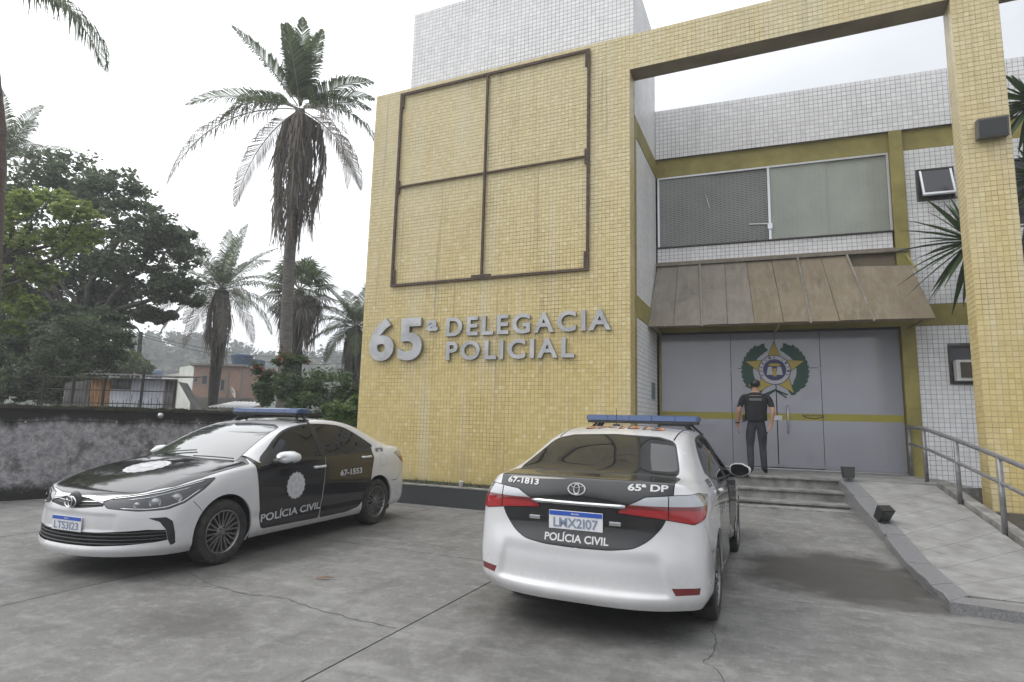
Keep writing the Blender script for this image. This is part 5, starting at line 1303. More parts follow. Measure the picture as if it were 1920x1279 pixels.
        gp = []
        for z in (0.84, 0.88, 0.92, 0.96, 0.99):                            # joint between lid lamp and wing lamp
            h, n = hit((-3, s*0.625, z), (1, 0, 0)); gp.append(h+n*0.004)
        gj = MB(); gj.tube(gp, 0.004, 6); gj.build('lamp_joint', M_SEAM, t)
        # wheel arches: lip and liner
        for cx in (1.35, -1.35):
            vs, n_ = [], 30
            for k in range(n_+1):
                a = R(-24)+R(228)*k/n_; x, z = cx+0.362*math.cos(a), 0.325+0.362*math.sin(a)
                h, nn = hit((x, s*2, z), (0, -s, 0)); y = h.y if 0.7 < abs(h.y) < 1.0 else s*0.835
                for yy in (y, y-s*0.022): vs.append((x, yy, z))
            fs = [((2*k, 2*k+1, 2*k+3, 2*k+2) if s > 0 else (2*k+2, 2*k+3, 2*k+1, 2*k)) for k in range(n_)]
            mesh_obj('arch_lip', vs, fs, M_PAINT, body, True)
            vs = []
            for k in range(n_+1):
                a = R(-24)+R(228)*k/n_; x, z = cx+0.366*math.cos(a), 0.325+0.366*math.sin(a)
                for yy in (s*0.855, s*0.45): vs.append((x, yy, z))
            b = len(vs); vs.append((cx, s*0.45, 0.325))
            fs = [((2*k, 2*k+1, 2*k+3, 2*k+2) if s > 0 else (2*k+2, 2*k+3, 2*k+1, 2*k)) for k in range(n_)] + [(2*k+1, b, 2*k+3) for k in range(n_)]
            mesh_obj('arch_liner', vs, fs, M_SEAM, body, False)
            make_wheel(c, cx, s*0.768, s, 0.4*cx+s*0.3)
        # doors
        rdo = polys_mesh('rear_door', P['rear_door'], M_VINYL, c, 0.001, mm)
        polys_mesh('window', P['rear_glass'], M_GLASS, rdo, -0.002, mm); handle(rdo, -1.03, 0.955, s)
        fdo = polys_mesh('front_door', P['front_door'], M_VINYL, c, 0.001, mm)
        polys_mesh('window', P['front_glass'], M_GLASS, fdo, -0.002, mm); handle(fdo, -0.045, 0.878, s); mirror(fdo, s)
        polys_mesh('fuel_flap' if s > 0 else 'quarter_panel_flap', P['fuel_flap'], M_PAINT, c, 0.0, mm)
        d_ = (0, -s, 0)
        # lettering runs front-to-back on the left side and back-to-front on the right
        g_ = text_fit('POLÍCIA CIVIL', 0, 0.975, 0, 0.112, 0.022)
        fx = (lambda u, v: (0.865-u, s*2, 0.340+v*0.93+0.030*u)) if s > 0 else (lambda u, v: (-0.19+u, s*2, 0.340+v*0.93))
        orient(decal('lettering', g_, fx, d_, M_DECALG, fdo), (0, s, 0))
        g_ = text_fit(unit, 0, 0.47, 0, 0.078, 0.03)
        fx = (lambda u, v: (-0.465-u, s*2, 0.732+v+0.02*u)) if s > 0 else (lambda u, v: (-0.935+u, s*2, 0.732+v))
        orient(decal('lettering', g_, fx, d_, M_DECALG, rdo), (0, s, 0))
        rosette(fdo, (lambda u, v: (0.357-u, s*2, 0.688+v)), d_, 0.150, M_DECALG, M_DECAL)
        g_ = text_fit('65ª DP', 0, 0.20, 0, 0.055, 0.03)
        fx = (lambda u, v: (-1.315-u, s*2, 1.010+v)) if s > 0 else (lambda u, v: (-1.515+u, s*2, 1.010+v))
        orient(decal('lettering', g_, fx, d_, M_DECALK, body), (0, s, 0))
        wv = MB(); y0 = 0.10 if s > 0 else -0.52; pts = []
        for k in range(7):
            y = y0+0.52*k/6; h, n = hit((1.12-0.06*k/6 - (0.06 if s < 0 else 0.0), y, 3), (0, 0, -1)); pts.append(h+Vector((0, 0, 0.016)))
        wv.tube(pts, 0.007, 6); wv.build('wiper', M_TRIM, c)
        if open_door == mm:
            # swing about the front hinge line
            hx, hy = 0.93, s*0.86; a = R(9)*(-s)*(-1)
            a = -s*R(9)*-1 if s > 0 else -R(9)*-1
            a = R(9) if s < 0 else -R(9)
            fdo.matrix_local = Matrix.Translation((hx, hy, 0)) @ Matrix.Rotation(-a, 4, 'Z') @ Matrix.Translation((-hx, -hy, 0))
    fx = lambda u, v: (1.58+v*1.0, 0.0-u*1.0, 3.0)
    rosette(hood, fx, (0, 0, -1), 0.21, M_DECAL, M_DECALG)
    plate(c, (hit((3, 0, 0.465), (-1, 0, 0))[0].x+0.010, -0.02, 0.465), (0.03, 0, math.pi/2), front_plate)
    # boot
    hx = hit((-3, 0, 0.79), (1, 0, 0))[0].x
    plate(lid, (hx-0.012, 0.008, 0.792), (0.02, 0, -math.pi/2), rear_plate)
    pts = []
    for k in range(15):
        y = -0.345+0.69*k/14; h, n = hit((-3, y, 0.912), (1, 0, 0)); pts.append(h+Vector((-0.010, 0, 0)))
    cb = MB(); cb.tube(pts, 0.016, 8); o = cb.build('chrome_strip', M_CHROME, lid, True)
    oval_emblem(lid, (hit((-3, 0, 1.012), (1, 0, 0))[0].x-0.010, 0.005, 1.012), (-0.18, 0, -math.pi/2), 1.0, M_DECAL)
    fr_ = lambda y0, z0: (lambda u, v: (-3, y0-u, z0+v))
    orient(decal('lettering', text_fit('POLÍCIA CIVIL', 0, 0.47, 0, 0.066, 0.022), fr_(0.237, 0.642), (1, 0, 0), M_DECAL, lid, 0.006), (-1, 0, 0))
    orient(decal('lettering', text_fit(unit, 0, 0.275, 0, 0.042, 0.03), fr_(0.585, 1.018), (1, 0, 0), M_DECAL, lid, 0.006), (-1, 0, 0))
    orient(decal('lettering', text_fit('65ª DP', 0, 0.265, 0, 0.046, 0.03), fr_(-0.355, 1.020), (1, 0, 0), M_DECAL, lid, 0.006), (-1, 0, 0))
    for y in (0.325, -0.275):
        h, n = hit((-3, y, 0.79), (1, 0, 0)); b = MB(); b.box(h.x-0.016, h.x+0.01, y-0.042, y+0.042, 0.778, 0.806, bev=0.004); b.build('strobe_light', M_LAMPCLR, lid)
    light_bar(c, -0.02, *bar)
    an = MB(); zt = hit((-0.62, 0.12, 3), (0, 0, -1))[0].z; an.box(-0.65, -0.59, 0.09, 0.15, zt-0.01, zt+0.016, bev=0.005); an.tube([(-0.62, 0.12, zt+0.01), (-0.63, 0.12, zt+0.17)], [0.004, 0.003], 6); an.build('antenna', M_TRIM, c)
    ex = MB(); ex.lathe([(0.024, 0), (0.028, 0.0), (0.028, 0.16)], 12, Matrix.Translation((-2.25, -0.42, 0.255)) @ Matrix.Rotation(R(-90), 4, 'Z')); ex.build('exhaust_pipe', M_SEAM, c, True)
    return c
carA = make_car((-6.055, 5.763, 0), R(-87.1), 'black and white police car parked nose toward camera beside the grimy wall', 'LTS3I23', 'LTS3I23', '67-1553', bar=(0.54, 0.07))
carB = make_car((-1.335, 6.447, 0), R(90.2), 'black and white police car seen from behind in front of the entrance steps', 'LMX2I07', 'LMX2I07', '67-1813', open_door='R', bar=(0.595, -0.015))
for body_, x0 in ((carB, 0),):
    fx = lambda u, v: (-0.92+v*1.0, 0.36-u, 3.0)
    rt = orient(decal('roof_number', text_fit('67-1813', 0, 0.72, 0, 0.20, 0.03), fx, (0, 0, -1), M_DECALK, body_, 0.004), (0, 0, 1))
    rt2 = orient(decal('lettering', text_fit('67-1813', 0.02, 0.74, 0.02, 0.19, 0.0), fx, (0, 0, -1), M_DECALO, rt, 0.006), (0, 0, 1))
# ------------------------------------------------------------------ boundary wall and what stands behind it
def mould_wall_mat():
    M = mat('mouldy_lime_wall', (0.4, 0.4, 0.4), 0.95, 0, 0.2); g = NT(M); p = g.pos(); z = g.sep(p)[2]
    n1 = g.noise(p, 1.6, 10, 0.74); n2 = g.noise(p, 9.0, 10, 0.78); n3 = g.noise(p, 3.4, 8, 0.7, (1, 1, 0.22))
    c = g.ramp(n2, 0.36, 0.64, (0.15, 0.147, 0.155), (0.44, 0.43, 0.45)); pk = g.noise(p, 34, 6, 0.7)
    c = g.mix(g.math('MULTIPLY', g.ramp(pk, 0.58, 0.64), 0.6), c, (0.05, 0.05, 0.05))
    top = g.math('MULTIPLY', g.math('SUBTRACT', g.math('ADD', z, g.math('MULTIPLY', n3, 0.55)), 1.50), 7.0, clamp=True)
    bot = g.math('MULTIPLY', g.math('SUBTRACT', 0.55, g.math('ADD', z, g.math('MULTIPLY', n2, 0.42))), 5.0, clamp=True)
    spot = g.math('MULTIPLY', g.ramp(n1, 0.53, 0.61), 0.78)
    c = g.mix(spot, c, (0.085, 0.082, 0.08)); c = g.mix(top, c, (0.026, 0.025, 0.023)); c = g.mix(bot, c, (0.028, 0.028, 0.024))
    g.color(c); g.bump(g.math('ADD', n2, g.math('MULTIPLY', pk, 0.5)), 0.6, 0.02); return M
M_MOULD = mould_wall_mat(); M_MOSS = grimy('mossy_coping', (0.020, 0.021, 0.015), (0.055, 0.055, 0.038), 9, 0.95, 0.5)
WA, WB = Vector((-12.75, 2.0, 0)), Vector((-9.18, 13.4, 0)); wd = (WB-WA).normalized(); wn = Vector((-wd.y, wd.x, 0)); WL = (WB-WA).length
bw = empty('boundary_wall', (0, 0, 0), label='grimy mould-blackened boundary wall behind the left parked car', cat='wall')
rnd = random.Random(5); n = 60; vs, fs = [], []
for i in range(n+1):
    p = WA+wd*WL*i/n; h = 1.52+rnd.uniform(-.008, .008)
    vs += [p, p-wn*0.004*rnd.random()+Vector((0, 0, 0.5)), p+Vector((0, 0, 1.0)), p+Vector((0, 0, h)), p+wn*0.16+Vector((0, 0, h)), p+wn*0.16]
for i in range(n):
    a, b = 6*i, 6*(i+1)
    for k in range(5): fs.append((a+k, b+k, b+k+1, a+k+1)[::-1])
o = mesh_obj('wall_face', vs, fs, M_MOULD, bw)
vs, fs = [], []
for i in range(141):
    p = WA+wd*WL*i/140; o1 = rnd.uniform(.02, .05); h = 1.575+rnd.uniform(-.018, .022)
    vs += [p-wn*o1+Vector((0, 0, 1.512)), p-wn*o1+Vector((0, 0, h)), p+wn*0.19+Vector((0, 0, h+rnd.uniform(-.01, .01))), p+wn*0.19+Vector((0, 0, 1.512))]
for i in range(140):
    a, b = 4*i, 4*i+4
    for k in range(3): fs.append((a+k, b+k, b+k+1, a+k+1)[::-1])
    fs.append((a+3, b+3, b, a)[::-1])
mesh_obj('coping', vs, fs, M_MOSS, bw)
M_CABLE = mat('black_cable', (0.015, 0.015, 0.016), 0.6); M_CLIP = mat('pale_clip', (0.45, 0.45, 0.46), 0.4)
cab = empty('wall_cable', (0, 0, 0), label='thin black cable with pale clips sagging along the grimy wall', cat='cable')
pts = [WA+wd*(2.0+k*0.12)-wn*0.022+Vector((0, 0, 1.33-0.02*math.sin(k*0.12/1.35*math.pi)**2*1.6+0.01*math.sin(k))) for k in range(58)]
b = MB(); b.tube(pts, 0.008, 5); b.build('cord', M_CABLE, cab)
for k in (6, 17, 28, 40, 52):
    b = MB(); q = pts[k]; b.box(-0.012, 0.012, -0.012, 0.012, -0.012, 0.012, Matrix.Translation(q), 0.004); b.build('clip', M_CLIP, cab)
lp = empty('wall_lamp', (0, 0, 0), label='small round silver lamp on the grimy wall behind the left car', cat='lamp')
q = at(372, 780, 10.2); q = WA+wd*((q-WA).dot(wd)); q.z = 1.44
b = MB(); Mx = Matrix.Translation(q-wn*0.10) @ Matrix(((wd.x, wn.x, 0, 0), (wd.y, wn.y, 0, 0), (0, 0, 1, 0), (0, 0, 0, 1)))
b.lathe([(0.001, -0.055), (0.030, -0.050), (0.055, -0.030), (0.062, 0.0), (0.045, 0.03), (0.022, 0.045), (0.020, 0.10)], 16, Mx); b.build('bulb', mat('silvered_bulb', (0.42, 0.43, 0.44), 0.15, 0.9), lp, True)
b = MB(); b.box(-0.035, 0.035, 0.080, 0.1, -0.035, 0.035, Mx); b.build('holder', M_TRIM, lp)

# shed of corrugated sheet behind a barred fence
def corrugated(name, p0, p1, h0, h1, mt, parent, per=0.09, amp=0.016, z0=0.0):
    """vertical corrugated sheet between two ground points; h0/h1 = top heights"""
    p0, p1 = Vector(p0), Vector(p1); Ld_ = (p1-p0).length; n_ = max(4, int(Ld_/per*4)); e = (p1-p0).normalized(); nn = Vector((e.y, -e.x, 0)); vs, fs = [], []
    for i in range(n_+1):
        t = i/n_; q = p0+e*Ld_*t+nn*amp*math.sin(2*math.pi*t*Ld_/per); vs += [(q.x, q.y, z0), (q.x, q.y, h0+(h1-h0)*t)]
    fs = [(2*i, 2*i+2, 2*i+3, 2*i+1) for i in range(n_)]
    o = mesh_obj(name, vs, fs, mt, parent, True); md = o.modifiers.new('thickness', 'SOLIDIFY'); md.thickness = 0.004; return o
M_SHEETL = grimy('pale_corrugated_sheet', (0.36, 0.37, 0.41), (0.50, 0.51, 0.55), 2.5, 0.5, metal=0.2); M_SHEETD = grimy('dark_corrugated_sheet', (0.075, 0.072, 0.072), (0.15, 0.145, 0.14), 2.5, 0.6)
M_SHEETO = grimy('rust_orange_sheet', (0.20, 0.105, 0.045), (0.34, 0.20, 0.10), 3, 0.7); M_IRON = mat('dark_iron', (0.022, 0.021, 0.021), 0.7)
shed = empty('corrugated_shed', (0, 0, 0), label='low shed of grey and rusty corrugated sheets behind the grimy wall', cat='shed')
SH0, SH1 = at(-30, 770, 14.6), at(322, 770, 15.6); SH0.z = SH1.z = 0
sp = lambda px: SH0.lerp(SH1, (px+30)/352.0)
hz = 2.42
corrugated('wall_sheet', sp(110), sp(158), 2.20, 2.30, M_SHEETD, shed); corrugated('wall_sheet', sp(159), sp(196), 2.34, 2.34, M_SHEETO, shed)
corrugated('wall_sheet', sp(197), sp(236), 2.08, 2.08, M_SHEETL, shed); corrugated('wall_sheet', sp(197), sp(236), 2.36, 2.36, M_SHEETD, shed, z0=2.082); corrugated('wall_sheet', sp(237), sp(302), 2.37, 2.37, M_SHEETL, shed); corrugated('wall_sheet', sp(303), sp(322), 2.37, 2.36, M_SHEETD, shed)
sd_n = Vector((-(SH1-SH0).normalized().y, (SH1-SH0).normalized().x, 0))
def roof_sheet(name, a, b, back, z_front, z_back, mt, parent, per=0.11, amp=0.018):
    a, b = Vector(a), Vector(b); Ld_ = (b-a).length; n_ = int(Ld_/per*4); e = (b-a).normalized(); vs, fs = [], []
    for i in range(n_+1):
        t = i/n_; q = a+e*Ld_*t; w = amp*math.sin(2*math.pi*t*Ld_/per)
        vs += [(q.x, q.y, z_front+w), (q.x+back.x, q.y+back.y, z_back+w)]
    o = mesh_obj(name, vs, [(2*i, 2*i+2, 2*i+3, 2*i+1) for i in range(n_)], mt, parent, True); md = o.modifiers.new('thickness', 'SOLIDIFY'); md.thickness = 0.006; return o
roof_sheet('roof_sheet', sp(150)-sd_n*0.25, sp(328)-sd_n*0.25, sd_n*2.6, 2.44, 2.62, M_SHEETD, shed)
# leaning sheets at the shed's right end
e_ = sp(323); vs, fs = [], []
for i in range(33):
    t = i/32; q = e_+(SH1-SH0).normalized()*(0.02)+sd_n*(0.0+0.9*t); w = 0.016*math.sin(2*math.pi*t*8)
    r_ = (SH1-SH0).normalized(); vs += [q+r_*(0.05+w)+Vector((0, 0, 2.34)), q+r_*(0.95+w)+Vector((0, 0, 0.9))]
mesh_obj('leaning_sheet', vs, [(2*i, 2*i+2, 2*i+3, 2*i+1) for i in range(32)], M_SHEETD, shed, True)
fence = empty('bar_fence', (0, 0, 0), label='dark iron bar fence standing behind the wall before the shed', cat='fence')
F0_, F1_ = at(20, 770, 12.9), at(330, 770, 12.9); F0_.z = F1_.z = 0; fpnt = lambda px: F0_.lerp(F1_, (px-20)/310.0)
for px in (76, 132, 190, 262, 324):
    b = MB(); q = fpnt(px); b.tube([q, q+Vector((0, 0, 2.24 if px != 262 else 2.42))], 0.032, 6); b.build('post', M_IRON, fence)
for z in (1.68, 1.96, 2.23):
    b = MB(); b.tube([fpnt(60)+Vector((0, 0, z)), fpnt(326)+Vector((0, 0, z))], 0.012, 5); b.build('rail', M_IRON, fence)
for k in range(34):
    q = fpnt(62+k*7.9+random.uniform(-1.5, 1.5)); b = MB(); b.tube([q+Vector((0, 0, 1.5)), q+Vector((random.uniform(-.03, .03), 0, 1.78+random.uniform(-.05, .10)))], 0.007, 4); b.build('bar', M_IRON, fence)
b = MB(); b.tube([at(300, 662+30, 16.0), at(320, 700, 15.4)], 0.02, 5)

# far houses
def brick_mat(name):
    M = mat(name, (0.3, 0.14, 0.09), 0.9, 0, 0.2); g = NT(M)
    bt = g.n('TexBrick'); bt.inputs['Scale'].default_value = 1.0; bt.inputs['Brick Width'].default_value = 0.21; bt.inputs['Row Height'].default_value = 0.16; bt.inputs['Mortar Size'].default_value = 0.018
    bt.inputs['Color1'].default_value = (0.34, 0.20, 0.15, 1); bt.inputs['Color2'].default_value = (0.28, 0.155, 0.115, 1); bt.inputs['Mortar'].default_value = (0.33, 0.27, 0.23, 1)
    g.l(g.coord('UV'), bt.inputs['Vector']); c = g.mix(g.math('MULTIPLY', g.noise(g.pos(), 0.6, 5, 0.6), 0.45), bt.outputs['Color'], (0.20, 0.11, 0.08)); g.color(c); return M
M_BRICK = brick_mat('hollow_brick'); M_PLASTER = grimy('pale_plaster', (0.45, 0.47, 0.44), (0.62, 0.63, 0.60), 0.7, 0.9); M_SLAB = grimy('concrete_slab', (0.16, 0.15, 0.14), (0.27, 0.255, 0.24), 0.9, 0.9); M_TANK = mat('blue_water_tank', (0.04, 0.085, 0.16), 0.5)
def wall_quad(name, a, b, z0, z1, mt, parent):
    a, b = Vector(a), Vector(b); o = mesh_obj(name, [(a.x, a.y, z0), (b.x, b.y, z0), (b.x, b.y, z1), (a.x, a.y, z1)], [(0, 1, 2, 3)], mt, parent)
    uv = o.data.uv_layers.new(name='UVMap'); L_ = (b-a).length
    for i, q in enumerate(((0, z0), (L_, z0), (L_, z1), (0, z1))): uv.data[i].uv = q
    return o
HD = 40.0; zat = lambda py, d, px: at(px, py, d).z
house = empty('brick_house', (0, 0, 0), label='bare red brick house far behind the palms with flat slab roof', cat='house')
h0, h1, h2 = at(363, 700, HD), at(456, 700, HD), at(500, 700, HD+5); hl_ = at(336, 700, HD+2.5)
zt = zat(686, HD, 400); zt2 = zat(690, HD+5, 500)
wall_quad('wall', h0, h1, 0, zt, M_BRICK, house); wall_quad('wall', h1, h2, 0, zt, M_BRICK, house); wall_quad('wall', hl_, h0, 0, zt+0.05, M_PLASTER, house)
ee = (h1-h0).normalized(); en = Vector((-ee.y, ee.x, 0)); 
hb = h2+(hl_-h1); 
mb = MB(); top = [h0-en*0.25-ee*0.2, h1-en*0.25+ee*0.15, h2+ee*0.3, hl_+en*4.0]; mb.add([Vector((q.x, q.y, zt+0.002)) for q in top]+[Vector((q.x, q.y, zt+0.14)) for q in top], [(3, 2, 1, 0), (4, 5, 6, 7), (0, 1, 5, 4), (1, 2, 6, 5), (2, 3, 7, 6), (3, 0, 4, 7)]); rf = mb.build('roof', M_SLAB, house)
def win_on(parent, a, e, nrm, t, z, w, h, mt, name='window'):
    q = a+e*t; mb = MB(); p = [q-nrm*0.03+e*(-w/2), q-nrm*0.03+e*(w/2)]
    o = mesh_obj(name, [(p[0].x, p[0].y, z), (p[1].x, p[1].y, z), (p[1].x, p[1].y, z+h), (p[0].x, p[0].y, z+h)], [(0, 1, 2, 3)], mt, parent)
    f = MB(); fw = 0.07
    for (u0, u1, v0, v1) in ((-w/2-fw, w/2+fw, z-fw, z), (-w/2-fw, w/2+fw, z+h, z+h+fw), (-w/2-fw, -w/2, z, z+h), (w/2, w/2+fw, z, z+h)):
        c4 = [q+e*u0, q+e*u1]; f.add([c4[0]-nrm*0.06+Vector((0, 0, v0-q.z)), c4[1]-nrm*0.06+Vector((0, 0, v0-q.z)), c4[1]-nrm*0.06+Vector((0, 0, v1-q.z)), c4[0]-nrm*0.06+Vector((0, 0, v1-q.z))], [(0, 1, 2, 3)])
    f.build('window_frame', M_SLAB, o); return o
M_WINDK = mat('dark_pane', (0.03, 0.035, 0.045), 0.2)
win_on(house, h0, ee, en, 0.80, zat(720, HD, 384), 0.32, 0.55, M_WINDK); win_on(house, h0, ee, en, 2.05, zat(732, HD, 418), 0.22, 0.7, M_WINDK); win_on(house, h0, ee, en, 0.22, zat(716, HD, 366), 0.22, 0.22, M_WINDK)
for t in (2.35, 3.3):
    q = h0+ee*t-en*0.03; mb = MB(); mb.tube([(q.x, q.y, 1), (q.x, q.y, zt)], 0.06, 4); mb.build('concrete_column', M_SLAB, house)
b = MB(); q = at(452, 690, HD+2); b.lathe([(0.55, 0), (0.75, 0.75), (0.78, 0.8), (0.3, 0.95), (0.01, 0.97)], 18, Matrix.Translation((q.x, q.y, zt+0.14)) @ Matrix.Rotation(R(90), 4, 'X')); b.build('water_tank', M_TANK, rf, True)
b = MB(); q = at(473, 690, HD+3); b.box(-1.0, 0.7, -0.5, 0.5, 0.0, 0.62, Matrix.Translation((q.x, q.y, zt+0.142)), 0.05); b.build('water_tank', M_TANK, rf)
dish = empty('satellite_dish', (0, 0, 0), label='pale round satellite dish on the brick house wall', cat='satellite dish')
q = at(437, 735, HD-0.6); b = MB(); b.lathe([(0.01, 0.10), (0.2, 0.08), (0.36, 0.02), (0.42, -0.03)], 18, Matrix.Translation(q) @ Matrix.Rotation(R(-30), 4, 'Z') @ Matrix.Rotation(R(25), 4, 'X')); b.build('reflector', mat('dish_white', (0.6, 0.6, 0.6), 0.5), dish, True)
b = MB(); b.tube([q, q+en*0.6], 0.03, 5); b.build('mount', M_IRON, dish)
low = empty('low_outbuilding', (0, 0, 0), label='low outbuilding with white corrugated roof in front of the brick house', cat='outbuilding')
l0, l1 = at(388, 765, 26), at(468, 765, 26); l0.z = l1.z = 0; le = (l1-l0).normalized(); ln_ = Vector((-le.y, le.x, 0))
wall_quad('wall', at(356, 760, 29), at(475, 760, 29), 0, zat(745, 29, 410), M_SLAB, low); roof_sheet('roof_sheet', l0, l1, ln_*2.6, zat(764, 26, 420), zat(752, 28, 420), grimy('white_roof_sheet', (0.48, 0.48, 0.49), (0.62, 0.62, 0.62), 1.5, 0.6), low, 0.18, 0.03)
wall_quad('wall', l0, l1, 0, zat(767, 26, 420), M_SLAB, low)
h2_ = empty('grey_roof_house', (0, 0, 0), label='small far house with grey pitched roof left of the brick house', cat='house')
g0, g1 = at(268, 710, 62), at(345, 710, 62); ge = (g1-g0).normalized(); gn = Vector((-ge.y, ge.x, 0)); z0_, z1_ = zat(712, 62, 300), zat(697, 64, 310)
wall_quad('wall', g0, g1, 0, z0_, M_BRICK, h2_)
mb = MB(); gm_ = g0.lerp(g1, 0.62)+gn*3; mb.add([Vector((g0.x, g0.y, z0_))-gn*0.3, Vector((g1.x, g1.y, z0_))-gn*0.3, Vector((g1.x, g1.y, z1_))+gn*4-ge*1.2, Vector((g0.x, g0.y, z1_))+gn*4+ge*1.4], [(0, 1, 2, 3)]); mb.build('roof', M_SLAB, h2_)
b = MB(); q = at(292, 706, 60); b.lathe([(0.55, 0), (0.7, 0.7), (0.3, 0.85), (0.01, 0.86)], 14, Matrix.Translation((q.x, q.y, z0_+0.02)) @ Matrix.Rotation(R(90), 4, 'X')); b.build('water_tank', M_TANK, h2_, True)
# utility pole with street lamp, wires
pole = empty('utility_pole', (0, 0, 0), label='dark wooden utility pole with a street lamp arm against the hill', cat='utility pole')
pb = at(258, 705, 36); pt = at(264, 622, 36); b = MB(); b.tube([(pb.x, pb.y, 0), pb, pt], [0.16, 0.14, 0.11], 8); b.build('shaft', M_IRON, pole)
b = MB(); la = at(247, 613, 33.5); b.tube([at(264, 628, 36), at(258, 616, 35), la], [0.05, 0.045, 0.04], 6); b.build('lamp_arm', M_IRON, pole)
b = MB(); b.lathe([(0.01, -0.30), (0.12, -0.2), (0.14, 0.1), (0.05, 0.3)], 10, Matrix.Translation(la)); b.build('lamp_head', M_IRON, pole, True)
for k, (pa, pb_) in enumerate(((at(264, 626, 36), at(690, 662, 52)), (at(264, 630, 36), at(690, 676, 50)), (at(264, 627, 36), at(-80, 640, 30)))):
    b = MB(); n_ = 24; b.tube([pa.lerp(pb_, i/n_)-Vector((0, 0, 0.9*4*(i/n_)*(1-i/n_))) for i in range(n_+1)], 0.016, 4); o = b.build('overhead_wire', M_CABLE); tag(o, ['upper overhead wire running right from the utility pole toward the tower', 'lower overhead wire running right from the utility pole toward the tower', 'overhead wire running left from the utility pole behind the trees'][k], 'wire', 'overhead wires')
# ------------------------------------------------------------------ vegetation
def leaf_mat(name, c0, c1, rough=0.6, trans=0.25, scale=1.2):
    M = mat(name, c0, rough, 0, 0.3); g = NT(M); rr = g.n('NewGeometry').outputs['Random Per Island']
    f = g.math('ADD', g.math('MULTIPLY', rr, 0.6), g.math('MULTIPLY', g.noise(g.pos(), scale, 3), 0.5))
    col = g.ramp(f, 0.25, 0.95, c0, c1); g.color(col)
    # thin leaves let light through
    tr = g.n('BsdfTranslucent'); g.l(col, tr.inputs['Color']); mx_ = g.n('MixShader'); mx_.inputs[0].default_value = trans
    out = [q for q in g.t.nodes if q.type == 'OUTPUT_MATERIAL'][0]; g.l(g.b.outputs[0], mx_.inputs[1]); g.l(tr.outputs[0], mx_.inputs[2]); g.l(mx_.outputs[0], out.inputs['Surface']); return M
L_DARK = leaf_mat('dark_leaf', (0.060, 0.085, 0.045), (0.200, 0.240, 0.145), 0.6, 0.5); L_MID = leaf_mat('mid_leaf', (0.028, 0.050, 0.018), (0.085, 0.125, 0.050))
L_LIME = leaf_mat('lime_leaf', (0.15, 0.20, 0.045), (0.40, 0.48, 0.16), trans=0.5); L_BUSH = leaf_mat('bush_leaf', (0.035, 0.065, 0.020), (0.13, 0.18, 0.075), 0.45, 0.3)
L_PALM = leaf_mat('palm_leaflet', (0.040, 0.062, 0.028), (0.150, 0.190, 0.090), 0.40, 0.4, 0.8); L_DEAD = leaf_mat('dead_frond', (0.12, 0.105, 0.088), (0.28, 0.255, 0.225), 0.8, 0.2, 1.5)
L_FAR = leaf_mat('far_foliage', (0.045, 0.065, 0.040), (0.115, 0.140, 0.090), 0.8, 0.1, 0.06); M_FLOWER = mat('red_flower', (0.26, 0.035, 0.028), 0.6); L_SWORD = leaf_mat('sword_leaf', (0.025, 0.050, 0.020), (0.085, 0.135, 0.055), 0.35, 0.2)
M_BARK = grimy('grey_bark', (0.045, 0.040, 0.034), (0.12, 0.108, 0.095), 6, 0.95, 0.6); M_PTRUNK = grimy('palm_trunk', (0.10, 0.092, 0.082), (0.22, 0.205, 0.19), 5, 0.95, 0.4, (1, 1, 5)); M_PDARK = grimy('dark_palm_trunk', (0.030, 0.026, 0.023), (0.075, 0.066, 0.058), 5, 0.95, 0.4, (1, 1, 4))
M_RACHIS = mat('frond_stalk', (0.20, 0.195, 0.13), 0.5); M_RACHISD = mat('dead_stalk', (0.15, 0.12, 0.09), 0.8)
def rand_unit(r): 
    while True:
        v = Vector((r.uniform(-1, 1), r.uniform(-1, 1), r.uniform(-1, 1)))
        if 0.05 < v.length < 1: return v.normalized()
def leaf_cluster(V_, F_, c, rad, n, size, r, flat=0.5, aspect=0.45, droop=0.2):
    """n small pointed leaves through a ball; each leaf a folded diamond"""
    for _ in range(n):
        d = rand_unit(r); p = c+Vector((r.gauss(0, 0.52)*rad.x, r.gauss(0, 0.52)*rad.y, r.gauss(0, 0.52)*rad.z))
        a = rand_unit(r); a.z = a.z*flat-droop; a.normalize(); b = a.cross(rand_unit(r)); 
        if b.length < 1e-3: continue
        b.normalize(); s = size*r.uniform(0.6, 1.25); w = s*aspect*0.5; nrm = a.cross(b)
        k = len(V_); V_ += [p-a*s*0.5, p+b*w+nrm*w*0.25, p+a*s*0.5, p-b*w+nrm*w*0.25]; F_.append((k, k+1, k+2)); F_.append((k, k+2, k+3))
def foliage(name, blobs, mt, parent, seed, per_blob, leaf, sub=9, flat=0.5, aspect=0.45, sub_r=0.36, density=1.0, droop=0.2):
    """blobs: (centre, radius vector). Each is filled with sub-clumps near its surface, so the crown has gaps and lumps"""
    r = random.Random(seed); V_, F_ = [], []; centres = []
    for c, rad in blobs:
        for _ in range(sub):
            d = rand_unit(r); cc = c+Vector((d.x*rad.x, d.y*rad.y, d.z*rad.z))*(0.35+0.60*r.random()); k = r.uniform(0.7, 1.25); centres.append(cc)
            leaf_cluster(V_, F_, cc, Vector((rad.x*sub_r*k, rad.y*sub_r*k, rad.z*sub_r*k*0.85)), int(per_blob/sub*k*density), leaf, r, flat, aspect, droop)
    mesh_obj(name, V_, F_, mt, parent); return centres
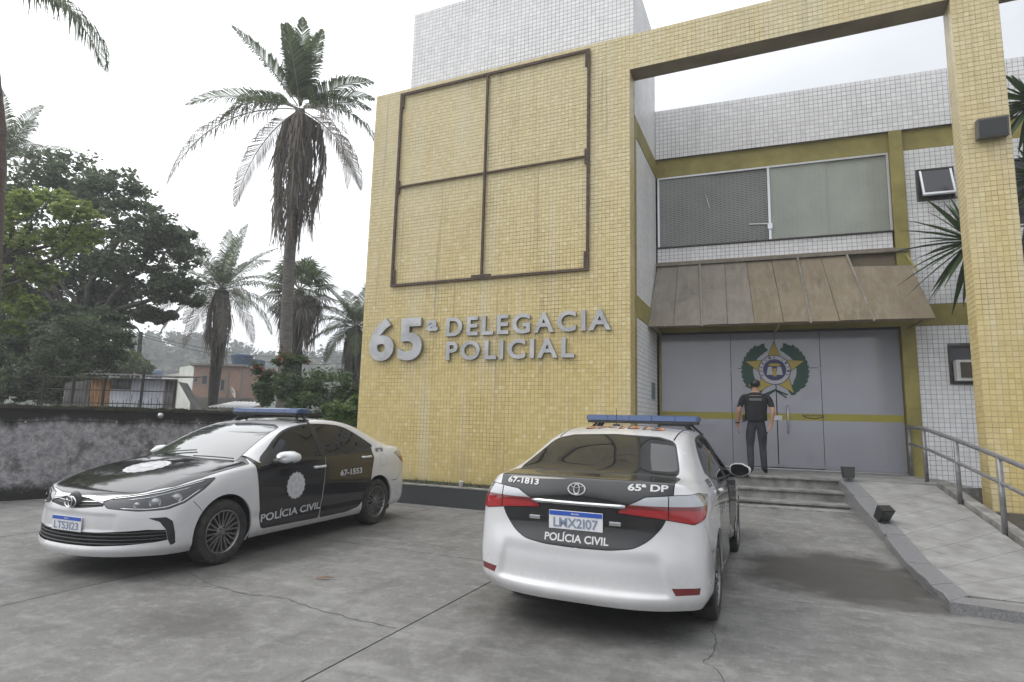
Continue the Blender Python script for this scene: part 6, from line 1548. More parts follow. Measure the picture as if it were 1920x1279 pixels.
def limbs(parent, base, fork, tips, r0, mt, seed=1, name='branch'):
    r = random.Random(seed)
    for t in tips:
        m1 = fork.lerp(t, 0.4)+Vector((r.uniform(-.3, .3), r.uniform(-.3, .3), r.uniform(0, .4))); m2 = fork.lerp(t, 0.75)+Vector((r.uniform(-.25, .25), r.uniform(-.25, .25), r.uniform(-.1, .2)))
        b = MB(); b.tube([fork, m1, m2, t], [r0*0.5, r0*0.34, r0*0.2, r0*0.07], 6); b.build(name, mt, parent, True)
def pxblob(px, py, rx, ry, depth, dj=0.0, rz=1.0):
    k = depth/F_PX; return (at(px, py, depth+dj), Vector((rx*k, rx*k*rz, ry*k)))
# big dark tree
t1 = empty('broadleaf_tree', tuple(at_z(150, 900, 0)*1.0), label='large dense dark green tree filling the left behind the wall', cat='tree'); t1.location = (0, 0, 0)
D1 = 21.0
bl = [pxblob(*q) for q in ((40, 345, 95, 70, D1, 0), (135, 335, 85, 55, D1, 1), (215, 365, 70, 55, D1, 0), (270, 430, 70, 50, D1, -0.5), (325, 470, 62, 52, D1, 0), (255, 510, 85, 50, D1, 0.6), (330, 545, 55, 38, D1, 0), (180, 470, 95, 80, D1, 1.5), (80, 470, 110, 90, D1, 1.5), (-30, 440, 90, 110, D1, 0), (285, 590, 40, 20, D1, 0), (210, 560, 60, 35, D1, 1.0), (120, 555, 80, 60, D1, 1.5), (40, 560, 80, 70, D1, 1.5), (170, 590, 55, 30, D1, 1.8), (120, 600, 75, 38, D1, -1.2), (205, 600, 40, 24, D1, -1.0), (50, 600, 70, 45, D1, -1.0))]
cs1 = foliage('crown', bl, L_DARK, t1, 21, 2900, 0.18, 60, 0.5, 0.55, 0.185)
fork = at(160, 640, D1); base = at(150, 770, D1); base.z = 0
b = MB(); b.tube([base, base.lerp(fork, 0.5)+Vector((0.15, 0, 0)), fork], [0.36, 0.30, 0.25], 10); b.build('trunk', M_BARK, t1, True)
limbs(t1, base, fork, [at(*q) for q in ((60, 420, D1), (140, 360, D1), (220, 400, D1), (300, 450, D1), (330, 530, D1), (250, 520, D1+.5), (90, 500, D1), (20, 470, D1))], 0.30, M_BARK, 4)
# dense lower shrubbery at the tree's foot
t2 = empty('dense_shrub', (0, 0, 0), label='dense dark rounded shrub overhanging the wall under the large tree', cat='shrub')
D2 = 17.0; bl = [pxblob(*q) for q in ((150, 640, 85, 55, D2, 0), (205, 650, 42, 45, D2, 0), (95, 690, 70, 60, D2, 0), (170, 715, 65, 45, D2, -0.3), (60, 640, 70, 55, D2, 1), (10, 665, 60, 60, D2, 0.5), (60, 725, 60, 35, D2, -0.2), (120, 740, 50, 28, D2, -0.2), (10, 725, 50, 35, D2, 0))]
foliage('crown', bl, L_DARK, t2, 22, 3000, 0.14, 44, 0.5, 0.45, 0.20)
b = MB(); b.tube([Vector((at(140, 760, D2).x, at(140, 760, D2).y, 0)), at(140, 690, D2)], [0.14, 0.08], 7); b.build('stem', M_BARK, t2, True)
# lime-green tree nearer the camera
t3 = empty('lime_tree', (0, 0, 0), label='bright lime green leafy tree at the left edge before the dark tree', cat='tree')
D3 = 15.5; bl = [pxblob(*q) for q in ((20, 375, 55, 38, D3, 0), (95, 385, 55, 30, D3, 0.3), (150, 400, 45, 26, D3, 0), (35, 440, 65, 42, D3, 0), (115, 455, 55, 34, D3, 0.4), (165, 440, 30, 24, D3, 0), (20, 520, 55, 40, D3, 0), (80, 510, 42, 30, D3, 0.5), (25, 580, 50, 28, D3, 0), (70, 570, 28, 22, D3, 0), (15, 615, 30, 20, D3, 0.2), (-40, 480, 60, 120, D3, 0))]
cs3 = foliage('crown', bl, L_LIME, t3, 23, 800, 0.15, 34, 0.35, 0.6, 0.17, droop=0.1)
base = at(-60, 770, D3); base.z = 0; fork = at(-30, 560, D3); b = MB(); b.tube([base, fork], [0.16, 0.11], 8); b.build('trunk', M_BARK, t3, True)
limbs(t3, base, fork, [at(*q) for q in ((60, 400, D3), (140, 410, D3), (60, 450, D3), (150, 445, D3), (60, 520, D3), (30, 580, D3), (10, 380, D3))], 0.18, M_BARK, 5)

# palms ---------------------------------------------------------------------------------------------------------
def frond(name, parent, p0, d0, length, bend, mt, mr, seed, leaflet=0.55, pairs=46, hang=0.6, taper=1.0, stalk=0.10, rr0=0.022, vshape=0.55):
    """pinnate palm frond: rachis leaving p0 along d0, bending down by 'bend'; leaflets droop by 'hang'"""
    r = random.Random(seed); d = Vector(d0).normalized(); p = Vector(p0); n_ = 22; pts = [p.copy()]; ds = [d.copy()]; st = length/n_
    for i in range(n_):
        d = (d+Vector((0, 0, -bend/n_*(0.5+1.3*i/n_)))).normalized(); p = p+d*st; pts.append(p.copy()); ds.append(d.copy())
    b = MB(); b.tube(pts, [rr0*(1-0.85*i/n_) for i in range(n_+1)], 5)
    V_, F_ = [], []
    for k in range(pairs):
        t = stalk+(1-stalk)*(k+0.5)/pairs; x = t*n_; i = min(n_-1, int(x)); q = pts[i].lerp(pts[i+1], x-i); dd = ds[i].lerp(ds[i+1], x-i).normalized()
        side = dd.cross(Vector((0, 0, 1))); side = side.normalized() if side.length > 1e-3 else Vector((1, 0, 0)); up = side.cross(dd).normalized()
        ll = leaflet*(math.sin(math.pi*min(1, 0.18+0.84*t))**0.7)*r.uniform(0.85, 1.12)
        for s in (-1, 1):
            if r.random() < 0.04: continue
            a = (side*s*(0.85-0.3*t)+dd*(0.35+0.55*t)+up*(vshape*(1-0.5*t))).normalized(); sag = hang*r.uniform(0.7, 1.3); w = 0.0150*r.uniform(0.75, 1.3)*min(1.25, leaflet/0.6)
            m1 = q+a*ll*0.5+Vector((0, 0, -sag*ll*0.16)); m2 = q+a*ll*(1-0.35*sag)+Vector((0, 0, -sag*ll*0.62)); wv = dd*w
            kk = len(V_); V_ += [q-wv*0.6, q+wv*0.6, m1-wv, m1+wv, m2]; F_ += [(kk, kk+1, kk+3, kk+2), (kk+2, kk+3, kk+4)]
    o = mesh_obj(name, V_, F_, mt, parent); b.build('rachis', mr, o, True); return o
def hanging_dead(parent, c, rad, length, n_, seed, mt=L_DEAD, top_spread=0.5):
    """skirt of dead fronds folded down against the trunk"""
    r = random.Random(seed)
    for i in range(n_):
        a = 2*math.pi*i/n_+r.uniform(-.2, .2); o = Vector((math.cos(a), math.sin(a), 0)); L_ = length*r.uniform(0.6, 1.05); rr = rad*r.uniform(0.55, 1.1)
        p = c+o*0.12; pts = [p, p+o*rr*0.7+Vector((0, 0, -L_*0.12)), p+o*rr+Vector((0, 0, -L_*0.4)), p+o*rr*0.85+Vector((0, 0, -L_*0.75)), p+o*rr*0.6+Vector((0, 0, -L_))]
        V_, F_ = [], []; m_ = 70
        for k in range(m_):
            t = 0.05+0.90*r.random(); x = t*4; j = min(3, int(x)); q = pts[j].lerp(pts[j+1], x-j)+Vector((r.uniform(-.07, .07), r.uniform(-.07, .07), 0)); ll = r.uniform(0.4, 0.95); w = r.uniform(0.012, 0.032)
            sd = Vector((-o.y, o.x, 0)) if r.random() < 0.6 else o; e = q+Vector((r.uniform(-.16, .16), r.uniform(-.16, .16), -ll))
            kk = len(V_); V_ += [q-sd*w, q+sd*w, e+sd*w*0.3, e-sd*w*0.3]; F_.append((kk, kk+1, kk+2, kk+3))
        f = mesh_obj('dead_frond', V_, F_, mt, parent); b = MB(); b.tube(pts, [0.035, 0.03, 0.022, 0.016, 0.008], 5); b.build('rachis', M_RACHISD, f, True)
def palm_trunk(parent, pts, r0, r1, mt):
    pts = [Vector(p) for p in pts]; n_ = 34; P_ = []; rs = []
    def cat(t):
        x = t*(len(pts)-1); i = min(len(pts)-2, int(x)); return pts[i].lerp(pts[i+1], x-i)
    for i in range(n_+1): t = i/n_; P_.append(cat(t)); rs.append((r0+(r1-r0)*t)*(1.0+(0.045 if i % 2 else 0.0))*(1.25 if i == 0 else 1))
    b = MB(); b.tube(P_, rs, 12); b.build('trunk', mt, parent, True)
def cdir(dx, dy, dz=0.0):
    """direction given in picture terms: dx right, dy up, dz towards the viewer"""
    return (RT*dx+UP*dy-FW*dz).normalized()
# tall coconut palm
p1 = empty('coconut_palm', (0, 0, 0), label='tallest coconut palm with long skirt of dead fronds left of tower', cat='palm tree', group='palm trees beyond the wall')
DP = 19.0; c1 = at(563, 205, DP); b1 = at(528, 770, DP); b1.z = 0
palm_trunk(p1, [b1, at(533, 700, DP), at(543, 480, DP), at(556, 300, DP), c1], 0.205, 0.15, M_PTRUNK)
spec = [(0.16, 1.0, 0.35, 2.6, 0.2, .4), (-0.20, 0.98, -0.25, 2.5, 0.2, .4), (-0.55, 0.85, 0.3, 2.9, 0.35, .5), (-0.98, 0.28, 0.2, 3.4, 0.75, .6), (-0.80, 0.45, -0.3, 2.6, 0.6, .5), (-0.15, 1.0, 0.2, 2.5, 0.15, .35), (0.12, 1.0, -0.2, 2.7, 0.15, .35), (0.02, 1.0, 0.5, 2.4, 0.30, .4), (0.30, 0.95, 0.1, 2.5, 0.25, .4), (0.85, 0.50, 0.2, 2.7, 0.75, .6), (0.95, 0.12, 0.3, 2.6, 0.55, .7), (0.75, 0.55, -0.4, 2.5, 0.7, .6), (-0.30, 0.9, -0.5, 2.5, 0.3, .5), (0.92, 0.02, 0.35, 3.5, 1.25, 1.0), (-0.80, -0.05, 0.3, 5.0, 1.75, 1.1), (-0.62, -0.20, -0.3, 4.2, 1.7, 1.1), (0.55, -0.10, 0.5, 4.9, 2.1, 1.1), (-0.70, 0.1, 0.6, 2.7, 1.3, .9), (0.4, -0.1, -0.6, 3.4, 1.5, 1.1)]
for k, (dx, dy, dz, L_, bd, hg) in enumerate(spec): frond('frond', p1, c1+cdir(dx, dy, dz)*0.12, cdir(dx, dy, dz), L_, bd, L_PALM if k < 13 else (L_PALM if k in (13, 17) else L_DEAD), M_RACHIS if k < 15 else M_RACHISD, 100+k, 0.86, 78, hg)
hanging_dead(p1, c1-Vector((0, 0, 0.15)), 0.72, 4.4, 26, 41)
# second, nearer-looking shorter coconut
p2 = empty('coconut_palm', (0, 0, 0), label='shorter coconut palm with dark trunk in front of the brick house', cat='palm tree', group='palm trees beyond the wall')
DQ = 27.0; c2 = at(416, 545, DQ); b2 = at(398, 770, DQ); b2.z = 0
palm_trunk(p2, [b2, at(400, 740, DQ), at(406, 680, DQ), c2], 0.17, 0.30, M_PDARK)
for k in range(26):
    a = 2*math.pi*k*0.382; el = 1.25-1.75*(k/25)**1.0; dx, dz = math.cos(a), math.sin(a)
    frond('frond', p2, c2+Vector((0, 0, 0.05)), cdir(dx*math.cos(el), math.sin(el), dz*math.cos(el)), 3.3 if el > 0 else 3.5, 0.45+0.95*(1-(el+0.5)/1.75), L_PALM if k < 22 else L_DEAD, M_RACHIS, 200+k, 0.84, 66, 0.5+0.6*(k/25))
hanging_dead(p2, c2-Vector((0, 0, 0.1)), 0.35, 2.9, 11, 42)
# fan palm behind the tall trunk
p3 = empty('fan_palm', (0, 0, 0), label='shaggy fan palm partly hidden behind the tall palm trunk', cat='palm tree', group='palm trees beyond the wall')
DF = 25.0; c3 = at(562, 545, DF); b3 = at(556, 770, DF); b3.z = 0
palm_trunk(p3, [b3, c3], 0.22, 0.20, M_PDARK)
def fan_leaf(parent, p, d, R_, seed, mt):
    r = random.Random(seed); d = Vector(d).normalized(); s = d.cross(Vector((0, 0, 1))).normalized(); u = s.cross(d).normalized(); tip = p+d*R_*0.85; V_, F_ = [], []; m_ = 26
    for k in range(m_):
        a = R(-125)+R(250)*k/(m_-1); e = d*math.cos(a)+s*math.sin(a); L_ = R_*(0.75+0.25*math.cos(a*0.8))*r.uniform(0.9, 1.08); w = 0.030
        sw = (s*math.cos(a)-d*math.sin(a)).normalized()*w; mid = tip+e*L_*0.6+u*0.05; en_ = tip+e*L_*0.95+Vector((0, 0, -0.22*L_)); kk = len(V_)
        V_ += [tip, mid-sw*1.4, mid+sw*1.4, en_]; F_ += [(kk, kk+1, kk+2), (kk+1, kk+3, kk+2)]
    o = mesh_obj('frond', V_, F_, mt, parent); b = MB(); b.tube([p, tip], [0.022, 0.012], 5); b.build('stalk', M_RACHIS, o)
for k in range(28):
    a = 2*math.pi*k*0.382; el = 1.2-2.2*(k/27); fan_leaf(p3, c3, cdir(math.cos(a)*math.cos(el), math.sin(el), math.sin(a)*math.cos(el)), 1.0, 300+k, L_PALM if k < 18 else L_DEAD)
hanging_dead(p3, c3-Vector((0, 0, 0.2)), 0.75, 1.9, 16, 43)
# palm beside the tower
p4 = empty('coconut_palm', (0, 0, 0), label='coconut palm half hidden by the left edge of the yellow tower', cat='palm tree', group='palm trees beyond the wall')
DR = 26.0; c4 = at(668, 612, DR); b4 = at(672, 770, DR); b4.z = 0; palm_trunk(p4, [b4, c4], 0.2, 0.17, M_PDARK)
for k in range(20):
    a = 2*math.pi*k*0.382+0.6; el = 1.15-1.5*(k/19); frond('frond', p4, c4, cdir(math.cos(a)*math.cos(el), math.sin(el), math.sin(a)*math.cos(el)), 2.5, 0.6+0.8*(k/19), L_PALM, M_RACHIS, 400+k, 0.78, 60, 0.5+0.4*k/19)
hanging_dead(p4, c4-Vector((0, 0, 0.1)), 0.4, 2.2, 9, 44)
# palm whose crown is above the top left corner
p5 = empty('coconut_palm', (0, 0, 0), label='coconut palm at the left edge whose frond hangs into the top corner', cat='palm tree', group='palm trees beyond the wall')
DS = 12.6; c5 = at(-52, -38, DS); b5 = at(-20, 800, DS); b5.z = 0; palm_trunk(p5, [b5, at(0-14, 420, DS), at(-6, 240, DS), at(-20, 100, DS), c5], 0.20, 0.12, grimy('reddish_palm_trunk', (0.075, 0.052, 0.045), (0.15, 0.115, 0.10), 5, 0.95, 0.4, (1, 1, 5)))
frond('frond', p5, c5, cdir(1.0, -0.02, 0.05), 4.05, 1.45, L_PALM, M_RACHIS, 500, 1.20, 95, 1.1, stalk=0.12)
for k, (dx, dy, dz, L_, bd) in enumerate(((-0.8, 0.3, 0.2, 3.2, 1.2), (-0.3, 0.9, 0.2, 3.0, .6), (0.3, 0.95, -0.2, 3.0, .6), (-0.9, -0.1, -0.2, 3.0, 1.3), (0.2, 0.5, -0.8, 3.0, 1.0), (0.1, 0.6, 0.8, 3.0, 1.0))): frond('frond', p5, c5, cdir(dx, dy, dz), L_, bd, L_PALM, M_RACHIS, 510+k, 0.8, 60, 0.9)
# crown rising behind the dark tree
p6 = empty('coconut_palm', (0, 0, 0), label='small palm crown rising behind the dark tree at the left edge', cat='palm tree', group='palm trees beyond the wall')
DT = 24.0; c6 = at(5, 300, DT); b6 = at(5, 770, DT); b6.z = 0; palm_trunk(p6, [b6, c6], 0.18, 0.14, M_PDARK)
for k, (dx, dy, dz) in enumerate(((0.75, 0.75, 0.3), (0.5, 0.95, 0.0), (0.95, 0.45, 0.4), (1.0, 0.15, 0.5), (0.2, 1.0, 0.2), (-0.4, 0.9, 0), (-0.9, 0.5, 0.2), (0.9, -0.1, 0.6), (0.6, 0.6, -0.6))): frond('frond', p6, c6, cdir(dx, dy, dz), 2.9, 0.8, L_PALM, M_RACHIS, 600+k, 0.8, 64, 0.5)

# shrubs beside the tower
s1 = empty('flowering_shrub', (0, 0, 0), label='leafy green shrub with red flowers between the tall palm and the tower', cat='shrub')
DG = 15.0; bl = [pxblob(*q) for q in ((610, 715, 62, 48, DG, 0), (560, 735, 45, 42, DG, -.2), (505, 735, 35, 35, DG, 0), (650, 740, 35, 45, DG, 0), (600, 765, 70, 35, DG, -.3), (500, 700, 25, 25, DG, 0.3), (545, 680, 28, 22, DG, 0.3))]
cs_ = foliage('crown', bl, L_BUSH, s1, 31, 1500, 0.13, 12, 0.5, 0.40, 0.30)
b = MB(); q = at(590, 770, DG)
for dx in (-60, -20, 25, 55): b.tube([Vector((q.x, q.y, 0)), at(590+dx, 730, DG)], [0.04, 0.015], 5)
b.build('stems', M_BARK, s1)
r = random.Random(9)
for k in range(11):
    px, py = (r.gauss(540, 12), r.gauss(664, 8)) if k < 5 else (r.gauss(494, 12), r.gauss(692, 8)) if k < 10 else (r.gauss(575, 30), r.gauss(690, 10))
    V_, F_ = [], []; leaf_cluster(V_, F_, at(px, py, DG-0.5+r.uniform(-.2, .2)), Vector((.05, .05, .05)), 5, 0.07, r, 1.0, 0.6, 0); mesh_obj('flower', V_, F_, M_FLOWER, s1)
s2 = empty('leafy_shrub', (0, 0, 0), label='bright green leafy shrub touching the foot of the tower corner', cat='shrub')
DH = 12.8; bl = [pxblob(*q) for q in ((645, 775, 38, 28, DH, 0), (660, 800, 32, 32, DH, -.1), (620, 790, 30, 25, DH, 0.1), (665, 760, 24, 18, DH, 0), (640, 825, 40, 35, DH, 0))]
foliage('crown', bl, leaf_mat('bright_bush_leaf', (0.055, 0.10, 0.022), (0.19, 0.26, 0.08), 0.45, 0.35), s2, 32, 700, 0.12, 10, 0.5, 0.36, 0.30)
b = MB(); q = at(645, 800, DH); b.tube([Vector((q.x, q.y, 0)), at(645, 780, DH)], [0.03, 0.012], 5); b.build('stem', M_BARK, s2)
s3 = empty('yellow_green_tree', (0, 0, 0), label='young yellow-green tree beside the utility pole before the hill', cat='tree')
bl = [pxblob(*q) for q in ((250, 680, 30, 24, 34, 0), (275, 692, 16, 14, 34, 0), (232, 695, 18, 18, 34, 0))]
foliage('crown', bl, leaf_mat('yellowgreen_leaf', (0.05, 0.085, 0.015), (0.14, 0.19, 0.05), 0.6, 0.35, 0.3), s3, 33, 900, 0.22, 10, 0.5, 0.5, 0.32)
q = at(250, 700, 34); b = MB(); b.tube([Vector((q.x, q.y, 0)), at(250, 685, 34)], [0.12, 0.06], 6); b.build('trunk', M_BARK, s3)
# wooded hill, one mass
hv, hf = [], []; nxh, nyh = 46, 12
hA, hB = at(-700, 780, 118), at(1500, 780, 146)
def hill_z(u, v): return max(0.0, (19+2.8*math.sin(u*9+1)+2.2*math.sin(u*21)+1.2*math.sin(u*47+2))*math.sin(math.pi*min(1, v*0.55+0.02))*(1.0-0.25*max(0, u-0.45)))
for j in range(nyh+1):
    for i in range(nxh+1):
        u, v = i/nxh, j/nyh; q = hA.lerp(hB, u); f_ = Vector((FW.x, FW.y, 0)).normalized(); q = q+f_*(v*66-33); hv.append((q.x, q.y, hill_z(u, v)-0.5))
for j in range(nyh):
    for i in range(nxh): hf.append((j*(nxh+1)+i, j*(nxh+1)+i+1, (j+1)*(nxh+1)+i+1, (j+1)*(nxh+1)+i))
tag(mesh_obj('hill', hv, hf, L_FAR, None, True), kind='structure')
r = random.Random(77); V_, F_ = [], []
for k in range(420):
    u = r.uniform(0.22, 0.72); v = r.uniform(0.05, 0.95); q = hA.lerp(hB, u)+Vector((FW.x, FW.y, 0)).normalized()*(v*66-33); z = hill_z(u, v); rad = r.uniform(1.3, 2.7)
    for s_ in range(3): leaf_cluster(V_, F_, Vector((q.x+r.uniform(-1, 1)*rad*0.6, q.y, z+rad*0.5+r.uniform(-.3, .5)*rad)), Vector((rad*0.75, rad*0.75, rad*0.6)), 34, 0.95, r, 0.5, 0.75)
tag(mesh_obj('hillside_wood', V_, F_, L_FAR), 'far wooded hillside behind the brick house', 'woodland', kind='stuff')

# dracaena behind the pillar
dr = empty('dracaena', (0, 0, 0), label='tall dracaena with sword-leaved heads behind the yellow pillar', cat='plant')
DX = 9.8; heads = [(at(1824, 452, DX), 1.15), (at(1938, 190, DX), 0.85), (at(1950, 330, DX+.3), 0.7), (at(1905, 520, DX+.4), 0.6)]
root = at(1905, 880, DX); root.z = 0.3; 
b = MB(); b.tube([root, root+Vector((0.05, 0.05, 2.0)), root+Vector((0.1, 0, 3.6))], [0.09, 0.075, 0.06], 8); b.build('trunk', M_BARK, dr, True)
for k, (c, L_) in enumerate(heads):
    b = MB(); s0 = root+Vector((0.07, 0.02, 2.6)); b.tube([s0, s0.lerp(c, 0.5)+Vector((0.08, 0, 0.05)), c-Vector((0, 0, 0.05))], [0.055, 0.045, 0.035], 7); b.build('branch', M_BARK, dr, True)
    r = random.Random(700+k); hd = empty('leaf_head', (0, 0, 0), parent=dr)
    for i in range(62):
        a = 2*math.pi*i*0.382; el = 1.35-2.3*(i/61)**0.9; d = Vector((math.cos(a)*math.cos(el), math.sin(a)*math.cos(el), math.sin(el))); L2 = L_*r.uniform(0.8, 1.1); w = 0.058*r.uniform(0.8, 1.2)
        s = d.cross(Vector((0, 0, 1))); s = s.normalized() if s.length > 1e-3 else X_; u = s.cross(d).normalized()
        V_, F_ = [], []; m_ = 4
        for q in range(m_+1):
            t = q/m_; p = c+d*L2*t+Vector((0, 0, -0.16*L2*t*t)); ww = w*(0.55+0.9*t*(1-t)*2.2)*(1-t**3)
            V_ += [p-s*ww, p-u*ww*0.35, p+s*ww]
        for q in range(m_): kk = 3*q; F_ += [(kk, kk+1, kk+4, kk+3), (kk+1, kk+2, kk+5, kk+4)]
        mesh_obj('leaf', V_, F_, L_SWORD, hd)
# weeds on the planter soil and on the wall top
V_, F_ = [], []; r = random.Random(15)
for k in range(2600):
    x = r.uniform(px0+0.1, px1-0.05); y = r.uniform(9.38, Y0-0.02); h = r.uniform(0.02, 0.085)*(1.2 if r.random() < 0.15 else 0.8); a = r.uniform(0, 6.28); w = 0.006
    kk = len(V_); V_ += [(x-w*math.cos(a), y-w*math.sin(a), 0.302), (x+w*math.cos(a), y+w*math.sin(a), 0.302), (x+r.uniform(-.04, .04), y+r.uniform(-.04, .04), 0.302+h)]; F_.append((kk, kk+1, kk+2))
tag(mesh_obj('planter_grass', V_, F_, L_MID), 'thin grass and moss growing in the planter at the tower foot', 'grass', kind='stuff')
V_, F_ = [], []
for k in range(900):
    t = r.uniform(0.5, WL-1); p = WA+wd*t+wn*r.uniform(-0.02, 0.18); h = r.uniform(0.01, 0.06)*(2.2 if r.random() < 0.06 else 1); a = r.uniform(0, 6.28); w = 0.008; z = 1.575
    kk = len(V_); V_ += [(p.x-w*math.cos(a), p.y-w*math.sin(a), z), (p.x+w*math.cos(a), p.y+w*math.sin(a), z), (p.x+r.uniform(-.03, .03), p.y+r.uniform(-.03, .03), z+h)]; F_.append((kk, kk+1, kk+2))
tag(mesh_obj('wall_top_weeds', V_, F_, L_DARK), 'sparse weeds along the coping of the grimy wall', 'weeds', kind='stuff')
# ------------------------------------------------------------------ officer at the door
M_SKIN = mat('skin', (0.36, 0.20, 0.14), 0.5); M_SHIRT = grimy('black_shirt', (0.010, 0.010, 0.012), (0.022, 0.022, 0.025), 8, 0.85); M_JEANS = grimy('dark_jeans', (0.018, 0.020, 0.026), (0.040, 0.043, 0.052), 7, 0.85); M_HAIR = mat('black_hair', (0.008, 0.007, 0.007), 0.5); M_SHOE = mat('black_shoe', (0.012, 0.012, 0.012), 0.5)
def make_person(loc, rz, scale, label):
    root = empty('person', loc, rz, label, 'person'); root.scale = (scale*1.09, scale*1.09, scale)
    J, E = [], []
    def j(p, r, par=None):
        J.append((Vector(p), r if isinstance(r, tuple) else (r, r)))
        if par is not None: E.append((par, len(J)-1))
        return len(J)-1
    pel = j((0, 0, 0.93), (0.150, 0.105)); s1_ = j((0, -0.005, 1.06), (0.140, 0.098), pel); s2_ = j((0, -0.01, 1.22), (0.160, 0.110), s1_); ch_ = j((0, -0.005, 1.36), (0.150, 0.100), s2_)
    nk = j((0, 0.005, 1.475), (0.058, 0.060), ch_); h0_ = j((0, 0.02, 1.545), (0.064, 0.074), nk); h1_ = j((0, 0.022, 1.62), (0.076, 0.094), h0_); h2_ = j((0, 0.012, 1.695), (0.060, 0.072), h1_)
    j((0, 0.118, 1.600), (0.012, 0.014), h1_)                                            # nose
    for s, el, wr, hd in ((-1, (-0.268, -0.045, 1.135), (-0.292, 0.03, 0.905), (-0.290, 0.045, 0.83)), (1, (0.262, -0.075, 1.140), (0.228, -0.060, 0.905), (0.205, -0.070, 0.83))):
        sh = j((s*0.175, -0.005, 1.405), (0.070, 0.068), ch_); up_ = j((s*0.225, -0.02, 1.29), (0.056, 0.056), sh); e_ = j(el, (0.043, 0.043), up_); fa = j(tuple((Vector(el)*0.6+Vector(wr)*0.4)), (0.042, 0.040), e_); w_ = j(wr, (0.027, 0.030), fa); pm = j(hd, (0.019, 0.038), w_)
        dn = (Vector(hd)-Vector(wr)).normalized(); fwd = Vector((0, 1, 0)); base_ = Vector(hd)
        for k, (off, ln) in enumerate(((-0.030, 0.060), (-0.010, 0.074), (0.010, 0.078), (0.030, 0.070))):
            a = j(base_+fwd*off+dn*0.042, 0.0088, pm); b_ = j(base_+fwd*(off+0.006)+dn*(0.042+ln*0.55)+Vector((-s*0.006, 0, 0)), 0.0082, a); j(base_+fwd*(off+0.010)+dn*(0.042+ln*0.95)+Vector((-s*0.022, 0.004, 0)), 0.0068, b_)
        t0_ = j(base_+fwd*0.045+dn*0.004, 0.0105, pm); j(base_+fwd*0.062+dn*0.045+Vector((-s*0.008, 0, 0)), 0.0085, t0_)
    for s, kn, an, to in ((-1, (-0.105, 0.015, 0.49), (-0.100, -0.045, 0.085), (-0.125, 0.105, 0.035)), (1, (0.090, 0.045, 0.49), (0.105, 0.03, 0.085), (0.135, 0.175, 0.035))):
        hp = j((s*0.088, 0, 0.86), (0.092, 0.096), pel); th = j((Vector((s*0.088, 0, 0.86))*0.55+Vector(kn)*0.45), (0.080, 0.085), hp); k_ = j(kn, (0.058, 0.060), th); cf = j((Vector(kn)*0.62+Vector(an)*0.38)-Vector((0, 0.02, 0)), (0.056, 0.060), k_); a_ = j(an, (0.044, 0.050), cf); j(to, (0.042, 0.030), a_)
    me = bpy.data.meshes.new('body'); me.from_pydata([tuple(p) for p, _ in J], E, []); me.update()
    o = bpy.data.objects.new('body', me); COL.objects.link(o)
    sk = o.modifiers.new('skin', 'SKIN'); sk.use_smooth_shade = True; sk.branch_smoothing = 0.6
    for i, (_, r_) in enumerate(J): me.skin_vertices[0].data[i].radius = r_; me.skin_vertices[0].data[i].use_root = (i == 0)
    ss = o.modifiers.new('sub', 'SUBSURF'); ss.levels = 2; ss.render_levels = 2
    bpy.context.view_layer.update(); m2 = bpy.data.meshes.new_from_object(o.evaluated_get(bpy.context.evaluated_depsgraph_get())); bpy.data.objects.remove(o)
    m2.name = 'body'; b = bpy.data.objects.new('body', m2); COL.objects.link(b); b.parent = root; m2.materials.clear()
    for q in (M_SKIN, M_SHIRT, M_JEANS, M_SHOE, M_HAIR): m2.materials.append(q)
    for p in m2.polygons:
        c = p.center; p.use_smooth = True; ax = abs(c.x)
        if c.z < 0.095: i = 3
        elif c.z < 0.93 and ax < 0.19 and not (c.z > 0.70 and c.x > 0.175): i = 2
        elif c.z < 1.47 and ax < 0.185 and c.z >= 0.93: i = 1
        elif ax >= 0.185 and c.z > 1.205: i = 1
        elif c.z > 1.56 and c.y < 0.045: i = 4
        elif c.z > 1.665: i = 4
        else: i = 0
        p.material_index = i
    # stab vest
    n = 28; lv = ((0.955, 0.168, 0.122), (1.00, 0.172, 0.128), (1.12, 0.172, 0.128), (1.25, 0.182, 0.132), (1.36, 0.172, 0.122), (1.415, 0.145, 0.100), (1.44, 0.120, 0.085)); vs, fs = [], []
    for z, a, q in lv:
        for k in range(n):
            t = 2*math.pi*k/n; cx, sy = math.cos(t), math.sin(t); vs.append((a*math.copysign(abs(cx)**0.8, cx), -0.006+q*math.copysign(abs(sy)**0.8, sy), z))
    for i in range(len(lv)-1):
        for k in range(n): fs.append((i*n+k, i*n+(k+1) % n, (i+1)*n+(k+1) % n, (i+1)*n+k))
    vest = mesh_obj('vest', vs, fs, M_SHIRT, root, True)
    pa = MB(); pa.box(-0.095, 0.095, -0.1445, -0.1385, 1.315, 1.360); pa.build('back_label', mat('grey_reflective', (0.10, 0.10, 0.105), 0.5), vest)
    for k in range(5):
        pa = MB(); pa.box(-0.085+k*0.036, -0.062+k*0.036, -0.132, -0.126, 1.405, 1.412); pa.build('stitched_mark', mat('pale_mark', (0.42, 0.36, 0.32), 0.6) if k == 0 else bpy.data.materials['pale_mark'], vest)
    hb = MB(); hb.box(-0.215, -0.165, -0.07, 0.05, 0.93, 1.06, None, 0.012); hb.build('holster', M_SHOE, root)
    wt = MB(); wt.lathe([(0.034, -0.012), (0.036, 0.0), (0.034, 0.012)], 14, Matrix.Translation((-0.291, 0.026, 0.915)) @ Matrix.Rotation(R(90), 4, 'X')); wt.build('wristwatch', M_SHOE, root)
    # hair cap and ears
    vs, fs = [], []
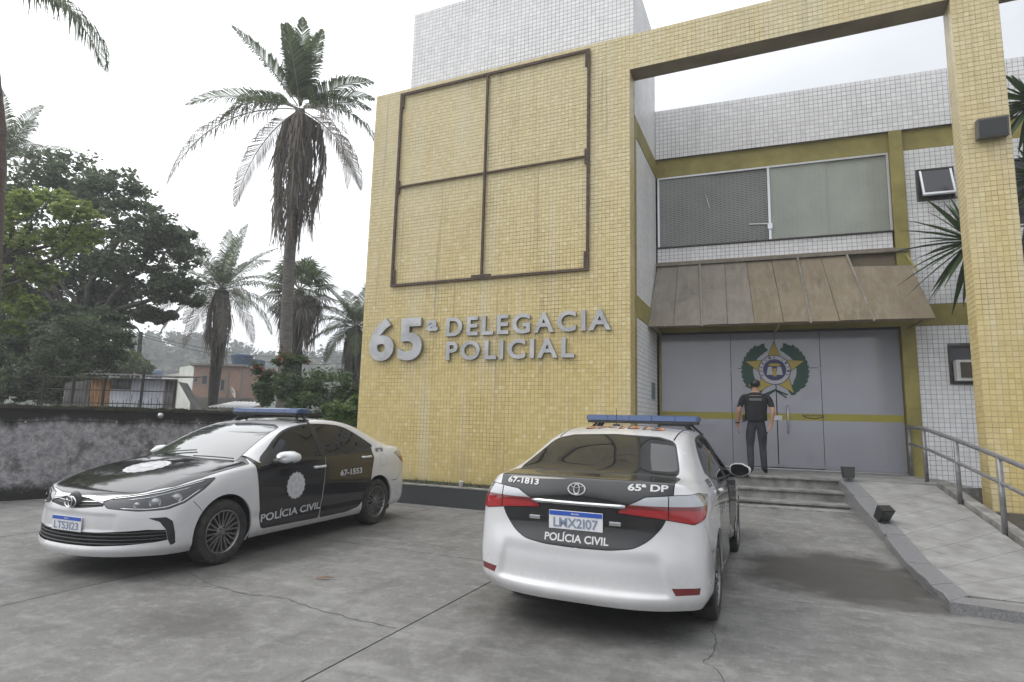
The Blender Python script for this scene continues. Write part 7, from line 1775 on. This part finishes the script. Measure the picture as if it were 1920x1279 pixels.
    for i in range(9):
        e = R(-28)+R(118)*i/8
        for k in range(18):
            a = 2*math.pi*k/18; front = max(0, math.sin(a)); ez = e if front < 0.3 else max(e, R(22)+R(20)*front)
            vs.append((0.083*math.cos(ez)*math.cos(a), 0.012+0.100*math.cos(ez)*math.sin(a), 1.635+0.082*math.sin(ez)))
    for i in range(8):
        for k in range(18): fs.append((i*18+k, i*18+(k+1) % 18, (i+1)*18+(k+1) % 18, (i+1)*18+k))
    mesh_obj('hair', vs, fs, M_HAIR, root, True)
    for s in (-1, 1):
        e = MB(); e.lathe([(0.004, -0.012), (0.024, -0.008), (0.030, 0.004), (0.012, 0.012), (0.002, 0.012)], 12, Matrix.Translation((s*0.083, 0.02, 1.600)) @ Matrix.Rotation(R(90), 4, 'Z') @ Matrix.Rotation(R(10), 4, 'X')); e.build('ear', M_SKIN, root, True)
    return root
pp = at_z(1421, 889, 0.702)
make_person(tuple(pp), R(2), 0.955, 'person in black shirt, vest and dark jeans walking to the glass door')
# small things
tw = at_z(610, 1086, 0.005); b = MB(); V_, F_ = [], []
for k in range(7):
    t = k/6; w = 0.013*math.sin(math.pi*min(1, t+0.08)); V_ += [(-0.09+0.18*t, -w, 0.004+0.012*t), (-0.09+0.18*t, 0, 0.012+0.016*math.sin(t*3)), (-0.09+0.18*t, w, 0.004+0.012*t)]
for k in range(6): F_ += [(3*k, 3*k+3, 3*k+4, 3*k+1), (3*k+1, 3*k+4, 3*k+5, 3*k+2)]
lf = mesh_obj('fallen_leaf', V_, F_, mat('dry_leaf', (0.14, 0.09, 0.065), 0.8), None, True, None, tw, (0, 0, R(28))); tag(lf, 'curled dry brown leaf lying on the concrete between the cars', 'leaf')
cp = MB(); cp.lathe([(0.001, 0.002), (0.028, 0.0), (0.040, 0.100), (0.042, 0.102), (0.040, 0.104), (0.037, 0.100), (0.026, 0.006), (0.001, 0.008)], 20, Matrix.Rotation(R(90), 4, 'X'))
cup = cp.build('plastic_cup', mat('white_plastic', (0.75, 0.75, 0.76), 0.4), None, True); cup.location = (-5.06, 9.28, 0.345); tag(cup, 'white plastic cup standing on the planter coping', 'cup')

# ------------------------------------------------------------------ haze box: far haze plus an added veil like lens glare
hz_ = MB(); hz_.box(-410, 410, -410, 410, -1.1, 26.0)
M_AIR = bpy.data.materials.new('veil_haze'); M_AIR.use_nodes = True; t_ = M_AIR.node_tree; t_.nodes.clear()
vo = t_.nodes.new('ShaderNodeVolumePrincipled'); vo.inputs['Color'].default_value = (0.95, 0.97, 1.0, 1); vo.inputs['Density'].default_value = 0.0027; vo.inputs['Anisotropy'].default_value = 0.2
mo = t_.nodes.new('ShaderNodeOutputMaterial'); t_.links.new(vo.outputs[0], mo.inputs['Volume'])
haze = hz_.build('haze', M_AIR); tag(haze, kind='stuff')
